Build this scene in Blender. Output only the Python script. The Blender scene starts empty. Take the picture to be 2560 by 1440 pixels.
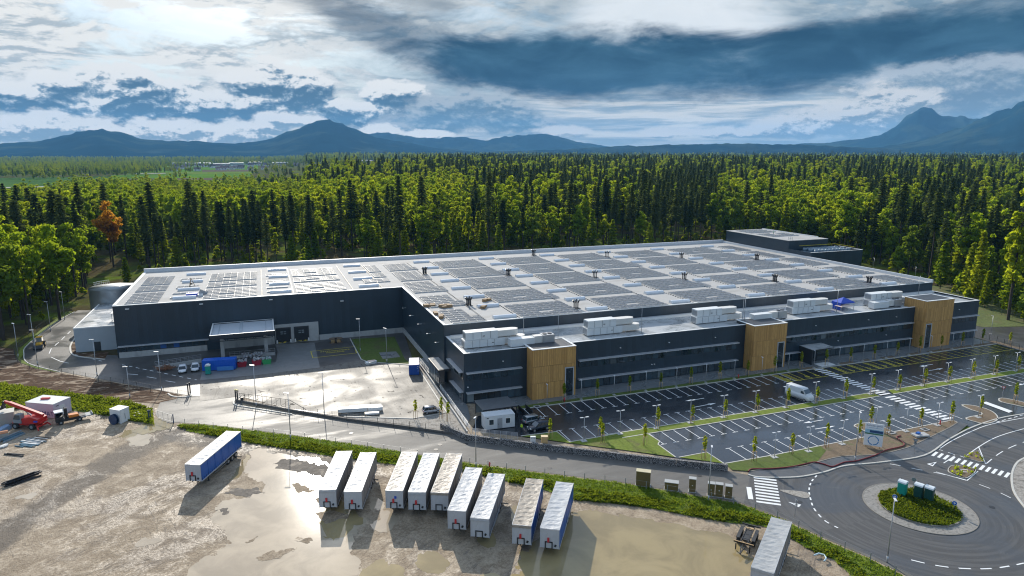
import bpy, bmesh, math, random
import numpy as np
from mathutils import Vector, Matrix
from mathutils.geometry import delaunay_2d_cdt
random.seed(7); RNG = np.random.default_rng(7)
S = bpy.context.scene
COL = S.collection
D = bpy.data
rad, cos, sin, pi = math.radians, math.cos, math.sin, math.pi

# ------------------------------------------------------------------ camera (drone, 52 m up)
CF, CP, CR, CY, CH = 1683.499, 0.195871859, 0.001506659, 0.356355961, 52.0
FW = Vector((sin(CY) * cos(CP), cos(CY) * cos(CP), -sin(CP)))
RT0 = Vector((cos(CY), -sin(CY), 0)); UP0 = RT0.cross(FW)
RT = cos(CR) * RT0 + sin(CR) * UP0; UP = -sin(CR) * RT0 + cos(CR) * UP0
CAMP = Vector((0, 0, CH))
cam = D.objects.new('camera', D.cameras.new('camera')); COL.objects.link(cam)
M = Matrix.Identity(4)
for i in range(3):
    M[i][0], M[i][1], M[i][2], M[i][3] = RT[i], UP[i], -FW[i], CAMP[i]
cam.matrix_world = M
cam.data.sensor_width = 36; cam.data.lens = CF / 2560 * 36
cam.data.clip_start = 1; cam.data.clip_end = 60000
S.camera = cam

def ray(x, y): return FW * CF + RT * (x - 1280) + UP * (720 - y)
def g(x, y, z=0.0):
    d = ray(x, y); t = (z - CH) / d.z
    return Vector((d.x * t, d.y * t, z))
def gY(x, y, Y):
    d = ray(x, y); t = Y / d.y
    return Vector((d.x * t, Y, CH + d.z * t))
def azel(x, y):
    d = ray(x, y).normalized(); return math.atan2(d.x, d.y), math.asin(d.z)
def pix(p):
    d = Vector(p) - CAMP; z = d.dot(FW)
    return 1280 + CF * d.dot(RT) / z, 720 - CF * d.dot(UP) / z

S.view_settings.view_transform = 'Standard'
S.view_settings.look = 'None'
S.view_settings.exposure = 0.72
S.view_settings.gamma = 1.0
S.view_settings.use_curve_mapping = False
S.render.engine = 'CYCLES'
S.cycles.max_bounces = 8; S.cycles.diffuse_bounces = 5; S.cycles.glossy_bounces = 3
S.cycles.transmission_bounces = 3; S.cycles.transparent_max_bounces = 8; S.cycles.volume_bounces = 0
S.cycles.caustics_reflective = False; S.cycles.caustics_refractive = False
S.cycles.filter_width = 1.15; S.cycles.use_denoising = True; S.cycles.sample_clamp_indirect = 4.0
S.cycles.volume_step_rate = 5

# ------------------------------------------------------------------ sun and sky
SUN_AZ, SUN_EL = rad(3.2), rad(25.0)
SDIR = Vector((sin(SUN_AZ) * cos(SUN_EL), cos(SUN_AZ) * cos(SUN_EL), sin(SUN_EL)))
sl = D.lights.new('sun', 'SUN'); sl.energy = 3.7; sl.angle = rad(0.55); sl.color = (1.0, 0.93, 0.82)
so = D.objects.new('sun', sl); COL.objects.link(so)
so.rotation_euler = SDIR.to_track_quat('Z', 'Y').to_euler(); so.location = (0, 0, 300)

class NT:
    """tiny node-graph writer"""
    def __init__(s, tree): s.t = tree; s.n = tree.nodes; s.l = tree.links
    def put(s, sock, v):
        if isinstance(v, bpy.types.NodeSocket): s.l.new(v, sock)
        elif v is not None:
            if hasattr(sock.default_value, '__len__') and not hasattr(v, '__len__'): v = [v] * len(sock.default_value)
            if hasattr(v, '__len__') and len(v) == 3 and len(sock.default_value) == 4: v = (*v, 1)
            sock.default_value = v
    def node(s, typ, **kw):
        n = s.n.new(typ)
        for k, v in kw.items(): setattr(n, k, v)
        return n
    def m(s, op, a, b=None, c=None, clamp=False):
        n = s.node('ShaderNodeMath', operation=op, use_clamp=clamp)
        for i, v in enumerate((a, b, c)): s.put(n.inputs[i], v)
        return n.outputs[0]
    def add(s, a, b): return s.m('ADD', a, b)
    def sub(s, a, b): return s.m('SUBTRACT', a, b)
    def mul(s, a, b): return s.m('MULTIPLY', a, b)
    def vm(s, op, a, b=None, scale=None):
        n = s.node('ShaderNodeVectorMath', operation=op)
        s.put(n.inputs[0], a)
        if b is not None: s.put(n.inputs[1], b)
        if scale is not None: s.put(n.inputs[3], scale)
        return n.outputs[1] if op in ('LENGTH', 'DOT_PRODUCT', 'DISTANCE') else n.outputs[0]
    def ss(s, v, a, b, o0=0.0, o1=1.0, lin=False):
        n = s.node('ShaderNodeMapRange', interpolation_type='LINEAR' if lin else 'SMOOTHSTEP', clamp=True)
        s.put(n.inputs[0], v)
        for i, x in enumerate((a, b, o0, o1)): s.put(n.inputs[1 + i], x)
        return n.outputs[0]
    def noise(s, vec, scale, detail=4, rough=0.55, dist=0.0, col=False):
        n = s.node('ShaderNodeTexNoise'); s.put(n.inputs['Vector'], vec)
        n.inputs['Scale'].default_value = scale; n.inputs['Detail'].default_value = detail
        n.inputs['Roughness'].default_value = rough; n.inputs['Distortion'].default_value = dist
        return n.outputs[1] if col else n.outputs[0]
    def mix(s, f, a, b, blend='MIX'):
        n = s.node('ShaderNodeMix', data_type='RGBA', blend_type=blend)
        s.put(n.inputs[0], f); s.put(n.inputs[6], a); s.put(n.inputs[7], b)
        return n.outputs[2]
    def comb(s, x, y, z=0.0):
        n = s.node('ShaderNodeCombineXYZ')
        for i, v in enumerate((x, y, z)): s.put(n.inputs[i], v)
        return n.outputs[0]
    def node_smax(s, a, b):
        n = s.node('ShaderNodeMath', operation='SMOOTH_MAX')
        s.put(n.inputs[0], a); s.put(n.inputs[1], b); n.inputs[2].default_value = 0.5
        return n.outputs[0]
    def sep(s, v):
        n = s.node('ShaderNodeSeparateXYZ'); s.put(n.inputs[0], v); return n.outputs

W = D.worlds.new('World'); S.world = W; W.use_nodes = True
def make_world():
    W.node_tree.nodes.clear(); N = NT(W.node_tree)
    d = N.node('ShaderNodeTexCoord').outputs['Generated']
    dx, dy, dz = N.sep(d)
    sky = N.node('ShaderNodeTexSky', sky_type='NISHITA', sun_disc=False)
    sky.sun_elevation = SUN_EL; sky.sun_rotation = SUN_AZ; sky.altitude = 350
    sky.air_density = 1.0; sky.dust_density = 1.2; sky.ozone_density = 2.0
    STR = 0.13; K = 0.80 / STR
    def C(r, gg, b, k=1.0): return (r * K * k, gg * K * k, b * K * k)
    az = N.m('ARCTAN2', dx, dy); el = N.m('ARCSINE', dz)
    elp = N.m('MAXIMUM', el, 0.0)
    # cloud sheet on a plane high above: streaks towards the horizon, broken overhead
    inv = N.m('DIVIDE', 1.0, N.add(N.m('MAXIMUM', dz, 0.0), 0.13))
    pl = N.comb(N.mul(dx, inv), N.mul(dy, inv))
    w1 = N.noise(pl, 0.85, 7, 0.62, 0.7)
    pl2 = N.vm('ADD', pl, (3.1, 7.7, 0))
    w2 = N.noise(pl2, 2.2, 8, 0.62, 0.4)
    w2b = N.noise(N.vm('ADD', pl2, (0.01, 0.08, 0)), 2.2, 8, 0.62, 0.4)
    sd = N.vm('DOT_PRODUCT', N.vm('NORMALIZE', d), tuple(SDIR))
    glow = N.ss(sd, 0.70, 0.99)
    hi = N.ss(el, 0.25, 0.60)
    cov = N.ss(N.sub(N.add(N.mul(w1, 0.62), N.mul(w2, 0.5)), N.mul(hi, 0.09)), 0.475, 0.60)
    cov = N.mul(cov, N.ss(sd, -0.55, 0.45, 0.70, 1.0))
    t = N.ss(N.add(N.add(w2, N.mul(N.sub(w2, w2b), 2.6)), N.mul(glow, 0.10)), 0.38, 0.70)
    sheet = N.mix(t, C(0.24, 0.30, 0.345), C(0.68, 0.675, 0.65))
    sheet = N.mix(N.mul(glow, 0.28), sheet, C(0.80, 0.78, 0.72))
    sheet = N.mix(N.ss(el, 0.22, 0.5), sheet, N.mix(t, C(0.76, 0.94, 1.18), C(1.28, 1.44, 1.62)))  # above the view the sheet is made brighter and bluer as added fill light
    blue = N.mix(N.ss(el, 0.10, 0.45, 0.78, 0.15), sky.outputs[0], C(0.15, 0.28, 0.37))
    col = N.mix(N.ss(cov, 0, 1, 0.12, 1.0), blue, sheet)
    # bright cream streaks low over the horizon
    band = N.ss(elp, 0.030, 0.125, 1.0, 0.0)
    st = N.noise(N.comb(N.mul(az, 6.0), N.mul(el, 85.0)), 1.0, 7, 0.62, 0.6)
    bandc = N.mix(N.ss(st, 0.40, 0.60), C(0.26, 0.32, 0.365), C(0.64, 0.625, 0.58))
    col = N.mix(N.mul(band, 0.85), col, bandc)
    # heavy blue-grey rain clouds
    wb = N.noise(N.comb(N.mul(az, 4.0), N.mul(el, 12.0)), 1.0, 9, 0.62, 0.7)
    wd = N.noise(N.comb(N.mul(az, 10.0), N.mul(el, 28.0), 4.0), 1.0, 9, 0.64, 0.4)
    def blob(px, py, rx, ry, soft=1.0, tilt=0.0, wob=1.5):
        a0, e0 = azel(px, py)
        da = N.sub(az, a0); de = N.sub(N.sub(el, e0), N.mul(da, tilt))
        q = N.add(N.m('POWER', N.m('DIVIDE', da, rx / CF), 2.0), N.m('POWER', N.m('DIVIDE', de, ry / CF), 2.0))
        q = N.add(q, N.mul(N.sub(wb, 0.5), wob * 2.0)); q = N.add(q, N.mul(N.sub(wd, 0.5), wob))
        return N.ss(q, 1.5 * soft, 0.35)
    grey = blob(2200, 120, 1150, 250, 1.1, 0.0, 0.8)
    gcol = N.mix(N.ss(wd, 0.35, 0.65), C(0.11, 0.185, 0.245), C(0.29, 0.355, 0.40))
    col = N.mix(N.mul(grey, 0.72), col, gcol)
    lit = blob(1690, 45, 250, 85, 1.0, 0.0, 1.2)
    col = N.mix(N.mul(lit, 0.85), col, C(0.68, 0.71, 0.73))
    lowlit = blob(1640, 290, 680, 58, 1.0, 0.0, 0.6)
    col = N.mix(N.mul(lowlit, 0.95), col, bandc)
    dcol = N.mix(N.ss(N.add(N.mul(wb, 0.5), N.mul(wd, 0.5)), 0.38, 0.62), C(0.004, 0.026, 0.054), C(0.030, 0.085, 0.135))
    for (x, y, rx, ry, k, tl) in ((1540, 160, 440, 78, 1.0, -0.03), (1290, 148, 190, 44, 0.95, 0.0), (1910, 195, 260, 42, 0.35, 0.05),
                                  (2330, 105, 440, 64, 1.0, 0.03), (2520, 200, 300, 50, 0.5, 0.0), (1060, 110, 230, 50, 0.55, -0.3),
                                  (960, 22, 200, 26, 0.35, 0.0), (2380, 38, 460, 30, 0.6, 0.1)):
        col = N.mix(N.mul(blob(x, y, rx, ry, 1.0, tl), k), col, dcol)
    # cumulus: one density field, lit by comparing it with itself a little nearer the sun
    def cum(blobs, amp, sc, seed, edge, dark, mid, white, k=1.0, rim=0.35, gain=3.2, sq=1.9, base=0.12):
        def fld(a_, e_):
            f = None
            for (x, y, rx, ry) in blobs:
                a0, e0 = azel(x, y)
                q = N.sub(1.0, N.add(N.m('POWER', N.m('DIVIDE', N.sub(a_, a0), rx / CF), 2.0), N.m('POWER', N.m('DIVIDE', N.sub(e_, e0), ry / CF), 2.0)))
                f = q if f is None else N.node_smax(f, q)
            n = N.noise(N.comb(N.mul(a_, sc), N.mul(e_, sc * sq), seed), 1.0, 12, 0.66, 0.15)
            return N.add(N.m('MAXIMUM', f, -2.5), N.mul(N.sub(n, 0.5), amp))
        f0 = fld(az, el); f1 = fld(N.add(az, -0.003), N.add(el, 0.0055)); f2 = fld(N.add(az, -0.008), N.add(el, 0.018))
        body = N.ss(f0, 0.0, edge)
        lit_ = N.add(N.mul(N.sub(f0, f1), gain * 0.9), N.mul(N.sub(f0, f2), gain * 0.22))
        thin = N.ss(f0, 1.0, 0.0, 0.0, rim)
        tt = N.m('ADD', N.add(lit_, thin), base, clamp=True)
        c = N.mix(N.ss(tt, 0.0, 0.40, lin=True), dark, mid); c = N.mix(N.ss(tt, 0.34, 0.95), c, white)
        return N.mul(body, k), c
    DK, MD, WH = C(0.055, 0.105, 0.155), C(0.20, 0.265, 0.32), C(0.72, 0.71, 0.68)
    b, c = cum([(700, 222, 150, 66), (610, 270, 170, 44), (330, 222, 150, 52), (240, 268, 190, 44), (125, 222, 75, 40), (10, 236, 80, 44), (480, 268, 200, 40), (985, 236, 100, 36), (900, 282, 170, 40)], 2.9, 20.0, 2.0, 0.45, DK, MD, WH, 1.0, 0.55, 2.4, 1.7, 0.16)
    col = N.mix(b, col, c)
    b, c = cum([(1190, 268, 190, 50), (1090, 300, 150, 40), (1290, 305, 130, 42), (1010, 318, 120, 22)], 2.8, 18.0, 5.0, 0.8, C(0.085, 0.145, 0.20), C(0.17, 0.235, 0.285), C(0.36, 0.39, 0.41), 0.95, 0.2, 2.0)
    col = N.mix(b, col, c)
    b, c = cum([(60, 325, 170, 40), (150, 312, 130, 36), (330, 330, 90, 30), (440, 330, 150, 34), (560, 334, 150, 32), (650, 326, 90, 36), (720, 300, 90, 22), (930, 330, 110, 22), (1060, 340, 90, 15)], 3.5, 27.0, 9.0, 0.6, C(0.19, 0.25, 0.30), C(0.40, 0.43, 0.45), C(0.74, 0.72, 0.68), 0.97, 0.50, 2.6, 1.8, 0.14)
    col = N.mix(b, col, c)
    b, c = cum([(2430, 210, 260, 60), (2560, 250, 160, 50)], 2.4, 14.0, 3.0, 0.6, C(0.13, 0.19, 0.25), C(0.22, 0.28, 0.33), C(0.38, 0.42, 0.46), 0.9, 0.1, 2.0)
    col = N.mix(b, col, c)
    b, c = cum([(2215, 268, 120, 60), (2120, 295, 150, 46), (2000, 318, 170, 30), (1870, 330, 150, 16), (1670, 331, 80, 15), (1400, 330, 90, 20)], 2.8, 26.0, 12.0, 0.7, C(0.18, 0.23, 0.275), C(0.35, 0.38, 0.40), C(0.60, 0.59, 0.57), 0.95, 0.25, 2.6, 1.9, 0.25)
    col = N.mix(b, col, c)
    # low haze glow right on the horizon
    col = N.mix(N.ss(elp, 0.020, 0.0, 0.0, 0.45), col, C(0.50, 0.61, 0.68))
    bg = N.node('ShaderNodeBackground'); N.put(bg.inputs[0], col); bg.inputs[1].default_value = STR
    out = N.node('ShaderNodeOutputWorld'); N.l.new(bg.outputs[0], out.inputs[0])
make_world()

# ------------------------------------------------------------------ mesh and object helpers
class MB:
    """collects shapes, links them as ONE mesh object"""
    def __init__(s): s.v = []; s.f = []; s.mi = []; s.cur = 0; s.sm = []
    def addv(s, vs): b = len(s.v); s.v.extend(tuple(p) for p in vs); return b
    def face(s, *pts):
        b = s.addv(pts); s.f.append(tuple(range(b, b + len(pts)))); s.mi.append(s.cur); s.sm.append(False); return s
    def _faces(s, b, fs, smooth=False):
        for f in fs: s.f.append(tuple(b + i for i in f)); s.mi.append(s.cur); s.sm.append(smooth)
    def box(s, x0, y0, z0, x1, y1, z1):
        b = s.addv([(x0, y0, z0), (x1, y0, z0), (x1, y1, z0), (x0, y1, z0), (x0, y0, z1), (x1, y0, z1), (x1, y1, z1), (x0, y1, z1)])
        s._faces(b, [(3, 2, 1, 0), (4, 5, 6, 7), (0, 1, 5, 4), (1, 2, 6, 5), (2, 3, 7, 6), (3, 0, 4, 7)]); return s
    def obox(s, c, size, rz=0.0, ry=0.0, rx=0.0):
        R = Matrix.Rotation(rz, 3, 'Z') @ Matrix.Rotation(ry, 3, 'Y') @ Matrix.Rotation(rx, 3, 'X')
        hx, hy, hz = (k / 2 for k in size); c = Vector(c)
        P = [(-hx, -hy, -hz), (hx, -hy, -hz), (hx, hy, -hz), (-hx, hy, -hz), (-hx, -hy, hz), (hx, -hy, hz), (hx, hy, hz), (-hx, hy, hz)]
        b = s.addv([c + R @ Vector(p) for p in P])
        s._faces(b, [(3, 2, 1, 0), (4, 5, 6, 7), (0, 1, 5, 4), (1, 2, 6, 5), (2, 3, 7, 6), (3, 0, 4, 7)]); return s
    def bar(s, p0, p1, w, h=None):
        p0, p1 = Vector(p0), Vector(p1); d = p1 - p0; L = d.length
        h = h or w
        q = d.to_track_quat('X', 'Z').to_matrix()
        c = (p0 + p1) / 2
        P = [(i * L / 2, j * w / 2, k * h / 2) for k in (-1, 1) for (i, j) in ((-1, -1), (1, -1), (1, 1), (-1, 1))]
        b = s.addv([c + q @ Vector(p) for p in P])
        s._faces(b, [(3, 2, 1, 0), (4, 5, 6, 7), (0, 1, 5, 4), (1, 2, 6, 5), (2, 3, 7, 6), (3, 0, 4, 7)]); return s
    def cyl(s, p0, p1, r0, r1=None, n=10, cap=True, smooth=True):
        p0, p1 = Vector(p0), Vector(p1); r1 = r0 if r1 is None else r1
        d = (p1 - p0)
        q = d.to_track_quat('Z', 'Y').to_matrix() if d.length > 1e-9 else Matrix.Identity(3)
        ring = [(cos(2 * pi * i / n), sin(2 * pi * i / n)) for i in range(n)]
        b = s.addv([p0 + q @ Vector((c * r0, t * r0, 0)) for c, t in ring] + [p1 + q @ Vector((c * r1, t * r1, 0)) for c, t in ring])
        s._faces(b, [(i, (i + 1) % n, n + (i + 1) % n, n + i) for i in range(n)], smooth)
        if cap: s._faces(b, [tuple(range(n - 1, -1, -1)), tuple(range(n, 2 * n))])
        return s
    def prism(s, poly, z0, z1, axis='z'):
        """closed polygon (list of 2-tuples) extruded along an axis"""
        def P(u, v, w): return (u, v, w) if axis == 'z' else ((u, w, v) if axis == 'y' else (w, u, v))
        n = len(poly)
        b = s.addv([P(u, v, z0) for u, v in poly] + [P(u, v, z1) for u, v in poly])
        s._faces(b, [(i, (i + 1) % n, n + (i + 1) % n, n + i) for i in range(n)])
        s._faces(b, [tuple(range(n - 1, -1, -1)), tuple(range(n, 2 * n))]); return s
    def tube(s, pts, r, n=6):
        pts = [Vector(p) for p in pts]; rings = []
        for i, p in enumerate(pts):
            d = (pts[min(i + 1, len(pts) - 1)] - pts[max(i - 1, 0)]).normalized()
            q = d.to_track_quat('Z', 'Y').to_matrix()
            rings.append(s.addv([p + q @ Vector((cos(2 * pi * k / n) * r, sin(2 * pi * k / n) * r, 0)) for k in range(n)]))
        for a, b in zip(rings, rings[1:]):
            for k in range(n):
                s.f.append((a + k, a + (k + 1) % n, b + (k + 1) % n, b + k)); s.mi.append(s.cur); s.sm.append(True)
        return s
    def sphere(s, c, r, nu=10, nv=7, sc=(1, 1, 1)):
        c = Vector(c)
        b = s.addv([c + Vector((sc[0] * r * sin(pi * j / nv) * cos(2 * pi * i / nu), sc[1] * r * sin(pi * j / nv) * sin(2 * pi * i / nu), sc[2] * r * cos(pi * j / nv)))
                    for j in range(nv + 1) for i in range(nu)])
        for j in range(nv):
            for i in range(nu):
                s.f.append((b + j * nu + i, b + (j + 1) * nu + i, b + (j + 1) * nu + (i + 1) % nu, b + j * nu + (i + 1) % nu)); s.mi.append(s.cur); s.sm.append(True)
        return s
    def build(s, name, mats, parent=None, label=None, kind=None, fixn=False, bev=0):
        me = D.meshes.new(name); me.from_pydata(s.v, [], s.f)
        if not isinstance(mats, (list, tuple)): mats = [mats]
        for m in mats: me.materials.append(m)
        me.polygons.foreach_set('material_index', s.mi)
        me.polygons.foreach_set('use_smooth', s.sm)
        bm = bmesh.new(); bm.from_mesh(me); bmesh.ops.recalc_face_normals(bm, faces=bm.faces)
        if bev: bmesh.ops.bevel(bm, geom=[e for e in bm.edges if e.is_manifold and e.calc_face_angle(0) > 0.6], offset=bev, segments=1, affect='EDGES')
        bm.to_mesh(me); bm.free()
        me.update()
        return link(name, me, parent, label, kind)

def link(name, me, parent=None, label=None, kind=None):
    o = D.objects.new(name, me); COL.objects.link(o)
    if parent: o.parent = parent
    if label: o['label'] = label
    if kind: o['kind'] = kind
    return o
def tag(o, label, cat, group=None):
    o['label'] = label; o['category'] = cat
    if group: o['group'] = group
    return o
def thing(name, label, cat, loc=(0, 0, 0), rz=0.0, group=None):
    o = D.objects.new(name, None); COL.objects.link(o); o.empty_display_size = 0.1
    o.location = loc; o.rotation_euler = (0, 0, rz)
    return tag(o, label, cat, group)
def inst(root, loc, rz=0.0, label=None, group=None, scale=None):
    """copy of a thing, its parts and sub-parts, sharing mesh data"""
    def cp(o, par):
        c = o.copy(); COL.objects.link(c)
        if par: c.parent = par
        for ch in KIDS.setdefault(o.name, list(o.children)): cp(ch, c)
        return c
    c = cp(root, None); c.location = loc; c.rotation_euler = (0, 0, rz)
    if scale: c.scale = (scale,) * 3 if not hasattr(scale, '__len__') else scale
    if label: c['label'] = label
    if group: c['group'] = group
    return c
KIDS = {}
ORD = ['first', 'second', 'third', 'fourth', 'fifth', 'sixth', 'seventh', 'eighth', 'ninth', 'tenth', 'eleventh', 'twelfth', 'thirteenth', 'fourteenth', 'fifteenth', 'sixteenth',
       'seventeenth', 'eighteenth', 'nineteenth', 'twentieth', 'twenty-first', 'twenty-second', 'twenty-third', 'twenty-fourth', 'twenty-fifth', 'twenty-sixth', 'twenty-seventh', 'twenty-eighth', 'twenty-ninth', 'thirtieth']

# ------------------------------------------------------------------ materials
def pmat(name, col, rough=0.6, metal=0.0, var=0.12, vs=1.0, col2=None, t2=(0.5, 0.65), s2=0.3, bump=0.0, bs=6.0, rough2=None, rs=0.2, rt=(0.42, 0.62),
         spec=0.5, stripe=None, cell=None, coord='Object', emit=None, det=5, dist=0.3, trans=0.0, obrand=0.0, stretch=None):
    """principled material: base colour with value noise, optional second colour patches, wet/dry roughness patches, bump, raised stripes"""
    m = D.materials.new(name); m.use_nodes = True; N = NT(m.node_tree)
    b = m.node_tree.nodes['Principled BSDF']
    tc = N.node('ShaderNodeTexCoord').outputs[coord]
    if stretch: tc2 = N.vm('MULTIPLY', tc, stretch)
    else: tc2 = tc
    c = (*col, 1)
    if col2 is not None:
        f = N.ss(N.noise(tc2, s2, det, 0.6, dist), t2[0], t2[1])
        c = N.mix(f, col, col2)
    if var:
        f = N.noise(tc2, vs, det, 0.62, dist)
        k = N.ss(f, 0.25, 0.75, 1 - var, 1 + var, lin=True)
        n = N.node('ShaderNodeVectorMath', operation='SCALE'); N.put(n.inputs[0], c if not isinstance(c, tuple) else col); N.put(n.inputs[3], k); c = n.outputs[0]
    if cell:
        ax_, per_, amp_ = cell
        wn = N.node('ShaderNodeTexWhiteNoise', noise_dimensions='1D'); N.put(wn.inputs['W'], N.m('FLOOR', N.m('DIVIDE', N.sep(tc)[ax_], per_)))
        n = N.node('ShaderNodeVectorMath', operation='SCALE'); N.put(n.inputs[0], c if not isinstance(c, tuple) else col); N.put(n.inputs[3], N.ss(wn.outputs[0], 0, 1, 1 - amp_, 1 + amp_, lin=True)); c = n.outputs[0]
    if obrand:
        r = N.node('ShaderNodeObjectInfo').outputs['Random']
        n = N.node('ShaderNodeVectorMath', operation='SCALE'); N.put(n.inputs[0], c if not isinstance(c, tuple) else col); N.put(n.inputs[3], N.ss(r, 0, 1, 1 - obrand, 1 + obrand, lin=True)); c = n.outputs[0]
    N.put(b.inputs['Base Color'], c if not isinstance(c, tuple) else c)
    if rough2 is not None:
        N.put(b.inputs['Roughness'], N.ss(N.noise(tc2, rs, 5, 0.6, 0.5), rt[0], rt[1], rough, rough2))
    else: b.inputs['Roughness'].default_value = rough
    b.inputs['Metallic'].default_value = metal
    b.inputs['Specular IOR Level'].default_value = spec
    hgt = None
    if bump: hgt = N.mul(N.noise(tc2, bs, 6, 0.65, 0.2), bump)
    if stripe:
        ax, per, dep = stripe[:3]
        sx = N.m('FRACT', N.m('DIVIDE', N.sep(tc)[ax], per))
        gr = N.ss(N.m('ABSOLUTE', N.sub(sx, 0.5)), 0.44, 0.49, dep, 0.0) if len(stripe) < 4 else N.mul(N.m('SINE', N.mul(sx, 2 * pi)), dep)
        hgt = gr if hgt is None else N.add(hgt, gr)
    if hgt is not None:
        bp = N.node('ShaderNodeBump'); bp.inputs['Strength'].default_value = 1.0; bp.inputs['Distance'].default_value = 1.0
        N.put(bp.inputs['Height'], hgt); N.l.new(bp.outputs[0], b.inputs['Normal'])
    if emit: b.inputs['Emission Color'].default_value = (*emit[0], 1); b.inputs['Emission Strength'].default_value = emit[1]
    if trans: b.inputs['Transmission Weight'].default_value = trans
    return m
def w2(pts): return [tuple(g(*p)[:2]) for p in pts]
# ------------------------------------------------------------------ ground materials
def M_mud():
    """gravelly building-site ground: pale dry silt, dark wet ruts, damp gloss"""
    m = D.materials.new('site_mud'); m.use_nodes = True; N = NT(m.node_tree); b = m.node_tree.nodes['Principled BSDF']
    P = N.node('ShaderNodeTexCoord').outputs['Object']
    big = N.noise(P, 0.055, 5, 0.6, 0.8); mid = N.noise(P, 0.35, 6, 0.65, 0.7); fine = N.noise(P, 2.6, 6, 0.7, 0.2)
    # wheel ruts run with the lane from lower left to the gate
    R1 = N.vm('MULTIPLY', N.vm('ADD', P, (0, 0, 0)), (1, 1, 1))
    x, y, z = N.sep(P)
    u = N.add(N.mul(x, 0.62), N.mul(y, -0.78)); v = N.add(N.mul(x, 0.78), N.mul(y, 0.62))
    rut1 = N.noise(N.comb(N.mul(u, 1.9), N.mul(v, 0.16)), 1.0, 5, 0.62, 1.6)
    rut2 = N.noise(N.comb(N.add(N.mul(x, 1.7), N.mul(y, 0.5)), N.sub(N.mul(y, 0.22), N.mul(x, 0.10)), 3.0), 1.0, 5, 0.62, 2.2)
    pick = N.ss(N.noise(N.vm('ADD', P, (40, 9, 0)), 0.04, 2, 0.5, 0.5), 0.46, 0.54)
    rutm = N.ss(N.mix(pick, rut1, rut2), 0.55, 0.64)
    grit = N.noise(P, 7.5, 4, 0.7)
    c = N.mix(N.ss(N.add(N.add(N.mul(mid, 0.42), N.mul(fine, 0.38)), N.mul(grit, 0.28)), 0.42, 0.66), (0.20, 0.148, 0.096), (0.42, 0.335, 0.237))
    c = N.mix(N.ss(big, 0.50, 0.66, 0, 0.6), c, (0.17, 0.14, 0.115))
    c = N.mix(N.mul(N.mul(rutm, 0.6), N.ss(big, 0.40, 0.56)), c, (0.13, 0.108, 0.088))
    # dark compacted haul lane and the dark gravel edge along the verge
    def seg(pts, wd):
        dmin = None; Q = [Vector(p) for p in w2(pts)]
        for A, B in zip(Q, Q[1:]):
            dv = B - A; L = dv.length; dv.normalize()
            px_, py_ = N.sub(x, A.x), N.sub(y, A.y)
            al = N.m('MINIMUM', N.m('MAXIMUM', N.add(N.mul(px_, dv.x), N.mul(py_, dv.y)), 0.0), L)
            ex, ey = N.sub(px_, N.mul(al, dv.x)), N.sub(py_, N.mul(al, dv.y))
            dd_ = N.m('SQRT', N.add(N.mul(ex, ex), N.mul(ey, ey)))
            dmin = dd_ if dmin is None else N.m('MINIMUM', dmin, dd_)
        return N.ss(N.add(dmin, N.add(N.mul(N.sub(mid, 0.5), 5.0), N.mul(N.sub(big, 0.5), 5.0))), wd + 1.2, wd - 1.4)
    lane = seg([(440, 1078), (345, 1118), (200, 1205), (40, 1310), (-90, 1410)], 2.9)
    c = N.mix(N.mul(lane, 0.82), c, N.mix(fine, (0.075, 0.062, 0.05), (0.165, 0.138, 0.11)))
    edge = seg([(440, 1090), (560, 1112), (760, 1150), (900, 1172)], 2.1)
    c = N.mix(N.mul(edge, 0.75), c, N.mix(fine, (0.085, 0.075, 0.066), (0.20, 0.175, 0.145)))
    N.put(b.inputs['Base Color'], c)
    wet = N.ss(N.add(N.mul(big, 0.5), N.mul(mid, 0.5)), 0.46, 0.58)
    N.put(b.inputs['Roughness'], N.ss(N.mul(wet, N.ss(fine, 0.3, 0.6)), 0.0, 1.0, 0.78, 0.40)); b.inputs['Specular IOR Level'].default_value = 0.16
    h = N.add(N.add(N.mul(fine, 0.11), N.mul(grit, 0.03)), N.add(N.mul(mid, 0.13), N.mul(rutm, -0.025)))
    bp = N.node('ShaderNodeBump'); bp.inputs['Distance'].default_value = 1.0; bp.inputs['Strength'].default_value = 0.9
    N.put(bp.inputs['Height'], h); N.l.new(bp.outputs[0], b.inputs['Normal'])
    return m
def M_puddle(name, silt, rough, spec=0.5):
    m = D.materials.new(name); m.use_nodes = True; N = NT(m.node_tree); b = m.node_tree.nodes['Principled BSDF']
    P = N.node('ShaderNodeTexCoord').outputs['Object']
    n = N.noise(P, 0.16, 5, 0.6, 0.6); f = N.noise(P, 1.7, 5, 0.65, 0.4)
    c = N.mix(N.ss(n, 0.35, 0.65), silt, tuple(k * 0.74 for k in silt))
    N.put(b.inputs['Base Color'], c)
    b.inputs['Roughness'].default_value = rough; b.inputs['IOR'].default_value = 1.36; b.inputs['Specular IOR Level'].default_value = spec
    bp = N.node('ShaderNodeBump'); bp.inputs['Distance'].default_value = 0.004; bp.inputs['Strength'].default_value = 0.5
    N.put(bp.inputs['Height'], f); N.l.new(bp.outputs[0], b.inputs['Normal'])
    return m
MUD = M_mud()
PUD1 = M_puddle('silty_water', (0.46, 0.375, 0.265), 0.075)
PUD2 = M_puddle('brown_water', (0.335, 0.26, 0.13), 0.06)
SOIL = pmat('dug_soil', (0.088, 0.050, 0.029), 0.95, var=0.6, vs=1.3, col2=(0.33, 0.25, 0.175), t2=(0.50, 0.60), s2=0.42, bump=0.55, bs=0.9, spec=0.1, stretch=(0.5, 1.3, 1), dist=0.9)
TOPSOIL = pmat('brown_topsoil', (0.15, 0.105, 0.062), 0.9, var=0.25, vs=1.4, col2=(0.105, 0.105, 0.04), t2=(0.55, 0.7), s2=0.35, bump=0.10, bs=2.5)
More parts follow.
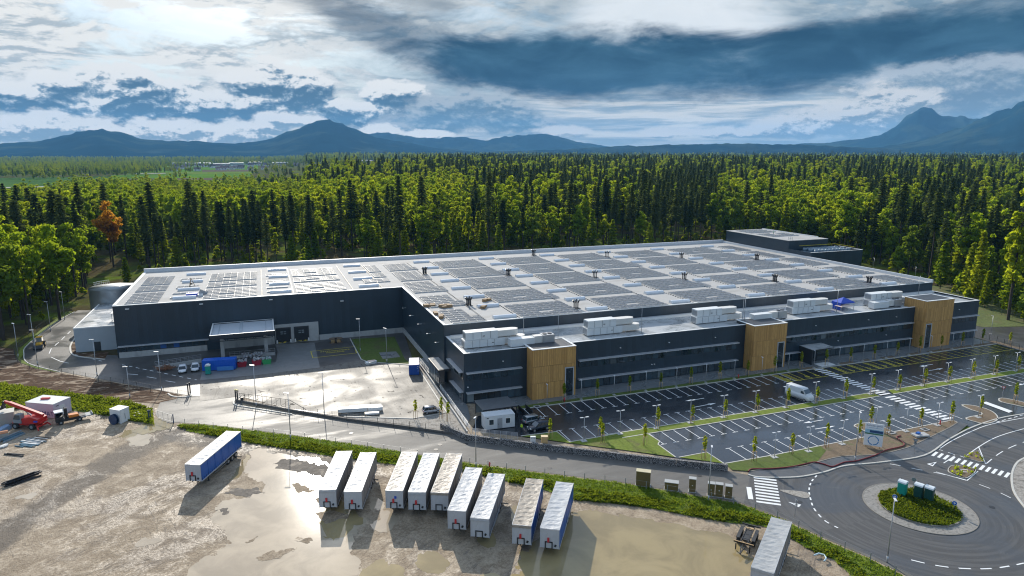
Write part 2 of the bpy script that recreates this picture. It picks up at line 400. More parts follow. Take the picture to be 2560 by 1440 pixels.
GRAVELM = pmat('crushed_gravel', (0.30, 0.275, 0.24), 0.85, var=0.4, vs=3.0, col2=(0.15, 0.13, 0.11), s2=0.8, bump=0.12, bs=5.0)
LAWN = pmat('lawn', (0.14, 0.185, 0.022), 0.9, var=0.35, vs=2.2, col2=(0.13, 0.12, 0.045), t2=(0.5, 0.75), s2=0.25, bump=0.08, bs=9.0, spec=0.2)
LAWND = pmat('sown_lawn', (0.085, 0.12, 0.022), 0.9, var=0.3, vs=1.5, col2=(0.095, 0.085, 0.04), t2=(0.5, 0.75), s2=0.15, bump=0.06, bs=7.0, spec=0.2)
BANK = pmat('grass_bank', (0.10, 0.125, 0.035), 0.9, var=0.35, vs=0.8, col2=(0.14, 0.12, 0.06), t2=(0.45, 0.75), s2=0.1, bump=0.15, bs=2.0, spec=0.2)
FLOOR = pmat('forest_floor', (0.085, 0.070, 0.036), 0.95, var=0.35, vs=0.2, col2=(0.10, 0.14, 0.022), t2=(0.42, 0.62), s2=0.035, bump=0.3, bs=0.5, spec=0.0)
ASPH_NEW = pmat('wet_new_asphalt', (0.023, 0.026, 0.031), 0.25, var=0.3, vs=0.35, rough2=0.12, rs=0.11, rt=(0.45, 0.6), bump=0.010, bs=7.0, stretch=(0.55, 1.2, 1), dist=1.0)
ASPH = pmat('damp_asphalt', (0.058, 0.055, 0.052), 0.50, var=0.2, vs=0.4, rough2=0.30, rs=0.07, col2=(0.085, 0.083, 0.08), s2=0.10, bump=0.015, bs=6.0)
ROADM = pmat('pale_road', (0.138, 0.130, 0.117), 0.66, spec=0.14, var=0.18, vs=0.5, rough2=0.50, rs=0.10, col2=(0.175, 0.165, 0.148), s2=0.05, bump=0.02, bs=4.0, stretch=(0.5, 1.5, 1))
WALKA = pmat('footpath_asphalt', (0.080, 0.080, 0.080), 0.5, var=0.15, vs=0.6, rough2=0.33, rs=0.3, col2=(0.15, 0.15, 0.145), t2=(0.64, 0.70), s2=0.35, bump=0.015, bs=6.0)
def M_yard():
    m = D.materials.new('wet_yard_concrete'); m.use_nodes = True; N = NT(m.node_tree); b = m.node_tree.nodes['Principled BSDF']
    P = N.node('ShaderNodeTexCoord').outputs['Object']; x, y, z = N.sep(P)
    s1 = N.noise(N.comb(N.mul(x, 0.9), N.mul(y, 0.10)), 1.0, 6, 0.65, 1.5)
    s2 = N.noise(P, 0.55, 6, 0.68, 0.9); s3 = N.noise(P, 0.12, 3, 0.5, 0.4)
    spots = N.ss(N.add(N.mul(N.ss(s1, 0.50, 0.62), 0.5), N.ss(s2, 0.56, 0.66)), 0.70, 1.02)
    c = N.mix(N.ss(s2, 0.3, 0.7), (0.125, 0.114, 0.098), (0.180, 0.167, 0.147))
    c = N.mix(N.mul(N.ss(s1, 0.46, 0.66), 0.55), c, (0.085, 0.074, 0.06))
    c = N.mix(N.mul(spots, 0.85), c, (0.055, 0.045, 0.035))
    # cast joints every 6 m
    jx = N.m('ABSOLUTE', N.sub(N.m('FRACT', N.m('DIVIDE', x, 6.0)), 0.5))
    c = N.mix(N.ss(jx, 0.490, 0.497, 0, 0.7), c, (0.07, 0.06, 0.05))
    N.put(b.inputs['Base Color'], c)
    b.inputs['Specular IOR Level'].default_value = 0.14; r = N.ss(s3, 0.35, 0.65, 0.50, 0.66)
    N.put(b.inputs['Roughness'], N.add(r, N.mul(spots, 0.25)))
    bp = N.node('ShaderNodeBump'); bp.inputs['Distance'].default_value = 1.0; bp.inputs['Strength'].default_value = 0.6
    N.put(bp.inputs['Height'], N.mul(s2, 0.02)); N.l.new(bp.outputs[0], b.inputs['Normal'])
    return m
YARD = M_yard()
PAVE = pmat('office_paving', (0.155, 0.165, 0.17), 0.42, var=0.1, vs=0.4, rough2=0.22, rs=0.2, stripe=(0, 1.2, 0.004))
KERB = pmat('kerb_concrete', (0.50, 0.48, 0.43), 0.7, var=0.12, vs=1.5)
KERBD = pmat('old_kerb_concrete', (0.22, 0.20, 0.17), 0.75, var=0.2, vs=1.5)
PAINT = pmat('white_road_paint', (0.78, 0.78, 0.76), 0.5, var=0.06, vs=3.0)
PAINTY = pmat('yellow_road_paint', (0.74, 0.60, 0.03), 0.5, var=0.08, vs=3.0)
SETT = pmat('stone_setts', (0.24, 0.225, 0.20), 0.7, var=0.3, vs=2.5, col2=(0.15, 0.14, 0.125), s2=2.0, bump=0.03, bs=6.0)
GRASSB = None

def sheet(name, pts, z, mat, kind='structure', px=True, lab=None):
    P = [g(*p) if px else Vector((p[0], p[1], 0)) for p in pts]
    P = [Vector((p.x, p.y, z)) for p in P]
    vs, _, tris, *_ = delaunay_2d_cdt([Vector((p.x, p.y)) for p in P], [], [list(range(len(P)))], 1, 1e-5)
    me = D.meshes.new(name); me.from_pydata([(p.x, p.y, z) for p in vs], [], [tuple(t) for t in tris]); me.materials.append(mat)
    bm = bmesh.new(); bm.from_mesh(me); bmesh.ops.recalc_face_normals(bm, faces=bm.faces)
    for f in bm.faces:
        if f.normal.z < 0: f.normal_flip()
    bm.to_mesh(me); bm.free()
    return link(name, me, kind=kind)
def smooth(pts, n=4, closed=False):
    """Catmull-Rom through 2-D points"""
    out = []; L = len(pts)
    rng = range(L) if closed else range(L - 1)
    for i in rng:
        p = [np.array(pts[(i + k) % L] if closed else pts[min(max(i + k, 0), L - 1)], float) for k in (-1, 0, 1, 2)]
        for j in range(n):
            t = j / n
            out.append(tuple(0.5 * (2 * p[1] + (p[2] - p[0]) * t + (2 * p[0] - 5 * p[1] + 4 * p[2] - p[3]) * t * t + (3 * p[1] - p[0] - 3 * p[2] + p[3]) * t ** 3)))
    if not closed: out.append(tuple(pts[-1]))
    return out
def kerb(name, pts, mat=None, w=0.22, h=0.13, z=0.0, px=True, closed=False):
    P = [Vector(p) for p in (w2(pts) if px else pts)]
    mb = MB(); n = len(P); L = []; R = []
    for i, p in enumerate(P):
        a = P[(i - 1) % n] if closed or i > 0 else p; b = P[(i + 1) % n] if closed or i < n - 1 else p
        d = (b - a); d = d.normalized() if d.length else Vector((1, 0)); nn = Vector((-d.y, d.x)) * w / 2
        L.append(p + nn); R.append(p - nn)
    for i in range(n if closed else n - 1):
        j = (i + 1) % n
        q = [L[i], R[i], R[j], L[j]]
        T = [(*k, z + h) for k in q]; B = [(*k, z) for k in q]
        mb.face(*T); mb.face(B[0], T[0], T[3], B[3]); mb.face(B[1], B[2], T[2], T[1])
        if not closed and i == 0: mb.face(B[0], B[1], T[1], T[0])
        if not closed and i == n - 2: mb.face(B[3], T[3], T[2], B[2])
    return mb.build(name, mat or KERB, kind='structure')
def jitter(pts, amp, sub=4, closed=True):
    P = smooth(pts, sub, closed); c = np.mean(np.array(P), 0); out = []
    for i, p in enumerate(P):
        r = np.array(p) - c; k = 1 + amp * (random.random() - 0.5) * 2
        out.append(tuple(c + r * k))
    return out

# ------------------------------------------------------------------ the land, from far to near (each sheet a little above the one below)
sheet('ground', [(-9000, -300), (16000, -300), (22000, 24000), (-14000, 24000)], -0.06, FLOOR, px=False)
sheet('gravel_yard', [(-190, -60), (150, -60), (150, 60), (60, 124), (28, 150), (-25, 172), (-62, 200), (-190, 235)], -0.03, MUD, px=False)
sheet('soil_strip', [(-600, 880), (0, 868), (36, 872), (40, 893), (52, 908), (90, 922), (290, 957), (400, 976), (475, 993), (430, 1012), (300, 1002), (180, 985), (90, 972), (0, 962), (-300, 930)], -0.012, SOIL)
# roads
sheet('road', [(475, 986), (598, 986), (606, 1014), (760, 1037), (1000, 1066), (1165, 1092), (1400, 1122), (1640, 1153), (1825, 1178), (1872, 1188), (1900, 1195), (1990, 1195),
               (2060, 1182), (2110, 1166), (2200, 1157), (2310, 1140), (2372, 1100), (2430, 1070), (2500, 1047), (2570, 1035), (2900, 1010), (2900, 1700), (2300, 1520), (2270, 1440),
               (2170, 1392), (2060, 1345), (1960, 1297), (1850, 1256), (1700, 1229), (1560, 1206), (1380, 1184), (1200, 1160), (1050, 1136), (900, 1112), (700, 1083), (520, 1061), (448, 1056), (405, 1058), (388, 1035), (400, 1006), (430, 1000)], 0.0, ROADM)
RCX, RCY = 89.8, 65.75
ring = [(RCX + 20.5 * cos(a), RCY + 20.5 * sin(a)) for a in np.linspace(0, 2 * pi, 72, endpoint=False)]
# darker fresh asphalt of the roundabout and of the approach on the right
def M_ring():
    m = D.materials.new('polished_asphalt'); m.use_nodes = True; N = NT(m.node_tree); b = m.node_tree.nodes['Principled BSDF']
    P = N.node('ShaderNodeTexCoord').outputs['Object']; x, y, z = N.sep(P); dx_, dy_ = N.sub(x, RCX), N.sub(y, RCY)
    r = N.m('SQRT', N.add(N.mul(dx_, dx_), N.mul(dy_, dy_))); a = N.m('ARCTAN2', dy_, dx_)
    st = N.noise(N.comb(N.mul(r, 1.6), N.mul(a, 1.1)), 1.0, 5, .6, .3); n2 = N.noise(P, .09, 4, .6, .5); n3 = N.noise(P, 7.0, 3, .6); n4 = N.noise(P, .5, 5, .6, .6)
    c = N.mix(N.ss(st, .42, .60), (.066, .063, .060), (.095, .091, .086)); c = N.mix(N.ss(n2, .45, .62, 0, .6), c, (.060, .062, .066)); c = N.mix(N.ss(n4, .60, .68, 0, .35), c, (.13, .125, .115)); c = N.mix(N.ss(n3, .55, .75, 0, .3), c, (.14, .135, .13))
    N.put(b.inputs['Base Color'], c); N.put(b.inputs['Roughness'], N.ss(n2, .4, .65, .58, .36)); b.inputs['Specular IOR Level'].default_value = .35
    return m
apx = w2([(1875, 1190), (1990, 1195), (2060, 1183), (2110, 1167), (2200, 1158), (2310, 1141), (2372, 1101), (2430, 1071), (2500, 1048), (2570, 1036), (2900, 1011), (2900, 1690), (2310, 1500), (2285, 1440), (2180, 1390), (2065, 1343), (1965, 1295), (1860, 1257)])
sheet('roundabout_asphalt', apx, 0.012, M_ring(), px=False)
sheet('car_park', [(1195, 1040), (1292, 1024), (1780, 959), (2487, 859), (2560, 874), (2900, 945), (2900, 1010), (2570, 1034), (2500, 1046), (2430, 1069), (2400, 1060), (2370, 1052), (2167, 1093), (1930, 1140), (1812, 1160), (1700, 1147), (1560, 1126), (1420, 1108), (1300, 1092), (1180, 1075)], 0.024, ASPH_NEW)
sheet('footpath', smooth([(1872, 1180), (1920, 1173), (2002, 1168), (2045, 1156), (2102, 1143), (2195, 1137), (2262, 1122), (2292, 1110), (2370, 1072), (2394, 1057)], 5) + [(2400, 1056), (2420, 1062), (2405, 1075)] +
      smooth([(2372, 1099), (2310, 1139), (2200, 1156), (2110, 1165), (2060, 1180), (1990, 1193), (1900, 1193), (1870, 1187)], 5), 0.11, WALKA)
kerb('kerb', smooth([(1870, 1187), (1900, 1193.5), (1990, 1193.5), (2060, 1181), (2110, 1165.5), (2200, 1156.5), (2310, 1139.5), (2372, 1099.5), (2430, 1069), (2500, 1046), (2570, 1034)], 5), w=0.28, h=0.13)
kerb('kerb', smooth([(1872, 1180), (1920, 1173), (2002, 1168), (2045, 1156), (2102, 1143), (2195, 1137), (2262, 1122), (2292, 1110), (2370, 1072), (2394, 1057)], 5), KERBD, w=0.2, h=0.16)
# soil bed between the car park and the footpath
bed = [(1812, 1160), (1930, 1139.5), (2167, 1092.5), (2170, 1082), (2150, 1073), (2137, 1066), (2146, 1060.5), (2182, 1057.5), (2235, 1080.5), (2380, 1051.5), (2390, 1053), (2394, 1057)] + smooth([(2370, 1072), (2292, 1110), (2262, 1122), (2195, 1137), (2102, 1143), (2045, 1156), (2002, 1168), (1920, 1173)], 5) + [(1872, 1180)]
sheet('soil_bed', bed, 0.10, TOPSOIL)
sheet('verge_lawn', [(1812, 1160), (1930, 1139.5), (2050, 1116), (2065, 1128), (2045, 1153), (2002, 1166), (1920, 1172), (1872, 1179), (1830, 1176)], 0.115, LAWND)
kerb('kerb', [(1812, 1160), (1930, 1139.5), (2167, 1092.5), (2170, 1082)] + smooth([(2170, 1082), (2146, 1071.5), (2136, 1065), (2148, 1060), (2182, 1057.5)], 4)[1:] + [(2235, 1080.5), (2380, 1051.5), (2394, 1057)])
# lawns along the gabion wall
sheet('lawn', [(1302, 1091), (1392, 1080), (1424, 1106), (1542, 1085.5), (1617, 1083.5), (1649, 1105), (1645, 1112), (1689, 1144), (1560, 1126), (1420, 1108)], 0.10, LAWN)
kerb('kerb', [(1302, 1091), (1392, 1080), (1424, 1106), (1542, 1085.5)])
kerb('kerb', [(1617, 1083.5), (1649, 1104), (1645, 1112), (1689, 1144)])
sheet('lawn', [(1697, 1144.5), (1767, 1131.5), (1810, 1160), (1800, 1158)], 0.10, LAWN)
kerb('kerb', [(1697, 1144.5), (1767, 1131.5), (1810, 1160)])
# grass median with its two kerbs
MY0, MY1 = 103.4, 105.6
for (xa, xb) in ((60.5, 124.6), (128.6, 230.0)):
    sheet('median_grass', [(xa, MY0), (xb, MY0), (xb, MY1), (xa - (2.5 if xa < 70 else -1.0), MY1)], 0.125, LAWN, px=False)
    kerb('kerb', [(xa, MY0 - .05), (xb, MY0 - .05)], px=False); kerb('kerb', [(xa - 2.5, MY1 + .05), (xb, MY1 + .05)], px=False)
# office forecourt
KY = 123.45
sheet('office_paving', [(47.5, KY + 1.6), (191.0, KY + 1.6), (191.0, 130.4), (38.5, 130.4), (47.5, 126.0)], 0.11, PAVE, px=False)
sheet('forecourt_bed', [(47.5, KY + .1), (122.0, KY + .1), (122.0, KY + 1.62), (47.5, KY + 1.62)], 0.105, LAWND, px=False)
sheet('forecourt_paving', [(122.0, KY + .1), (191.0, KY + .1), (191.0, KY + 1.62), (122.0, KY + 1.62)], 0.105, PAVE, px=False)
for (xa, xb) in ((123, 127.2), (134.8, 139.2), (142, 145), (149, 153.3), (158, 162), (165.5, 191)):
    sheet('planting_bed', [(xa, KY + .15), (xb, KY + .15), (xb, KY + 1.5), (xa, KY + 1.5)], 0.118, TOPSOIL, px=False)
kerb('kerb', [(47.4, KY), (191.2, KY), (190.6, 112), (188, 95)], px=False)
# east side: service lane, bank, soil strip
sheet('east_lane', [(192.5, 140), (191.5, 122), (190.9, 112), (189, 90), (330, 90), (330, 100), (206, 138), (203, 190), (196, 190), (196, 140)], -0.005, ASPH, px=False)
sheet('east_soil', [(191.4, 126), (190.9, 112), (188.5, 93), (191, 93), (193.2, 112), (193.6, 126)], 0.05, TOPSOIL, px=False)
# loading yard and the service road round the left wing
sheet('service_road', [(195, 776), (150, 800), (108, 830), (64, 868), (60, 884), (62, 900), (84, 914), (180, 934), (300, 957), (475, 990), (598, 990), (720, 1022), (860, 1041), (1032, 1046), (1117, 1031), (1052, 931), (1034, 905), (1010, 833)] + [(1010, 831), (300, 889), (195, 884), (192, 830), (238, 776)], 0.015, ASPH)
sheet('loading_yard', [(500, 1003), (500, 958), (640, 938), (735, 925), (800, 918), (900, 900), (920, 910), (1036, 906), (1052, 932), (1115, 1030), (1032, 1045), (860, 1040), (720, 1021), (598, 991)], 0.03, YARD)
sheet('dock_apron', [(688, 861), (786, 857), (800, 919), (640, 938), (500, 951), (506, 927), (560, 918), (690, 905), (694, 880)], 0.045, pmat('dock_concrete', (0.165, 0.165, 0.16), 0.5, var=0.12, vs=0.6, rough2=0.36, rs=0.2))
sheet('yard_lawn', [(879, 848), (986, 842), (1012, 898), (1030, 910), (920, 905), (905, 900)], 0.06, LAWND)
kerb('kerb', [(875, 847), (903, 899), (918, 905), (1034, 914)], z=0.015)
sheet('lawn_slab', [(947, 882), (990, 879), (1001, 893), (957, 898)], 0.075, PAVE)
kerb('kerb', [(1052, 932), (1117, 1032), (1032, 1047), (860, 1042)], z=0.015, w=0.3)
kerb('kerb', [(1036, 904), (1052, 932)], z=0.015, w=0.3)
sheet('ramp_bed', [(1036, 904), (1052, 905), (1166, 1066), (1165, 1088), (1060, 1070), (1000, 1060), (900, 1048), (860, 1043), (1032, 1047.5), (1118, 1033), (1053, 932)], 0.03, GRAVELM)
sheet('ramp_walk', [(1046, 900), (1070, 892), (1168, 1015), (1176, 1045), (1166, 1066)], 0.14, PAVE)
# west lane extras
sheet('west_verge', [(50, 897), (60, 884), (64, 867), (108, 829), (150, 799), (180, 780), (168, 778), (100, 826), (52, 870), (42, 890)], 0.05, LAWN)
sheet('west_verge', [(50, 897), (42, 892), (52, 907), (90, 921), (150, 932), (84, 915)], 0.05, LAWN)
kerb('kerb', smooth([(186, 780), (150, 800), (108, 830), (64, 868), (60, 886), (63, 902), (86, 914.5), (150, 930)], 4), z=0.0)
kerb('kerb', smooth([(188, 845), (176, 866), (180, 885), (205, 893), (262, 899)], 5), w=0.4)
sheet('bare_bed', [(188, 845), (178, 866), (181, 884), (205, 892), (262, 898), (272, 880), (196, 884)], 0.05, SOIL)
# grass verge south of the road, with the strip of tall weeds on its yard side
VERGE = [(446, 1060), (520, 1063), (700, 1085), (900, 1114), (1050, 1138), (1200, 1163), (1380, 1187), (1560, 1209), (1700, 1233), (1850, 1260), (1960, 1301), (2060, 1350), (2170, 1396), (2270, 1446), (2330, 1500), (2180, 1500),
         (2130, 1440), (2085, 1400), (2020, 1372), (1950, 1330), (1895, 1312), (1830, 1308), (1740, 1293), (1640, 1273), (1560, 1262), (1440, 1250), (1350, 1222), (1250, 1200), (1180, 1182), (1090, 1170), (990, 1162), (920, 1152), (850, 1145), (760, 1128), (640, 1110), (560, 1095), (470, 1078)]
sheet('verge_grass', VERGE, 0.03, LAWN)
LBANK = [(-420, 905), (-200, 938), (0, 962), (90, 972), (180, 986), (300, 1003), (378, 1024), (382, 1060), (330, 1052), (270, 1040), (205, 1030), (150, 1022), (60, 1020), (0, 1030), (-300, 1030), (-420, 1010)]
sheet('grass_bank', LBANK, 0.01, LAWN)
# far right bank beyond the lane
sheet('grass_bank', [(206, 138), (330, 102), (420, 110), (260, 190), (207, 205)], 0.02, BANK, px=False)
sheet('clearing', [(2480, 585), (2560, 560), (2760, 540), (2800, 640), (2560, 640), (2470, 600)], -0.02, pmat('clearing_grass', (0.12, 0.15, 0.045), 0.9, var=0.2, vs=0.05, spec=0.2))
LANE = pmat('dark_gravel', (0.10, 0.085, 0.07), 0.8, spec=0.25, var=0.4, vs=0.9, col2=(0.27, 0.225, 0.175), t2=(0.50, 0.66), s2=0.5, bump=0.12, bs=1.2)
# puddles
from mathutils import noise as mnoise
def rough_edge(pts, k=1.0, sub=14):
    """shoreline: smooth outline pushed about by fractal noise (metres)"""
    P = [Vector((*p, 0)) for p in w2(smooth(pts, sub, True))]
    return [(p.x + k * (1.0 * mnoise.noise(p * .45) + .5 * mnoise.noise(p * 1.3 + Vector((9, 2, 0))) + .22 * mnoise.noise(p * 3.7)), p.y + k * (1.5 * mnoise.noise(p * .45 + Vector((31, 7, 0))) + .8 * mnoise.noise(p * 1.3 + Vector((4, 8, 0))) + .35 * mnoise.noise(p * 3.7 + Vector((1, 5, 0))))) for p in P]
NPUD = [0]
def puddle(pts, mat, amp=0.03, z=0.0, sub=9):
    NPUD[0] += 1
    sheet('puddle', rough_edge(pts, 1.0 if amp < .04 else .55), (-0.0245 if z < -.01 else z) + .0008 * NPUD[0], mat, px=False)
puddle([(640, 1125), (700, 1135), (800, 1150), (830, 1190), (805, 1215), (800, 1262), (870, 1280), (935, 1245), (960, 1265), (930, 1285), (905, 1310), (880, 1380), (905, 1420), (840, 1450), (700, 1470), (520, 1470), (470, 1430), (510, 1395), (560, 1380), (572, 1340), (545, 1310), (535, 1280), (570, 1250), (625, 1238), (660, 1225), (640, 1200), (600, 1180), (615, 1150)], PUD1, 0.018, -0.022)
puddle([(800, 1255), (860, 1262), (905, 1280), (900, 1310), (830, 1350), (802, 1330)], PUD2, 0.03, -0.018)
puddle([(1045, 1385), (1080, 1376), (1110, 1392), (1120, 1410), (1100, 1440), (1060, 1430), (1040, 1405)], PUD2, 0.05, -0.02)
puddle([(1200, 1330), (1230, 1335), (1240, 1360), (1215, 1370), (1195, 1350)], PUD2, 0.05, -0.02)
puddle([(940, 1400), (1000, 1420), (1050, 1450), (1300, 1440), (1500, 1452), (1350, 1480), (900, 1480), (910, 1430)], PUD2, 0.03, -0.02)
puddle([(1290, 1262), (1330, 1300), (1290, 1330), (1278, 1290)], PUD2, 0.05, -0.02)
puddle([(1330, 1360), (1350, 1330), (1420, 1290), (1470, 1280), (1560, 1290), (1660, 1305), (1780, 1330), (1830, 1345), (1870, 1385), (1880, 1440), (1890, 1500), (1400, 1500), (1310, 1440), (1290, 1400)], PUD2, 0.015, -0.02)
puddle([(320, 1095), (345, 1075), (372, 1080), (375, 1100), (352, 1118), (330, 1112)], PUD1, 0.03, -0.02)
puddle([(335, 1078), (365, 1055), (400, 1048), (425, 1066), (395, 1078), (360, 1082)], PUD2, 0.03, 0.006)
puddle([(295, 1090), (330, 1072), (338, 1085), (312, 1095)], PUD2, 0.03, -0.02)
puddle([(600, 1165), (612, 1135), (622, 1140), (615, 1165), (590, 1195), (575, 1200)], PUD2, 0.04, -0.021)
puddle([(360, 1345), (400, 1350), (380, 1362), (340, 1366)], PUD1, 0.06, -0.02)
puddle([(540, 1268), (580, 1262), (572, 1276), (545, 1282)], PUD1, 0.06, -0.02)
puddle([(60, 1235), (88, 1237), (75, 1246), (45, 1244)], PUD1, 0.06, -0.02)
puddle([(965, 1275), (990, 1290), (985, 1320), (950, 1330), (925, 1312), (945, 1290)], PUD1, 0.05, -0.02)

# ------------------------------------------------------------------ painted markings (flat paint sheets)
def strips(name, segs, w, z, mat, px=True):
    mb = MB()
    for (a, b) in segs:
        A = Vector(w2([a])[0] if px else a); B = Vector(w2([b])[0] if px else b)
        d = (B - A).normalized(); n = Vector((-d.y, d.x)) * w / 2
        mb.face((*(A + n), z), (*(A - n), z), (*(B - n), z), (*(B + n), z))
    o = mb.build(name, mat, kind='structure')
    if o.data.polygons and o.data.polygons[0].normal.z < 0: o.data.flip_normals()
    return o
PITCH = 2.65
stall = []
def tee(x, y0, y1):
    """one stall line with the short cross bar at its aisle end"""
    stall.append(((x, y0), (x, y1)))
cp = D.objects['car_park']
def row(xs, y0, y1, mat=PAINT):
    """every stall line a piece of the car park that shares one mesh"""
    mb = MB(); w = .07; s = 1 if y1 > y0 else -1; L = abs(y1 - y0)
    mb.face((-w, 0, 0), (w, 0, 0), (w, s * L, 0), (-w, s * L, 0)) if s > 0 else mb.face((-w, s * L, 0), (w, s * L, 0), (w, 0, 0), (-w, 0, 0))
    if mat is PAINT:
        a, b = sorted((s * L, s * (L - .13)))
        mb.face((-.62, a, 0.0), (-w, a, 0), (-w, b, 0), (-.62, b, 0)); mb.face((w, a, 0), (.62, a, 0), (.62, b, 0), (w, b, 0))
    me = None
    for x in xs:
        if me is None:
            o = mb.build('stall_line', mat, cp); me = o.data
            if me.polygons[0].normal.z < 0: me.flip_normals()
        else: o = link('stall_line', me, cp)
        o.location = (x, y0, 0.034)
X0 = 48.6
row([X0 + PITCH * i for i in range(0, 26)], KY - .15, KY - 5.4)
row([X0 + PITCH * i for i in range(26, 55)], KY - .15, KY - 5.4, PAINTY)
row([50.9 + PITCH * i for i in range(0, 27)] + [50.9 + PITCH * i for i in range(30, 68)], MY1 + .1, MY1 + 5.1)
row([66.3 + PITCH * i for i in range(0, 22)] + [66.3 + PITCH * i for i in range(24, 60)], MY0 - .1, MY0 - 5.1)
row([76.3 + PITCH * i for i in range(0, 11)] + [108.1 + PITCH * i for i in range(0, 9)], 87.95, 92.9)
mbs = []
for x in (112.3, 115.0, 130.4, 135.7, 141.0, 146.3):   # hatched yellow boxes
    for k in range(7): mbs.append(((x + 0.1, KY - .6 - k * .75), (x + 1.5, KY - 1.15 - k * .75)))
strips('hatched_marking', mbs, 0.2, 0.036, PAINTY, px=False)
strips('yellow_edge_line', [((112.2, KY - 5.4), (125.0, KY - 5.4)), ((128.4, KY - 5.4), (150, KY - 5.4)), ((150, KY - 5.4), (190, KY - 5.4))], 0.12, 0.035, PAINTY, px=False)
for x in (114.0, 119.6, 122.5, 133.7, 139.0, 144.3, 149.5):   # wheelchair marks
    mb = MB(); y = KY - 4.1; z = 0.037
    mb.face((x - .12, y + .62, z), (x + .12, y + .62, z), (x + .12, y + .86, z), (x - .12, y + .86, z))
    mb.face((x - .1, y - .1, z), (x + .08, y - .1, z), (x + .08, y + .55, z), (x - .1, y + .55, z))
    mb.face((x + .08, y - .1, z), (x + .5, y - .1, z), (x + .5, y + .06, z), (x + .08, y + .06, z))
    for k in range(9):
        a0, a1 = pi * .75 + k * .45, pi * .75 + (k + 1) * .45
        mb.face(*[(x + .05 + r * cos(a), y - .1 + r * sin(a), z) for r, a in ((.5, a0), (.5, a1), (.38, a1), (.38, a0))])
    o = mb.build('wheelchair_marking', PAINTY, kind='structure')
# zebra crossings
def zebra(name, a, b, halfw, n, z, fill=0.5):
    A, B = Vector(w2([a])[0]), Vector(w2([b])[0]); d = B - A; L = d.length; d.normalize(); nn = Vector((-d.y, d.x))
    mb = MB()
    for k in range(n):
        p = A + d * (L * (k + .25) / n); q = A + d * (L * (k + .25 + fill) / n)
        mb.face((*(p + nn * halfw), z), (*(p - nn * halfw), z), (*(q - nn * halfw), z), (*(q + nn * halfw), z))
    o = mb.build(name, PAINT, kind='structure')
    if o.data.polygons[0].normal.z < 0: o.data.flip_normals()
def zebra_xy(name, x, y0, y1, halfw, n, z):
    mb = MB()
    for k in range(n):
        a = y0 + (y1 - y0) * (k + .25) / n; b = y0 + (y1 - y0) * (k + .75) / n
        mb.face((x - halfw, min(a, b), z), (x + halfw, min(a, b), z), (x + halfw, max(a, b), z), (x - halfw, max(a, b), z))
    mb.build(name, PAINT, kind='structure')
zebra_xy('zebra_crossing', 126.6, KY - .2, 105.9, 1.45, 15, 0.036)
zebra_xy('zebra_crossing', 126.6, 105.5, 103.3, 1.45, 2, 0.14)
zebra_xy('zebra_crossing', 126.6, 102.9, 88.6, 1.45, 12, 0.036)
zebra('zebra_crossing', (1912, 1194), (1922, 1262), 1.75, 9, 0.024)
zebra('zebra_crossing', (2330, 1133), (2526, 1190), 1.2, 13, 0.024)
strips('road_marking', [((1872, 1218), (1877, 1248))], 0.75, 0.023, PAINT)
def arrow(x, y, rz, L=4.2, z=0.036, k=1.0):
    mb = MB(); c, s = cos(rz), sin(rz)
    def P(u, v): return (x + u * c - v * s, y + u * s + v * c, z)
    mb.face(P(-L / 2, -.10 * k), P(L / 2 - 1.7, -.10 * k), P(L / 2 - 1.7, .10 * k), P(-L / 2, .10 * k))
    mb.face(P(L / 2 - 1.9, -.42 * k), P(L / 2, 0), P(L / 2 - 1.9, .42 * k))
    mb.build('arrow_marking', PAINT, kind='structure')
for a, b in (((1760, 996), (1712, 1003)), ((1732, 1019), (1790, 1008)), ((2332, 911), (2298, 916)), ((2322, 927), (2358, 921)), ((2058, 1050), (2008, 1058)), ((2038, 1073), (2088, 1065)), ((2568, 957), (2548, 963))):
    A, B = g(*a), g(*b); m = (A + B) / 2; d = B - A
    arrow(m.x, m.y, math.atan2(d.y, d.x), max(d.length, 4.2))
# give-way triangles painted on the road
for tri, inner in (([(1970, 1255), (2003, 1262), (1997, 1268)], None), ([(2317, 1160), (2342, 1155), (2332, 1166)], None)):
    P = [Vector(p) for p in w2(tri)]; c = (P[0] + P[1] + P[2]) / 3
    mb = MB(); Q = [c + (p - c) * .5 for p in P]
    for i in range(3):
        j = (i + 1) % 3; mb.face((*P[i], .025), (*P[j], .025), (*Q[j], .025), (*Q[i], .025))
    o = mb.build('give_way_marking', PAINT, kind='structure')
# dashed edge of the roundabout, lane lines of the right-hand approach
dash = []
def dashes(pts, on=1.0, off=1.0, w=0.16):
    P = [Vector(p) for p in w2(pts)]; segs = []
    acc = 0.0
    for a, b in zip(P, P[1:]):
        L = (b - a).length; d = (b - a).normalized(); t = 0
        while t < L:
            ph = acc % (on + off)
            if ph < on: step = min(on - ph, L - t); segs.append((tuple(a + d * t), tuple(a + d * (t + step))))
            else: step = min(on + off - ph, L - t)
            t += step + 1e-4; acc += step + 1e-4
    return segs
D1 = smooth([(2042, 1189), (2030, 1202), (2024, 1216), (2023, 1232), (2027, 1250), (2033, 1268), (2046, 1286), (2065, 1304), (2095, 1320)], 4)
strips('dashed_line', dashes(D1, 0.85, 0.85), 0.22, 0.024, PAINT, px=False)
strips('dashed_line', dashes(smooth([(2225, 1160), (2260, 1166), (2290, 1173), (2330, 1180), (2400, 1196), (2450, 1212), (2500, 1232), (2560, 1262)], 4), 1.6, 1.6), 0.16, 0.024, PAINT, px=False)
strips('dashed_line', dashes(smooth([(2278, 1400), (2335, 1413), (2400, 1421), (2470, 1422), (2520, 1416), (2560, 1408)], 4), 1.5, 1.2), 0.2, 0.024, PAINT, px=False)
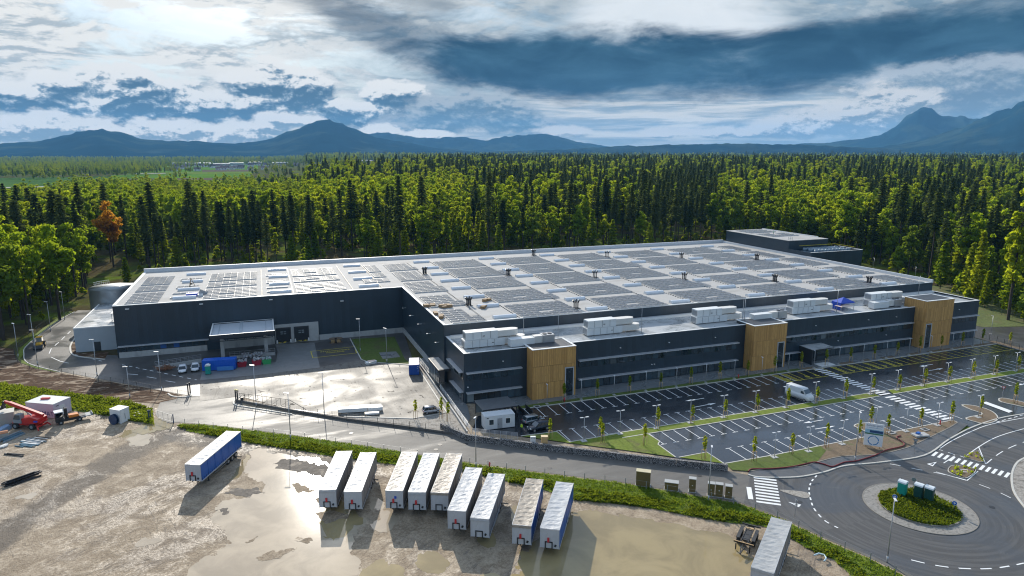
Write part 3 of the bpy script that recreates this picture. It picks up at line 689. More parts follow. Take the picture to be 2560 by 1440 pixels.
strips('edge_line', [(a, b) for a, b in zip(*(lambda L: (L, L[1:]))(w2(smooth([(2350, 1121), (2380, 1102), (2430, 1078), (2480, 1060), (2570, 1043)], 4))))], 0.16, 0.024, PAINT, px=False)
strips('lane_line', [(a, b) for a, b in zip(*(lambda L: (L, L[1:]))(w2(smooth([(2412, 1143), (2440, 1122), (2480, 1098), (2520, 1083), (2575, 1068)], 4))))], 0.16, 0.024, PAINT, px=False)
strips('lane_line', dashes(smooth([(2465, 1160), (2495, 1136), (2530, 1117), (2575, 1100)], 4), 3.0, 2.2), 0.16, 0.024, PAINT, px=False)
strips('lane_line', [((2359, 1158), (2387, 1140)), ((2417, 1202), (2445, 1178)), ((2340, 1180), (2418, 1202)), ((2446, 1116), (2464, 1160)), ((2348, 1124), (2357, 1127)), ((2370, 1131), (2387, 1137)), ((2400, 1140), (2412, 1144))], 0.16, 0.025, PAINT)
strips('dashed_line', dashes([(2490, 1056), (2570, 1034)], 1.2, 0.8), 0.2, 0.03, PAINT, px=False)
# white marks of the service road
strips('dashed_line', dashes([(190, 815), (150, 853), (128, 872)], 3.5, 3.0), 0.25, 0.02, PAINT, px=False)
strips('lane_line', [((123, 884), (128, 872)), ((320, 935), (345, 937)), ((367, 942), (391, 946)), ((414, 952), (438, 956)), ((128, 893), (150, 903)), ((150, 903), (172, 908))], 0.2, 0.02, PAINT)
strips('dashed_line', dashes([(305, 912), (492, 950)], 1.3, 1.3), 0.22, 0.02, PAINT, px=False)
strips('dashed_line', dashes([(188, 887), (255, 903)], 1.3, 1.3), 0.22, 0.02, PAINT, px=False)
# fire-service box painted yellow in front of the dock wall
bx = [(777, 879), (887, 867), (891, 883), (782, 895)]
strips('yellow_box_marking', [(bx[0], bx[1]), (bx[1], bx[2]), (bx[2], bx[3]), (bx[3], bx[0])], 0.18, 0.06, PAINTY)
def text(name, body, size, loc, rz, mat, kind='structure', parent=None, up=False, ext=0.0, align='CENTER'):
    cu = D.curves.new(name, 'FONT'); cu.body = body; cu.size = size; cu.align_x = align; cu.align_y = 'CENTER'; cu.extrude = ext
    o0 = D.objects.new(name, cu); COL.objects.link(o0)
    dg = bpy.context.evaluated_depsgraph_get()
    me = D.meshes.new_from_object(o0.evaluated_get(dg)); D.objects.remove(o0)
    me.materials.clear(); me.materials.append(mat)
    o = link(name, me, parent, kind=kind if not parent else None)
    o.location = loc
    o.rotation_euler = (pi / 2, 0, rz) if up else (0, 0, rz)
    return o
A, B = g(820, 881), g(858, 877)
m = g(838, 879); text('yellow_lettering', 'INTERVENCIJSKE', 1.05, (m.x, m.y + .75, 0.062), 0.0, PAINTY)
text('yellow_lettering', 'POVRŠINE', 1.05, (m.x, m.y - .75, 0.062), 0.0, PAINTY)

# ------------------------------------------------------------------ roundabout island
def disc(name, r0, r1, z, mat, n=64):
    mb = MB()
    for i in range(n):
        a, b = 2 * pi * i / n, 2 * pi * (i + 1) / n
        if r0 > 0: mb.face(*[(RCX + r * cos(t), RCY + r * sin(t), z) for r, t in ((r0, a), (r1, a), (r1, b), (r0, b))])
        else: mb.face((RCX, RCY, z), (RCX + r1 * cos(a), RCY + r1 * sin(a), z), (RCX + r1 * cos(b), RCY + r1 * sin(b), z))
    o = mb.build(name, mat, kind='structure')
    if o.data.polygons[0].normal.z < 0: o.data.flip_normals()
    return o
disc('roundabout_apron', 5.4, 7.46, 0.07, SETT)
kerb('kerb', [(RCX + 7.5 * cos(a), RCY + 7.5 * sin(a)) for a in np.linspace(0, 2 * pi, 64, endpoint=False)], KERBD, w=0.14, h=0.09, px=False, closed=True)
disc('roundabout_grass', 0, 5.4, 0.20, LAWN)
kerb('kerb', [(RCX + 5.45 * cos(a), RCY + 5.45 * sin(a)) for a in np.linspace(0, 2 * pi, 64, endpoint=False)], KERBD, w=0.2, h=0.22, px=False, closed=True)
# splitter islands
for pts in ([(1950, 1225), (2010, 1230), (2025, 1240), (2012, 1246), (1975, 1236)],): sheet('splitter_island', smooth(pts, 4, True), 0.05, GRAVELM)
isl1 = smooth([(2385, 1165), (2372, 1173), (2375, 1182), (2400, 1193), (2417, 1195), (2438, 1178), (2425, 1171)], 3, True)
isl2 = [(2412, 1144), (2430, 1132), (2445, 1128), (2452, 1140), (2460, 1155), (2450, 1156)]
for isl in (isl1, isl2):
    sheet('traffic_island', isl, 0.13, TOPSOIL); kerb('kerb', isl, closed=True)
strips('diamond_marking', [((2401, 1175), (2418, 1176)), ((2418, 1176), (2420, 1182)), ((2420, 1182), (2405, 1181)), ((2405, 1181), (2401, 1175))], 0.14, 0.14, PAINT)
sheet('verge_soil', smooth([(2575, 1140), (2545, 1155), (2531, 1180), (2530, 1210), (2540, 1240), (2575, 1285)], 4) + [(2750, 1300), (2750, 1100)], 0.1, GRAVELM)
kerb('kerb', smooth([(2575, 1140), (2545, 1155), (2531, 1180), (2530, 1210), (2540, 1240), (2575, 1285)], 4), w=0.3)
isl3 = smooth([(2405, 1013), (2440, 1016), (2475, 1027), (2492, 1040), (2491, 1052), (2465, 1060), (2440, 1056), (2415, 1046), (2457, 1036), (2430, 1026)], 3, True)
sheet('soil_island', isl3, 0.12, TOPSOIL); kerb('kerb', isl3, closed=True)
isl4 = smooth([(2497, 998), (2515, 997), (2570, 1010), (2580, 1022), (2540, 1014), (2505, 1006)], 3, True)
sheet('soil_island', isl4, 0.12, TOPSOIL); kerb('kerb', isl4, closed=True)
sheet('traffic_strip', [(2455, 1008), (2465, 1005), (2532, 1029), (2522, 1033)], 0.1, PAINT)

# gravelly islands standing out of the shallow water
for i, pts in enumerate(([(690, 1150), (760, 1150), (830, 1168), (905, 1180), (880, 1200), (820, 1196), (760, 1180), (700, 1172)], [(560, 1232), (600, 1222), (660, 1224), (655, 1236), (610, 1240)], [(545, 1270), (572, 1278), (560, 1285), (540, 1276)],
                         [(745, 1346), (775, 1345), (770, 1352), (748, 1354)], [(790, 1282), (830, 1276), (870, 1290), (850, 1302), (810, 1304)], [(650, 1390), (690, 1378), (740, 1372), (720, 1384), (670, 1394)], [(880, 1268), (915, 1262), (950, 1285), (930, 1300), (900, 1290)],
                         [(610, 1350), (640, 1345), (632, 1356)], [(720, 1205), (760, 1212), (790, 1228), (750, 1226)])):
    sheet('mud_island', rough_edge(pts, .9), -0.0085 + .0006 * i, LANE if i in (0, 1, 2) else MUD, px=False)
# ------------------------------------------------------------------ building materials
CLAD = pmat('anthracite_cladding', (0.024, 0.040, 0.056), 0.38, var=0.10, vs=0.25, stripe=(0, 1.1, 0.010), spec=0.5, cell=(0, 1.1, 0.10))
CLADY = pmat('anthracite_cladding_side', (0.024, 0.040, 0.056), 0.38, var=0.10, vs=0.25, stripe=(1, 1.1, 0.010), spec=0.5, cell=(1, 1.1, 0.10))
MEMB = pmat('roof_membrane', (0.42, 0.41, 0.39), 0.75, var=0.06, vs=0.3, col2=(0.37, 0.355, 0.33), t2=(0.50, 0.66), s2=0.12, spec=0.06, det=7, dist=.8)
MEMBW = pmat('wet_roof_membrane', (0.42, 0.43, 0.43), 0.45, var=0.08, vs=0.4, col2=(0.25, 0.26, 0.26), t2=(0.5, 0.62), s2=0.22, rough2=0.16, rs=0.15)
COPE = pmat('white_coping', (0.72, 0.72, 0.70), 0.45, var=0.04)
CONC = pmat('precast_concrete', (0.40, 0.40, 0.385), 0.75, var=0.12, vs=0.5, col2=(0.31, 0.31, 0.30), t2=(0.5, 0.7), s2=0.4, bump=0.01)
GLASS = pmat('window_glass', (0.018, 0.036, 0.048), 0.04, var=0.0, spec=1.0, obrand=0.7)
GLASSL = pmat('blind_glass', (0.16, 0.19, 0.20), 0.12, var=0.0, obrand=0.5)
ALU = pmat('grey_aluminium', (0.50, 0.51, 0.53), 0.4, metal=0.3, var=0.04)
STEEL = pmat('galvanised_steel', (0.42, 0.43, 0.44), 0.42, metal=0.6, var=0.08)
DARKM = pmat('dark_metal', (0.03, 0.032, 0.036), 0.45, var=0.05)
WHITE = pmat('white_sheet_metal', (0.66, 0.67, 0.66), 0.45, var=0.04, obrand=0.04)
def M_timber():
    m = D.materials.new('timber_boards'); m.use_nodes = True; N = NT(m.node_tree); b = m.node_tree.nodes['Principled BSDF']
    P = N.node('ShaderNodeTexCoord').outputs['Object']; x, y, z = N.sep(P)
    u = N.add(x, y)
    cell = N.m('FLOOR', N.m('DIVIDE', u, 0.17))
    wn = N.node('ShaderNodeTexWhiteNoise', noise_dimensions='2D'); N.put(wn.inputs['Vector'], N.comb(cell, N.m('FLOOR', N.m('DIVIDE', z, 3.72))))
    gr = N.noise(N.comb(N.mul(u, 9.0), N.mul(z, 0.7)), 1.0, 4, 0.6, 0.4)
    kn = N.noise(N.comb(N.mul(u, 2.6), N.mul(z, 2.0)), 1.0, 3, 0.5)
    c = N.mix(wn.outputs[0], (0.42, 0.215, 0.058), (0.66, 0.375, 0.115))
    c = N.mix(N.ss(gr, 0.35, 0.7, 0.0, 0.45), c, (0.27, 0.14, 0.045))
    c = N.mix(N.ss(kn, 0.66, 0.74, 0, 0.6), c, (0.16, 0.08, 0.03))
    N.put(b.inputs['Base Color'], c); b.inputs['Roughness'].default_value = 0.7
    fr = N.m('ABSOLUTE', N.sub(N.m('FRACT', N.m('DIVIDE', u, 0.17)), 0.5))
    bp = N.node('ShaderNodeBump'); bp.inputs['Distance'].default_value = 1.0
    N.put(bp.inputs['Height'], N.ss(fr, 0.40, 0.49, 0.012, 0)); N.l.new(bp.outputs[0], b.inputs['Normal'])
    return m
TIMB = M_timber()
def M_pv():
    m = D.materials.new('solar_cells'); m.use_nodes = True; N = NT(m.node_tree); b = m.node_tree.nodes['Principled BSDF']
    P = N.node('ShaderNodeTexCoord').outputs['Object']
    r = N.noise(P, 0.08, 2, 0.5)
    N.put(b.inputs['Base Color'], N.mix(N.ss(r, 0.4, 0.6), (0.070, 0.077, 0.102), (0.105, 0.113, 0.140)))
    b.inputs['Roughness'].default_value = 0.26; b.inputs['Specular IOR Level'].default_value = 0.25
    return m
PV = M_pv(); PVF = pmat('panel_frame', (0.55, 0.55, 0.54), 0.4, metal=0.4, var=0)

# ------------------------------------------------------------------ the warehouse hall (L-shaped, 13.8 m)
HX0, HX1, HY0, HY1, HZ = 37.4, 191.8, 145.2, 246.9, 13.8
WX0, WY0 = -37.2, 193.0
hall = thing('warehouse_hall', 'huge anthracite warehouse hall with a white roof full of solar panels', 'warehouse', (0, 0, 0))
Lp = [(WX0, WY0), (HX0, WY0), (HX0, HY0), (HX1, HY0), (HX1, HY1), (WX0, HY1)]
mb = MB()
for (a, b) in zip(Lp, Lp[1:] + Lp[:1]): mb.cur = 0 if abs(a[1] - b[1]) < 1e-6 else 1; mb.face((*a, 0), (*b, 0), (*b, HZ), (*a, HZ))
mb.build('wall', [CLAD, CLADY], hall)
mb = MB(); mb.box(HX0 + .02, HY0 + .02, HZ - .3, HX1 - .02, HY1 - .02, HZ - .05).box(WX0 + .02, WY0 + .02, HZ - .3, HX0 + .01, HY1 - .02, HZ - .052); mb.build('roof', MEMB, hall)
RZ = HZ - .05
mb = MB()
mb.box(WX0 - .06, WY0 - .06, HZ - .12, HX0 - .06, WY0 + .45, HZ + .03).box(HX0 - .06, HY0 - .06, HZ - .12, HX0 + .45, WY0 + .45, HZ + .032).box(HX0 + .45, HY0 - .06, HZ - .12, HX1 - .5, HY0 + .42, HZ + .028)
mb.box(WX0 - .06, WY0 + .45, HZ - .12, WX0 + .75, HY1 - .6, HZ + .12)
mb.build('coping', COPE, hall)
mb = MB(); mb.box(WX0 - .05, HY1 - .6, HZ - .2, HX1 + .05, HY1 + .05, HZ + 1.15).box(HX1 - .5, HY0 - .05, HZ - .2, HX1 + .06, HY1 - .6, HZ + .75)
mb.build('parapet', pmat('parapet_membrane', (0.58, 0.60, 0.62), 0.5, var=0.05), hall)
# pale precast plinth
def panels(parent, name, axis, a0, a1, step, off, z0, z1, mat, th=.18, gap=.03):
    n = max(1, round((a1 - a0) / step)); w = (a1 - a0) / n; me = None
    for i in range(n):
        if me is None:
            mb = MB(); L = w - gap
            if axis == 'x': mb.box(0, -th, z0, L, 0.05, z1)
            else: mb.box(-th, 0, z0, 0.05, L, z1)
            o = mb.build(name, mat, parent); me = o.data
        else: o = link(name, me, parent)
        o.location = (a0 + i * w, off, 0) if axis == 'x' else (off, a0 + i * w, 0)
panels(hall, 'plinth_panel', 'x', 13.3, HX0 - .2, 6.0, WY0, 0, 1.55, CONC)
panels(hall, 'plinth_panel', 'y', 158.0, WY0 - .2, 6.0, HX0, 0, 1.55, CONC)
panels(hall, 'plinth_panel', 'x', -12.5, 1.3, 4.6, WY0, 0, 2.4, CONC)
panels(hall, 'plinth_panel', 'x', -36.8, -15.9, 5.2, WY0 - .35, 0, 1.5, CONC)
panels(hall, 'dock_wall_panel', 'x', 1.5, 13.2, 3.9, WY0 - .05, 0, 5.45, CONC, th=.35)
DOORM = pmat('black_dock_door', (0.012, 0.014, 0.018), 0.4, var=0, stripe=(2, .6, .01))
for x in (1.95, 6.75):
    mb = MB(); mb.box(x - .25, WY0 - .62, .55, x, WY0 - .4, 4.45).box(x + 3.5, WY0 - .62, .55, x + 3.75, WY0 - .4, 4.45).box(x - .25, WY0 - .62, 4.2, x + 3.75, WY0 - .4, 4.6)
    fr = mb.build('dock_shelter', DARKM, hall)
    mb = MB(); mb.box(x, WY0 - .5, .6, x + 3.5, WY0 - .42, 4.2); dr = mb.build('dock_door', DOORM, hall)
    for (i, k) in ((0, 0), (1, 0), (0, 1), (1, 1)):
        mb = MB(); mb.box(x + .95 + .85 * i, WY0 - .54, 2.7 + .55 * k, x + 1.6 + .85 * i, WY0 - .505, 3.0 + .55 * k); mb.build('door_window', GLASSL, dr)
    mb = MB(); mb.box(x + .3, WY0 - .95, .35, x + 3.2, WY0 - .5, .6); mb.build('dock_leveller', pmat('hazard_yellow', (0.55, 0.42, 0.05), 0.5, col2=(0.02, 0.02, 0.02), t2=(.48, .52), s2=1.3) if x < 3 else D.materials['hazard_yellow'], hall)
    mb = MB(); mb.box(x - .2, WY0 - .95, .35, x + .12, WY0 - .45, 1.15); mb.build('dock_bumper', COPE, hall); MB().box(x + 3.4, WY0 - .95, .35, x + 3.72, WY0 - .45, 1.15).build('dock_bumper', COPE, hall)
# window strip of the left wing
mb = MB(); mb.box(-36.9, WY0 - 1.0, 2.95, -15.4, WY0 + .02, 3.15); mb.build('sunshade', ALU, hall)
mb = MB(); mb.box(-36.7, WY0 - .2, 1.52, -16.0, WY0 + .02, 2.9); ws = mb.build('window_strip', DARKM, hall)
BLUEW = pmat('blue_film_window', (0.03, 0.10, 0.30), 0.2, var=0)
for i in range(13):
    mb = MB(); x = -36.5 + i * 1.56; mb.box(x, WY0 - .26, 1.65, x + 1.4, WY0 - .18, 2.75); mb.build('pane', BLUEW if i in (6, 8) else GLASS, ws)
# small lights high on the walls
for (x, z) in ((-33.9, 12.7), (-16.5, 12.7), (1.0, 12.6), (20.0, 10.8)):
    mb = MB(); mb.box(x - .45, WY0 - .35, z, x + .45, WY0 - .02, z + .22); mb.build('wall_light', COPE, hall)
for y in (188, 178, 168, 158, 149.5):
    mb = MB(); mb.bar((HX0 - .9, y, 8.6), (HX0, y, 8.6), .08).box(HX0 - 1.1, y - .15, 8.5, HX0 - .8, y + .15, 8.65); mb.build('wall_light', COPE, hall)

# ------------------------------------------------------------------ rooftop: skylights, solar panels, smoke vents
PXW, PYD, GX, GY = 1.86, 1.50, 1.96, 2.06
zf, zb = .34, .22
mb = MB(); mb.cur = 0
mb.face((0, 0, zf), (PXW, 0, zf), (PXW, PYD, zb), (0, PYD, zb))
mb.cur = 1; mb.face((0, 0, .0), (PXW, 0, .0), (PXW, 0, zf), (0, 0, zf)); mb.face((0, PYD, zb), (PXW, PYD, zb), (PXW, PYD, 0), (0, PYD, 0))
mb.face((0, 0, 0), (0, 0, zf), (0, PYD, zb), (0, PYD, 0)); mb.face((PXW, 0, zf), (PXW, 0, 0), (PXW, PYD, 0), (PXW, PYD, zb))
e = .006; sl = (zb - zf) / PYD
mb.face((0, 0, zf + e), (PXW, 0, zf + e), (PXW, .10, zf + e + .10 * sl), (0, .10, zf + e + .10 * sl))
mb.face((0, .10, zf + e + .10 * sl), (.09, .10, zf + e + .10 * sl), (.09, PYD, zb + e), (0, PYD, zb + e))
pv0 = mb.build('solar_panel', [PV, PVF], hall); PVME = pv0.data; D.objects.remove(pv0)
rows5 = [(144.9, 160.2), (163.0, 179.2), (182.3, 199.0), (201.6, 218.9), (220.9, 236.8)]
rows5 = [(a + .3, b) for a, b in rows5]
spots = []
def block(x0, x1, y0, y1, hole=True, ext=0, z=RZ):
    nx = int((x1 - x0) / GX); ny = int((y1 - y0 + .4) / GY); cx, cy = nx // 2, ny // 2
    for j in range(ny):
        m = nx + (ext if j < ny // 2 and ext else 0)
        for i in range(m):
            if hole and j == cy - 1 and i in (cx - 1, cx): continue
            spots.append((x0 + i * GX, y0 + j * GY, z))
for r, (a, b) in enumerate(rows5):
    block(38.9 + (0 if r else .8), 47.4, a, b, False, 1)
    for k in range(5):
        x0 = 57.0 + 24.62 * k
        x1 = x0 + (15.8 if k < 4 else 17.7)
        block(x0, x1, a, b, True, (1 if k in (0, 2) and r in (1, 3) else 0))
    block(57.0 + 24.62 * 5 + .4, 189.8 if r < 3 else 187, a, b, False)
wr = [(194.0, 209.0), (210.8, 219.4), (221.0, 237.0)]
for (a, b) in wr:
    block(-34.6, -25.4, a, b, False); block(-16.2, -1.0, a, b); block(8.0, 23.4, a, b)
for (x0, x1) in ((-24.4, -18.0), (.2, 6.6)):
    for (a, b) in ((197.6, 201.2), (203.8, 207.4), (212.2, 216.2), (225.0, 228.8)): block(x0, x1, a, b, False)

block(32.2, 37.2, 211.0, 219.3, False); block(32.2, 37.2, 221, 237, False); block(28, 37.2, 202.5, 208.8, False)
def dist(p): return (Vector(p) - CAMP).length
spots.sort(key=dist)
for p in spots[:300]:
    o = link('solar_panel', PVME, hall); o.location = p
nv = len(PVME.vertices); V = np.empty(nv * 3); PVME.vertices.foreach_get('co', V); V = V.reshape(-1, 3)
rest = spots[300:]
F = [tuple(p.vertices) for p in PVME.polygons]; MI = [p.material_index for p in PVME.polygons]
allv = np.concatenate([V + np.array(p) for p in rest]); allf = [tuple(i + k * nv for i in f) for k in range(len(rest)) for f in F]
me = D.meshes.new('solar_panel'); me.from_pydata(allv.tolist(), [], allf); me.materials.append(PV); me.materials.append(PVF)
me.polygons.foreach_set('material_index', MI * len(rest)); me.update()
link('solar_panel', me, hall, kind='stuff')
# tubular skylights lying in the white aisles
def sky_mesh(L=5.7, w=1.5, h=.75):
    mb = MB(); mb.box(-L / 2, -w / 2, 0, L / 2, w / 2, .32)
    n = 6; prev = None
    for i in range(n + 1):
        a = pi * i / n; p = (-w / 2 * cos(a) * .92, .32 + (h - .32) * sin(a))
        if prev: mb.face((-L / 2, *prev), (L / 2, *prev), (L / 2, *p), (-L / 2, *p))
        prev = p
    for sx in (-1, 1): mb.face(*[(sx * L / 2, -w / 2 * cos(pi * i / n) * .92, .32 + (h - .32) * sin(pi * i / n)) for i in range(n + 1)])
    return mb
SKYM = pmat('skylight_shell', (0.66, 0.68, 0.70), 0.3, var=0.05, vs=.8)
s0 = sky_mesh().build('skylight', SKYM, hall); SKME = s0.data
ny8 = [147.3, 159.8, 171.8, 184.6, 197.1, 209.4, 222.2, 235.8]
first = True
vents = []
for k in range(-3, 6):
    xc = 52.9 + 24.55 * k
    for j, y in enumerate(ny8):
        if k < 0 and y < 195: continue
        if xc + 3 > 189 and j > 5: continue
        o = s0 if first else link('skylight', SKME, hall); first = False
        o.location = (xc, y, RZ)
        if (j + k) % 4 == 1 and k >= 0: vents.append((xc - 4.2, y + 3.0))
# smoke vents: clusters of dark pipes on small frames
mb = MB()
for a in range(6):
    px, py = .55 * cos(a * 1.05), .55 * sin(a * 1.05)
    mb.cyl((px, py, 0.1), (px, py, 1.7 + .3 * (a % 2)), .13, n=6); mb.cyl((px, py, 1.5), (px * 1.6, py * 1.6, 2.2), .2, n=6)
mb.box(-.9, -.9, 0, .9, .9, .14)
v0 = thing('exhaust_stack', 'cluster of dark exhaust pipes standing on the white warehouse roof', 'exhaust stack', (*vents[0], RZ), group='exhaust stacks on the warehouse roof')
mb.build('pipes', DARKM, v0)
for i, (x, y) in enumerate(vents[1:]): inst(v0, (x, y, RZ), 0, None)
# lines of round ballast feet along the aisles, and lightning conductor wire
mb = MB()
for k in range(-2, 6):
    for xx in (56.2 + 24.55 * k, 56.2 + 24.55 * k - 8.3):
        y = 146 if k > 0 or xx > 40 else 195
        while y < 238:
            mb.box(xx - .16, y - .16, RZ, xx + .16, y + .16, RZ + .14); y += 1.15
mb.build('ballast_feet', DARKM, hall, kind='stuff')

# ------------------------------------------------------------------ plant towers behind the hall on the right
pt = thing('plant_tower', 'windowless dark block rising above the far right corner of the warehouse roof', 'plant building', (0, 0, 0))
mb = MB(); mb.cur = 0; mb.box(192.0, 206.8, 0, 211.6, 244.6, 19.05); o = mb.build('wall', [CLAD], pt)
mb = MB(); mb.box(191.9, 206.7, 19.05, 211.7, 244.7, 19.2); mb.build('roof', MEMB, pt)
pvs = []
for j in range(9):
    for i in range(7):
        if (i, j) in ((3, 2), (4, 2), (3, 3), (4, 3)): continue
        if j == 4: continue
        pvs.append((194.6 + i * GX, 219.0 + j * GY * 1.3, 19.2))
for p in pvs:
    o = link('solar_panel', PVME, pt); o.location = p
mb = MB(); mb.box(211.3, 212, 19.2, 211.7, 244.7, 19.5); mb.build('parapet', COPE, pt)
mb = MB()
for dx in (0, 1.2):
    for dy in (0, .9): mb.bar((193 + dx, 207.3 + dy, 19.2), (193 + dx, 207.3 + dy, 20.5), .07)
for z in (19.9, 20.5): mb.bar((193, 207.3, z), (194.2, 207.3, z), .06).bar((193, 208.2, z), (194.2, 208.2, z), .06)
mb.build('ladder_cage', STEEL, pt)
pb = thing('cooling_plant', 'low dark block with rows of cooling fans behind its parapet beside the plant tower', 'plant building', (0, 0, 0))
mb = MB(); mb.box(192.0, 195.0, 0, 217.5, 206.7, 13.4)
mb.box(192.0, 195.0, 13.4, 217.5, 195.35, 16.0).box(217.15, 195.35, 13.4, 217.5, 206.7, 16.0).box(192.0, 195.35, 13.4, 192.35, 206.7, 16.0); mb.build('wall', CLAD, pb)
mb = MB(); mb.box(191.95, 194.95, 16.0, 217.55, 195.4, 16.08).box(217.1, 195.4, 16.0, 217.55, 206.7, 16.08); mb.build('coping', COPE, pb)
mb = MB()
for j in range(3):
    for i in range(10): mb.cyl((197.5 + i * 1.75, 198 + j * 3.0, 15.2), (197.5 + i * 1.75, 198 + j * 3.0, 16.5), .75, n=8)
    mb.box(196.5, 196.9 + j * 3.0, 13.4, 214.5, 199.0 + j * 3.0, 15.3)
mb.build('cooling_fans', pmat('blue_grey_metal', (0.16, 0.22, 0.27), 0.4, var=.1), pb)
mb = MB(); mb.bar((197, 206.4, 17.0), (215, 206.4, 17.0), .12).bar((215, 206.4, 17.0), (215, 197, 17.0), .12); mb.build('guard_rail', PAINTY, pb)

# ------------------------------------------------------------------ office wing with timber towers
OX0, OX1, OY0, OZ = 37.84, 192.1, 130.5, 11.04
off = thing('office_wing', 'long anthracite two-storey office wing with three timber stair towers', 'office building', (0, 0, 0))
mb = MB()
mb.cur = 0; mb.face((OX0, OY0, 0), (OX1, OY0, 0), (OX1, OY0, OZ), (OX0, OY0, OZ))
mb.cur = 1; mb.face((OX0, HY0 - .01, 0), (OX0, OY0, 0), (OX0, OY0, OZ), (OX0, HY0 - .01, OZ)); mb.face((OX1, OY0, 0), (OX1, HY0 - .01, 0), (OX1, HY0 - .01, OZ), (OX1, OY0, OZ))
mb.cur = 0; mb.face((OX0, OY0 + .4, OZ), (OX1, OY0 + .4, OZ), (OX1, OY0 + .4, OZ - .5), (OX0, OY0 + .4, OZ - .5))
mb.build('wall', [CLAD, CLADY], off)
ORZ = OZ - .40
mb = MB(); mb.face((OX0 + .02, OY0 + .02, ORZ), (OX1 - .02, OY0 + .02, ORZ), (OX1 - .02, HY0 - .02, ORZ), (OX0 + .02, HY0 - .02, ORZ)); mb.build('roof', MEMBW, off)
mb = MB(); mb.box(OX0 - .05, OY0 - .05, OZ - .02, OX1 + .05, OY0 + .45, OZ + .05).box(OX0 - .05, OY0 + .45, OZ - .02, OX0 + .45, HY0 - .02, OZ + .052).box(OX1 - .45, OY0 + .45, OZ - .02, OX1 + .05, HY0 - .02, OZ + .052)
mb.box(OX0 + .5, HY0 - 1.0, ORZ, OX1 - .5, HY0 - .03, ORZ + .5)
mb.build('coping', COPE, off)
mb = MB(); mb.box(OX0 + 1, HY0 - .7, ORZ + .5, OX1 - 1, HY0 - .3, ORZ + .7); mb.build('gutter', ALU, off)
# window strips
pane_me = {}
def strip(x0, x1, z0, z1, zs, light=()):
    mb = MB(); mb.box(x0, OY0 - .06, z0, x1, OY0 + .03, z1); fr = mb.build('window_strip', DARKM, off)
    n = max(1, round((x1 - x0) / 1.62)); w = (x1 - x0) / n
    for i in range(n):
        key = (round(w, 3), z0, z1)
        if key not in pane_me:
            mb = MB(); mb.box(0, -.04, z0 + .08, w - .09, 0, z1 - .06); o = mb.build('pane', GLASS, fr); pane_me[key] = o.data; D.objects.remove(o)
        o = link('pane', pane_me[key], fr); o.location = (x0 + i * w + .05, OY0 - .075, 0)
        if random.random() < .05: o.material_slots[0].link = 'OBJECT'; o.material_slots[0].material = GLASSL
    mb = MB(); mb.box(x0 - .2, OY0 - .95, zs, x1 + .1, OY0, zs + .20)
    for k in range(int((x1 - x0) / 3.2) + 1): mb.box(x0 + k * 3.2, OY0 - .9, zs - .12, x0 + k * 3.2 + .08, OY0, zs)
    mb.build('sunshade', ALU, off)
for (a, b) in ((38.4, 50.6), (64.5, 107.6), (121.4, 166.0), (181.0, 191.6)):
    strip(a, b, 5.05, 6.55, 6.72)
    if a > 120 and a < 130:
        strip(121.4, 127.0, .2, 2.2, 2.32); strip(134.6, 166.0, .2, 2.2, 2.32)
    else: strip(a, b, .2, 2.2, 2.32)
# west gable windows
def wstrip(y0, y1, z0, z1, zs):
    mb = MB(); mb.box(OX0 - .06, y0, z0, OX0 + .03, y1, z1); fr = mb.build('window_strip', DARKM, off)
    n = round((y1 - y0) / 1.6); w = (y1 - y0) / n
    for i in range(n):
        mb = MB(); mb.box(OX0 - .11, y0 + i * w + .05, z0 + .08, OX0 - .06, y0 + (i + 1) * w - .05, z1 - .06); mb.build('pane', GLASSL if i % 3 == 1 else GLASS, fr)
    mb = MB(); mb.box(OX0 - .9, y0 - .1, zs, OX0, y1 + .2, zs + .18); mb.build('sunshade', ALU, off)
wstrip(131.2, 141.5, 5.05, 6.5, 6.7); wstrip(131.2, 139, .2, 2.2, 2.3)
# small lights on the facade
for x, z in ((46.5, 8.5), (75, 8.6), (88.0, 8.6), (101, 8.6), (132, 8.8), (150, 8.8), (160, 8.8), (184, 8.9), (38.6, 3.6), (83.5, 3.7), (84.2, 3.7), (140, 4), (157, 4)):
    mb = MB(); mb.box(x - .13, OY0 - .3, z, x + .13, OY0, z + .14); mb.build('wall_light', COPE, off)
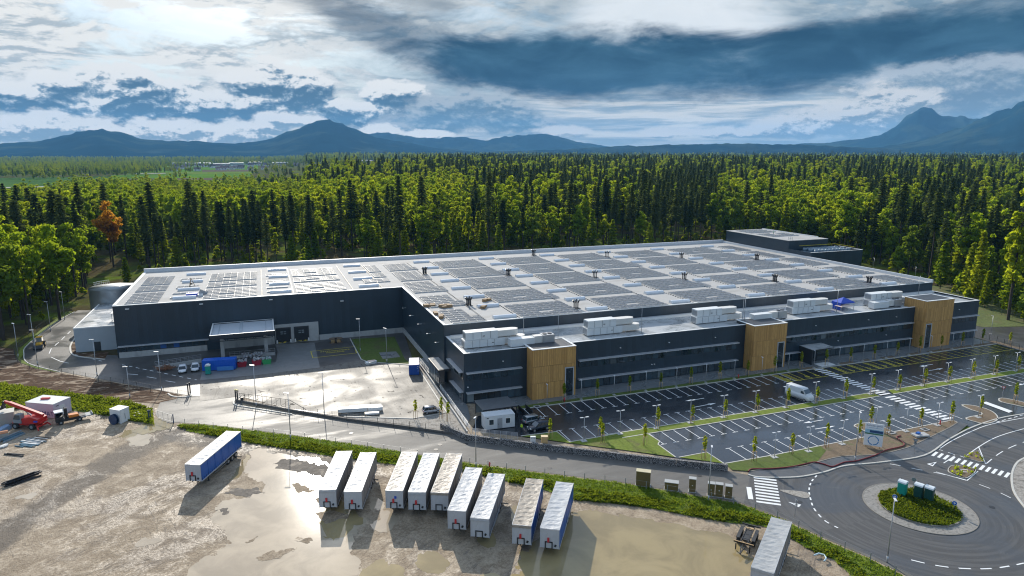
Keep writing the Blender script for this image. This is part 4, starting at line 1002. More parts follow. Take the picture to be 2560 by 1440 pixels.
# timber towers
def tower(x0, x1, z, dx0, dx1, dz, split, rz_roof):
    y0, y1 = 127.3, 134.0
    body = MB().box(x0 + .06, y0 + .06, 0, x1 - .06, y1, z - .02).build('timber_tower', DARKM, off)
    zs = [0.05, 3.72, 7.44, z]
    for r in range(3):
        a, b = zs[r] + .025, zs[r + 1] - .025
        cuts = [x0 + .01] + ([split[r]] if split[r] else []) + [x1 - .01]
        for c, d in zip(cuts, cuts[1:]):
            L = [(c + .02, d - .02)]
            if a < dz and dx0 > c and dx1 < d:
                L = [(c + .02, dx0 - .05), (dx1 + .05, d - .02)]
                if b > dz: MB().box(dx0 - .05, y0 - .02, dz + .05, dx1 + .05, y0 + .08, b).build('timber_panel', TIMB, body)
            for (p, q) in L:
                if q - p > .1: MB().box(p, y0 - .02, a, q, y0 + .08, b).build('timber_panel', TIMB, body)
        for sx in (x0, x1): MB().box(sx - .03 if sx == x0 else sx - .06, y0 + .085, a, sx + .06 if sx == x0 else sx + .03, 130.42 if b <= OZ + .5 else y1, b).build('timber_panel', TIMB, body)
    mb = MB(); w = .22
    mb.box(dx0, y0 - .08, 0.02, dx0 + w, y0 + .1, dz).box(dx1 - w, y0 - .08, .02, dx1, y0 + .1, dz).box(dx0 + w, y0 - .08, dz - w, dx1 - w, y0 + .1, dz); mb.build('door_frame', ALU, body)
    MB().box(dx0 + w, y0 - .02, .02, dx1 - w, y0 + .05, dz - w).build('door_glass', GLASS, body)
    mb = MB(); mb.box(x0 - .06, y0 - .06, z, x1 + .06, y0 + .5, z + .1).box(x0 - .06, y0 + .5, z, x0 + .45, y1, z + .1).box(x1 - .45, y0 + .5, z, x1 + .06, y1, z + .1).box(x0 - .06, y1 - .03, z, x1 + .06, y1 + .35, z + .102)
    mb.build('tower_coping', COPE, body)
    MB().box(x0 + .4, y0 + .45, z - .3, x1 - .4, y1, z - .12).build('tower_roof', MEMB, body)
tower(52.05, 62.3, 11.2, 59.7, 61.85, 6.6, (55.6, None, None), 0)
tower(109.9, 119.9, 11.35, 117.3, 119.4, 6.7, (None, None, None), 0)
tower(166.9, 177.4, 13.2, 167.6, 169.8, 6.9, (None, 173, None), 0)
# entrance portal
mb = MB(); mb.box(127.3, 126.0, 3.75, 134.3, 130.4, 4.0); mb.box(127.3, 126.0, 0, 127.55, 130.4, 3.75); en = mb.build('entrance_canopy', DARKM, off)
MB().box(127.25, 125.95, 4.0, 134.35, 130.4, 4.08).build('canopy_roof', MEMBW, en)
MB().box(131.0, 128.2, 0.12, 134.2, 128.3, 3.7).build('glass_door', GLASS, en)
MB().box(128.6, 123.9, 0.12, 133.0, 126.4, 0.24).build('entrance_step', COPE, off)
# west porch with glazed screen
P0 = g(1070, 896, 4.4); P1 = g(1096, 927, 4.4)
mb = MB(); mb.box(P1.x, P1.y, 4.1, OX0 - .02, P0.y, 4.5); po = mb.build('porch_roof', DARKM, off)
MB().box(P1.x + .3, P1.y + .3, 4.5, OX0 - .3, P0.y - .3, 4.56).build('porch_roof_membrane', MEMB, po)
n = 7
for i in range(n):
    y = P1.y + .2 + (P0.y - P1.y - .4) * i / (n - 1)
    MB().box(P1.x + .1, y - .06, .1, P1.x + .22, y + .06, 4.1).build('porch_post', DARKM, off)
for i in range(n - 1):
    y = P1.y + .2 + (P0.y - P1.y - .4) * i / (n - 1); w = (P0.y - P1.y - .4) / (n - 1)
    MB().box(P1.x + .13, y + .1, .15, P1.x + .18, y + w - .1, 4.0).build('porch_glass', GLASSL, off)

# ------------------------------------------------------------------ rooftop air handling units
WD = pmat('duct_wrap', (0.62, 0.60, 0.56), 0.5, var=0.06, vs=1.0)
def ahu(name, label, loc, k=1.0, group='air handling units on the office roof'):
    t = thing(name, label, 'ventilation unit', loc, 0, group); t.scale = (1, 1, .80)
    mb = MB(); mb.box(0, 0, .3, 9.2, 2.7, 2.3); lo = mb.build('lower_casing', WHITE, t)
    mb = MB(); mb.box(.3, .15, 2.36, 7.6, 2.6, 4.5); up = mb.build('upper_casing', WHITE, t)
    for x in (1.9, 3.9, 5.9): mb = MB(); mb.box(x, .11, 2.5, x + .04, .16, 4.4); mb.build('panel_joint', DARKM, up)
    for x in (1.7, 3.4, 5.1, 6.8): mb = MB(); mb.box(x, -.03, .4, x + .04, .01, 2.2); mb.build('panel_joint', DARKM, lo)
    mb = MB(); mb.box(.27, .35, 2.6, .33, 2.4, 4.2); mb.build('intake_grille', STEEL, up)
    mb = MB(); mb.box(-.05, .3, .5, .02, 2.4, 2.1); mb.build('intake_grille', STEEL, lo)
    mb = MB(); mb.prism([(7.62, .3), (11.6, .3), (12.4, .7), (12.7, 1.35), (12.4, 2.0), (11.6, 2.4), (7.62, 2.4)], 2.6, 4.3); mb.build('exhaust_duct', WD, t)
    mb = MB(); mb.prism([(9.22, .2), (13.2, .2), (14.1, .6), (14.4, 1.4), (14.1, 2.2), (13.2, 2.5), (9.22, 2.5)], .6, 2.25); mb.build('supply_duct', WD, t)
    mb = MB(); mb.box(4.2, -.05, 3.2, 4.6, .12, 3.35); mb.build('handle', DARKM, up)
    mb = MB(); mb.box(6.2, -.06, 1.2, 6.7, .0, 1.35); mb.build('handle', DARKM, lo)
    mb = MB()
    for x in (.4, 3, 6, 8.6): mb.box(x, .1, 0, x + .15, .25, .3).box(x, 2.4, 0, x + .15, 2.55, .3)
    for x in (10.2, 11.6, 13.0):
        mb.box(x, .3, 0, x + .12, .42, .6); mb.box(x, 2.3, 0, x + .12, 2.42, .6)
    for x in (10.4, 11.8): mb.box(x, .32, 2.25, x + .1, .42, 2.6)
    mb.build('support_frame', STEEL, t)
    return t
aw = ['nearest the porch corner', 'between the first and second timber towers', 'just left of the middle timber tower', 'just right of the middle timber tower', 'beside the blue tent and the third tower']
pts = [(1162, 874), (1468, 842), (1741, 812), (1981, 788), (2176, 768)]
A0 = None
for i, p in enumerate(pts):
    q = g(*p, ORZ); lab = 'double-decker white rooftop ventilation unit ' + aw[i]
    if A0 is None: A0 = ahu('ventilation_unit', lab, q)
    else: inst(A0, q, 0, lab)
def small_ahu(loc, lab, flip=False):
    t = thing('compact_ventilation_unit', lab, 'ventilation unit', loc, 0, 'small ventilation units by the timber towers')
    mb = MB(); mb.box(0, 0, .25, 5.6, 1.9, 1.9); c = mb.build('casing', WHITE, t)
    mb = MB(); mb.box(5.62, .2, .5, 7.6, 1.7, 2.1); mb.build('duct', WD, t)
    mb = MB(); mb.box(7.62, 0, .3, 10.4, 2.2, 2.2); mb.build('fan_housing', STEEL, t)
    mb = MB(); mb.cyl((8.4, 1.1, 2.2), (8.4, 1.1, 2.35), .5, n=12).cyl((9.6, 1.1, 2.2), (9.6, 1.1, 2.35), .5, n=12); mb.build('fan', DARKM, t)
    mb = MB()
    for x in (.3, 5, 8, 10): mb.box(x, .1, 0, x + .15, 1.7, .3)
    mb.build('support_frame', STEEL, t)
    return t
q = g(1277, 871, ORZ); B0 = small_ahu(q, 'low white ventilation unit with fan box behind the nearest timber tower')
inst(B0, g(1885, 806, ORZ), 0, 'low white ventilation unit behind the middle timber tower')
inst(B0, g(2170, 776, ORZ) + Vector((2.0, 0, 0)), 0, 'low white ventilation unit beside the third timber tower')
# lightning rods on the office roof
rod = None
for i, p in enumerate([(1395, 852), (1309, 846), (1603, 833), (1860, 808), (1856, 805), (2091, 781), (2295, 740)]):
    q = g(*p, ORZ)
    if rod is None:
        rod = thing('lightning_rod', 'tall thin lightning rod on the office roof', 'lightning rod', q, 0, 'lightning rods along the office roof')
        MB().cyl((0, 0, .2), (0, 0, 6.2), .07, .04, n=6).build('mast', STEEL, rod); MB().box(-.35, -.35, 0, .35, .35, .2).build('foot', CONC, rod)
    else: inst(rod, q)
# pop-up tents on the office roof
t = thing('party_tent', 'bright blue peaked pop-up tent on the office roof', 'tent', g(2106, 772, ORZ))
BLUE = pmat('blue_fabric', (0.015, 0.065, 0.44), 0.55, var=0.08, vs=2); SALM = pmat('pale_canvas', (0.66, 0.50, 0.42), 0.6, var=0.05)
mb = MB()
for i in range(4):
    c = [(-2.4, -1.6), (2.4, -1.6), (2.4, 1.6), (-2.4, 1.6)]; a, b = c[i], c[(i + 1) % 4]
    mb.face((*a, 2.1), (*b, 2.1), (0, 0, 3.3)); mb.face((*a, 1.8), (*b, 1.8), (*b, 2.1), (*a, 2.1))
mb.face((-2.4, 1.6, 0.1), (2.4, 1.6, .1), (2.4, 1.6, 1.8), (-2.4, 1.6, 1.8)); mb.face((-2.4, -1.6, .1), (-2.4, 1.6, .1), (-2.4, 1.6, 1.8), (-2.4, -1.6, 1.8))
mb.build('canopy', BLUE, t)
mb = MB(); [mb.bar((x, y, 0), (x, y, 2.1), .08) for x in (-2.35, 2.35) for y in (-1.55, 1.55)]; mb.build('frame', STEEL, t)
t = thing('awning_table', 'flat pale canvas canopy in front of the blue tent on the office roof', 'tent', g(2110, 775, ORZ))
mb = MB(); c = [(-2.3, -1.2), (2.3, -1.2), (2.3, 1.2), (-2.3, 1.2)]
for i in range(4): mb.face((*c[i], 1.2), (*c[(i + 1) % 4], 1.2), (0, 0, 1.6))
mb.build('canopy', SALM, t)
mb = MB(); [mb.bar((x, y, 0), (x, y, 1.2), .08) for x in (-2.2, 2.2) for y in (-1.1, 1.1)]; mb.build('frame', STEEL, t)
# clutter left by the roofers
CARD = pmat('brown_cardboard', (0.25, 0.16, 0.08), 0.8, var=0.2)
pal = None
for i, (p, lab) in enumerate([((1068, 768), 'opened cardboard crates stacked at the roof edge over the loading yard'), ((1112, 770), 'cardboard crates beside the first solar rows, a little right of the edge'), ((1212, 754), 'small cardboard crates next to a skylight in the first aisle'), ((1208, 771), 'flat crates in front of a skylight in the first aisle'), ((1102, 797), 'cardboard crates on the roof edge near the front corner'), ((1090, 787), 'cardboard boxes between the roof edge and the front solar block')]):
    q = g(*p, RZ); t = thing('crate_stack', lab, 'crates', q, .3 * i, 'cardboard crates left on the warehouse roof')
    for k in range(4 if i < 2 else 2):
        MB().obox((k % 2 * 1.5 + random.uniform(-.2, .2), k // 2 * 1.2, .35), (1.3, 1.0, random.uniform(.4, .8)), random.uniform(-.3, .3)).build('crate', CARD, t)
# things on the left wing roof
t = thing('tool_trailer', 'blue tarpaulin box and tools on the left wing roof edge', 'tool box', g(482, 741, RZ))
MB().box(-1.6, -.8, 0, 1.2, .9, .9).build('box', BLUE, t); MB().box(1.3, -.9, 0, 2.6, .3, .6).build('crate', WHITE, t); MB().obox((2.6, .9, .7), (2.2, .15, 1.2), .4, .5).build('ladder', STEEL, t)
t = thing('roof_crane', 'small timber tripod hoist between skylights on the left wing roof', 'hoist', g(479, 717, RZ))
mb = MB()
for a in range(3): mb.bar((1.0 * cos(a * 2.1), 1.0 * sin(a * 2.1), 0), (0, 0, 2.6), .14)
mb.build('legs', CARD, t); MB().box(-.3, -.3, .7, .3, .3, 1.2).build('winch', DARKM, t)

# ------------------------------------------------------------------ annex, tank, loading canopy
AX = pmat('pale_blue_grey_render', (0.36, 0.40, 0.43), 0.65, var=0.05, vs=.4)
an = thing('annex_building', 'low pale grey annex with a flat roof at the left end of the warehouse', 'annex', (0, 0, 0))
a0, a1, b0, b1, az_ = -48.6, -37.3, 202.4, 233.5, 6.45
MB().box(a0, b0, 0, a1, b1, az_).build('wall', AX, an)
MB().box(a0 + .1, b0 + .1, az_, a1 - .05, b1, az_ + .05).build('roof', MEMBW, an)
MB().box(a0 - .05, b0 - .05, az_ - .05, a1, b0 + .4, az_ + .25).box(a0 - .05, b0 + .4, az_ - .05, a0 + .35, b1, az_ + .252).build('coping', COPE, an)
p = gY(239, 870, b0)
MB().box(p.x - .2, b0 - .06, 0, p.x + 1.3, b0 + .05, 2.5).build('door', DARKM, an)
mb = MB()
for x in (-40.5, -38.2):
    for y in (208, 212): mb.bar((x, y, az_), (x, y, az_ + 2.2), .12)
mb.box(-40.7, 207.8, az_ + 2.2, -38.0, 212.2, az_ + 2.35); mb.build('pipe_frame', STEEL, an)
MB().obox((-39.2, 214.5, az_ + .8), (2.4, 3.5, 1.4)).build('rooftop_fan', WHITE, an)
tk = thing('water_tank', 'round galvanised water tank behind the annex roof', 'tank', (-45.4, 241.3, 0))
TANKM = pmat('corrugated_tank_steel', (0.36, 0.38, 0.40), 0.32, metal=0.75, var=0.1, vs=.3, stripe=(2, .35, .012, 1))
MB().cyl((0, 0, 0), (0, 0, 10.5), 7.0, n=40, cap=False).build('shell', TANKM, tk)
mb = MB(); mb.cyl((0, 0, 10.5), (0, 0, 11.0), 7.1, .4, n=40); mb.build('roof', MEMBW, tk)
mb = MB()
for a in range(10):
    t0, t1 = pi * .62 + a * .09, pi * .62 + (a + 1) * .09
    P, Q = (6.3 * cos(t0), 6.3 * sin(t0)), (6.3 * cos(t1), 6.3 * sin(t1))
    mb.bar((*P, 10.5), (*P, 11.8), .06); mb.bar((*P, 11.8), (*Q, 11.8), .06); mb.bar((*P, 11.2), (*Q, 11.2), .05)
mb.build('railing', COPE, tk)
cn = thing('loading_canopy', 'steel loading canopy with a pale flat roof in front of the dock wall', 'canopy', (0, 0, 0))
c0, c1, d0, d1, cz = -14.1, 1.25, 178.9, 192.4, 7.35
mb = MB(); mb.box(c0, d0, cz - 1.0, c1, d0 + .25, cz).box(c0, d1 - .25, cz - 1.0, c1, d1, cz).box(c0, d0 + .25, cz - 1.0, c0 + .25, d1 - .25, cz).box(c1 - .25, d0 + .25, cz - 1.0, c1, d1 - .25, cz); mb.build('fascia', DARKM, cn)
mb = MB(); mb.box(c0 + .2, d0 + .2, cz - .35, c1 - .2, d1 - .2, cz - .25); mb.build('roof', pmat('canopy_sheet', (0.50, 0.53, 0.56), 0.4, var=.05, vs=.3), cn)
mb = MB(); mb.box(c0 - .04, d0 - .04, cz, c1 + .04, d0 + .3, cz + .06).box(c0 - .04, d0 + .3, cz, c0 + .3, d1, cz + .06).box(c1 - .3, d0 + .3, cz, c1 + .04, d1, cz + .06).box(c0 + .3, d1 - .3, cz, c1 - .3, d1 + .02, cz + .06); mb.build('coping', COPE, cn)
for x in (c0 + 1.9, -6.9, c1 - 2.0): MB().box(x - (.35 if x > -8 and x < -5 else .07), d0 + .35, cz - .24, x + (.35 if x > -8 and x < -5 else .07), d1 - .35, cz - .12).build('roof_rib', AX, cn)
for x in (-11.6, -1.0):
    MB().box(x - .45, 182.6, 0, x + .45, 183.5, cz - 1.8).build('column', CONC, cn)
mb = MB()
for y in (180.0, 183.0, 190.5):
    mb.bar((c0 + .4, y, cz - 1.9), (c1 - .4, y, cz - 1.9), .14); 
    n = 14; xs = np.linspace(c0 + .4, c1 - .4, n)
    for i in range(n - 1): mb.bar((xs[i], y, cz - 1.9 if i % 2 else cz - 1.0), (xs[i + 1], y, cz - 1.0 if i % 2 else cz - 1.9), .10)
mb.build('truss', DARKM, cn)
# ------------------------------------------------------------------ materials of vehicles and furniture
TYRE = pmat('tyre_rubber', (0.018, 0.018, 0.018), 0.8, var=0.1); RIM = pmat('wheel_rim', (0.45, 0.45, 0.46), 0.35, metal=0.6, var=0)
CHAS = pmat('chassis_black', (0.02, 0.02, 0.021), 0.55, var=0.15, vs=3)
TWHITE = pmat('trailer_white', (0.44, 0.45, 0.465), 0.5, var=0.10, vs=1.2, col2=(0.29, 0.275, 0.25), t2=(.55, .78), s2=1.1, stretch=(1.6, 1, .5))
TGREY = pmat('trailer_curtain_grey', (0.215, 0.205, 0.20), 0.5, var=0.12, vs=.8, stretch=(1, .3, 1), bump=.01, bs=4)
TBLUE = pmat('trailer_curtain_blue', (0.010, 0.095, 0.36), 0.42, var=0.08, vs=.8, bump=.008, bs=3)
TNAVY = pmat('trailer_curtain_navy', (0.012, 0.10, 0.30), 0.42, var=0.08, vs=.8, bump=.008, bs=3)
def tarp(name, a, b, gl=.45, s=.5):
    return pmat(name, a, gl, var=0.14, vs=1.1, col2=b, t2=(.45, .7), s2=s, bump=.06, bs=2.6, stretch=(.8, 1.5, 1), dist=1.2, spec=.3)
TARPW = tarp('white_roof_tarp', (0.42, 0.43, 0.44), (0.32, 0.33, 0.34)); TARPD = tarp('dusty_roof_tarp', (0.36, 0.325, 0.275), (0.27, 0.24, 0.20)); TARPB = tarp('muddy_roof_tarp', (0.33, 0.285, 0.23), (0.18, 0.15, 0.115), .45, .9)
REDP = pmat('red_paint', (0.50, 0.025, 0.03), 0.4, var=.05); LAMPR = pmat('lamp_red', (0.45, 0.02, 0.02), 0.3, var=0); LAMPW = pmat('lamp_clear', (0.7, 0.7, 0.68), 0.15, var=0)
WOOD = pmat('raw_wood', (0.50, 0.34, 0.17), 0.75, var=.15, vs=2)

def wheel(mb, c, r, w, ax='x', n=16):
    c = Vector(c); d = Vector((w / 2, 0, 0)) if ax == 'x' else Vector((0, w / 2, 0))
    mb.cyl(c - d, c + d, r, n=n)
# ------------------------------------------------------------------ semi-trailers (front wall at y=0, body runs to +y)
TL, TWD, TH = 13.2, 2.56, 4.0
def trailer(name, label, roof, side, front, valance, loc, rz, seed):
    random.seed(seed)
    t = thing(name, label, 'trailer', loc, rz, 'semi-trailers parked on the gravel yard')
    w = TWD / 2; z0 = 1.25
    MB().box(-w, 0, z0, w, .06, TH - .02).build('front_wall', front, t)
    mb = MB()
    for x in (-w, w - .09): mb.box(x, -.03, z0, x + .09, .08, TH)
    mb.box(-w + .09, -.03, TH - .13, w - .09, .08, TH); mb.build('front_frame', TWHITE, t)
    for s in (-1, 1):
        mb = MB(); n = 13
        # slightly bellied curtain
        xs = [s * (w - .03 + .025 * (i % 2)) for i in range(n + 1)]
        for i in range(n):
            y0, y1 = .1 + (TL - .2) * i / n, .1 + (TL - .2) * (i + 1) / n
            mb.face((xs[i], y0, z0), (xs[i + 1], y1, z0), (xs[i + 1], y1, TH - .1), (xs[i], y0, TH - .1))
        mb.build('curtain', side, t)
        MB().box(s * w - .03, .08, TH - .12, s * w + .03, TL, TH + .03).build('roof_rail', TWHITE, t)
        mb = MB()
        for k in range(22): yy = .35 + k * (TL - .7) / 21; mb.box(s * (w + .005) - .012, yy - .025, z0 - .10, s * (w + .005) + .012, yy + .025, z0 + .42)
        mb.build('strap_row', CHAS, t)
        mb = MB()
        for k in range(5): yy = 2.2 + k * 2.2; mb.box(s * (w + .004) - .010, yy - .03, z0 + .02, s * (w + .004) + .010, yy + .03, TH - .12)
        mb.build('curtain_seam', side, t)
        MB().box(s * w - .03, .08, z0 - .12, s * w + .03, TL, z0 + .03).build('side_rail', TWHITE, t)
    MB().box(-w, TL - .06, z0, w, TL, TH - .02).build('rear_door', TWHITE, t)
    # roof sheet: sagging between bows, rising slightly at the middle
    mb = MB(); nx, ny = 6, 34; V = []
    for j in range(ny + 1):
        for i in range(nx + 1):
            x = -w + .03 + (TWD - .06) * i / nx; y = .05 + (TL - .1) * j / ny
            z = TH + .02 - .07 * sin(pi * i / nx) * (1 - .8 * (j % 3 == 0)) + random.uniform(-.025, .025) * (0 < i < nx)
            V.append((x, y, z))
    b = mb.addv(V)
    mb._faces(b, [(j * (nx + 1) + i, j * (nx + 1) + i + 1, (j + 1) * (nx + 1) + i + 1, (j + 1) * (nx + 1) + i) for j in range(ny) for i in range(nx)])
    mb.build('roof', roof, t)
    if valance:
        mb = MB(); mb.face((-w - .02, -.05, TH), (w + .02, -.05, TH), (w + .02, -.09, TH - .32), (-w - .02, -.09, TH - .32))
        for k in range(14): x = -w + .1 + k * (TWD - .2) / 13; mb.box(x - .03, -.11, TH - .40, x + .03, -.08, TH - .32)
        mb.build('front_flap', roof, t)
    mb = MB(); mb.box(-.62, -.09, z0 - .02, -.48, -.005, z0 + .85).box(.28, -.09, z0 - .02, .42, -.005, z0 + .85).box(-.62, -.1, z0 + .82, .42, -.005, z0 + .95); mb.build('coupling_frame', CHAS, t)
    if front is not None and seed not in (6, 8): MB().box(-.28, -.16, z0 + .9, -.02, -.005, z0 + 1.5).build('extinguisher_box', REDP, t)
    MB().obox((.78, -.05, z0 + .45), (.26, .08, .3), 0, .4).build('hazard_plate', CHAS, t)
    mb = MB(); mb.box(-.5, .3, .9, -.38, TL - .2, 1.22).box(.38, .3, .9, .5, TL - .2, 1.22)
    for y in range(1, 13): mb.box(-w + .06, y, 1.06, w - .06, y + .1, 1.2)
    mb.build('chassis', CHAS, t)
    for s in (-1, 1):
        mb = MB(); mb.box(s * .85 - .07, 2.6, 0.02, s * .85 + .07, 2.75, 1.15).box(s * .85 - .16, 2.5, 0, s * .85 + .16, 2.85, .06); mb.build('landing_leg', CHAS, t)
        MB().box(s * (w - .08) - .03, 4.2, .55, s * (w - .08) + .03, 8.2, .62).box(s * (w - .08) - .03, 4.2, .9, s * (w - .08) + .03, 8.2, .97).build('side_guard', STEEL, t)
        for y in (8.6, 9.9, 11.2):
            mb = MB(); wheel(mb, (s * 1.02, y, .51), .51, .36); o = mb.build('wheel', TYRE, t)
            mb = MB(); wheel(mb, (s * 1.205, y, .51), .27, .02, n=12); mb.build('rim', RIM, o)
    mb = MB(); mb.box(-w, TL - .02, .75, w, TL + .06, .92); mb.build('bumper', CHAS, t)
    return t
TR = [  # front centre, heading, look
    ((-12.76, 109.97), 25.6, 'silver-roofed trailer with a bright blue curtain side parked alone on the left', TARPW, TBLUE, TWHITE, False),
    ((6.36, 94.26), 17.4, 'white trailer at the left end of the row, glinting in the sun', TARPW, TGREY, TWHITE, True),
    ((9.79, 92.43), 18.4, 'white trailer beside the leftmost trailer of the row, with the brightest red box', TARPW, TGREY, TWHITE, False),
    ((15.48, 90.64), 21.8, 'dusty beige-roofed trailer left of the two tightly packed ones, blue plate on its front', TARPD, TGREY, TWHITE, False),
    ((18.48, 89.03), 23.1, 'wrinkled white-roofed trailer between two dusty trailers', TARPW, TGREY, TWHITE, True),
    ((21.52, 87.76), 25.0, 'muddy brown-roofed trailer with no red box on its front', TARPB, TGREY, TWHITE, True),
    ((22.48, 82.06), 27.7, 'white-roofed trailer pulled forward next to the muddy brown one', TARPW, TGREY, TWHITE, False),
    ((24.86, 79.08), 29.1, 'white trailer with a framed front panel and no red box', TARPW, TGREY, TWHITE, True),
    ((29.53, 75.53), 29.9, 'dirty grey-brown roofed trailer standing beside the blue-sided one', TARPB, TNAVY, TWHITE, True),
    ((32.64, 73.42), 33.5, 'white-roofed trailer with a deep blue side at the right end of the row', TARPW, TBLUE, TWHITE, False),
    ((52.58, 56.56), 51.1, 'grey trailer cut off by the lower edge beside the black dolly', TARPD, TGREY, TWHITE, True)]
for i, ((x, y), a, lab, rf, sd, fr, va) in enumerate(TR):
    if i == 10: rf = tarp('grey_roof_tarp', (0.40, 0.40, 0.39), (0.31, 0.31, 0.30), .4)
    tt = trailer('semi_trailer', lab, rf, sd, fr, va, (x, y, -.02), -rad(a), i + 1)
    if i == 3: MB().box(.0, -.03, 2.75, .32, -.005, 3.15).build('blue_plate', BLUE, tt)
random.seed(11)
# black dolly (short trailer chassis)
q = g(1868, 1352); t = thing('trailer_dolly', 'black bare trailer chassis with drawbar beside the grey trailer', 'trailer', (q.x, q.y, -.02), -rad(51))
mb = MB()
for s in (-.45, .45): mb.bar((s, -2.6, .95), (s, 2.6, .95), .12, .22)
for y in (-2.4, -1.2, 0, 1.2, 2.4): mb.bar((-.45, y, .95), (.45, y, .95), .12, .16)
mb.bar((-1.25, 2.5, 1.05), (1.25, 2.5, 1.05), .18).bar((-1.3, -2.5, 1.0), (1.3, -2.5, 1.0), .2)
mb.build('frame', CHAS, t)
MB().bar((-.3, -2.6, .8), (0, -4.6, .6), .14).bar((.3, -2.6, .8), (0, -4.6, .6), .14).build('drawbar', CHAS, t)
MB().bar((-1.3, -2.56, 1.12), (1.3, -2.56, 1.12), .12, .05).bar((-.5, 1.6, 1.08), (.5, 1.6, 1.08), .25, .1).build('timber_beam', WOOD, t)
for s in (-1, 1):
    for y in (-.9, .9):
        mb = MB(); wheel(mb, (s * 1.0, y, .5), .5, .42); o = mb.build('wheel', TYRE, t); mb = MB(); wheel(mb, (s * 1.22, y, .5), .26, .02, n=10); mb.build('rim', CHAS, o)
    MB().bar((s * 1.0, -1.6, 1.1), (s * 1.0, 1.6, 1.1), .45, .05).build('mudguard', CHAS, t)
    MB().bar((s * .9, -3.0, .1), (s * .9, -3.0, 1.0), .14).build('support_leg', CHAS, t)
mb = MB(); mb.box(-.35, -1.6, .8, .35, 1.4, 1.0); mb.build('brake_unit', CHAS, t)

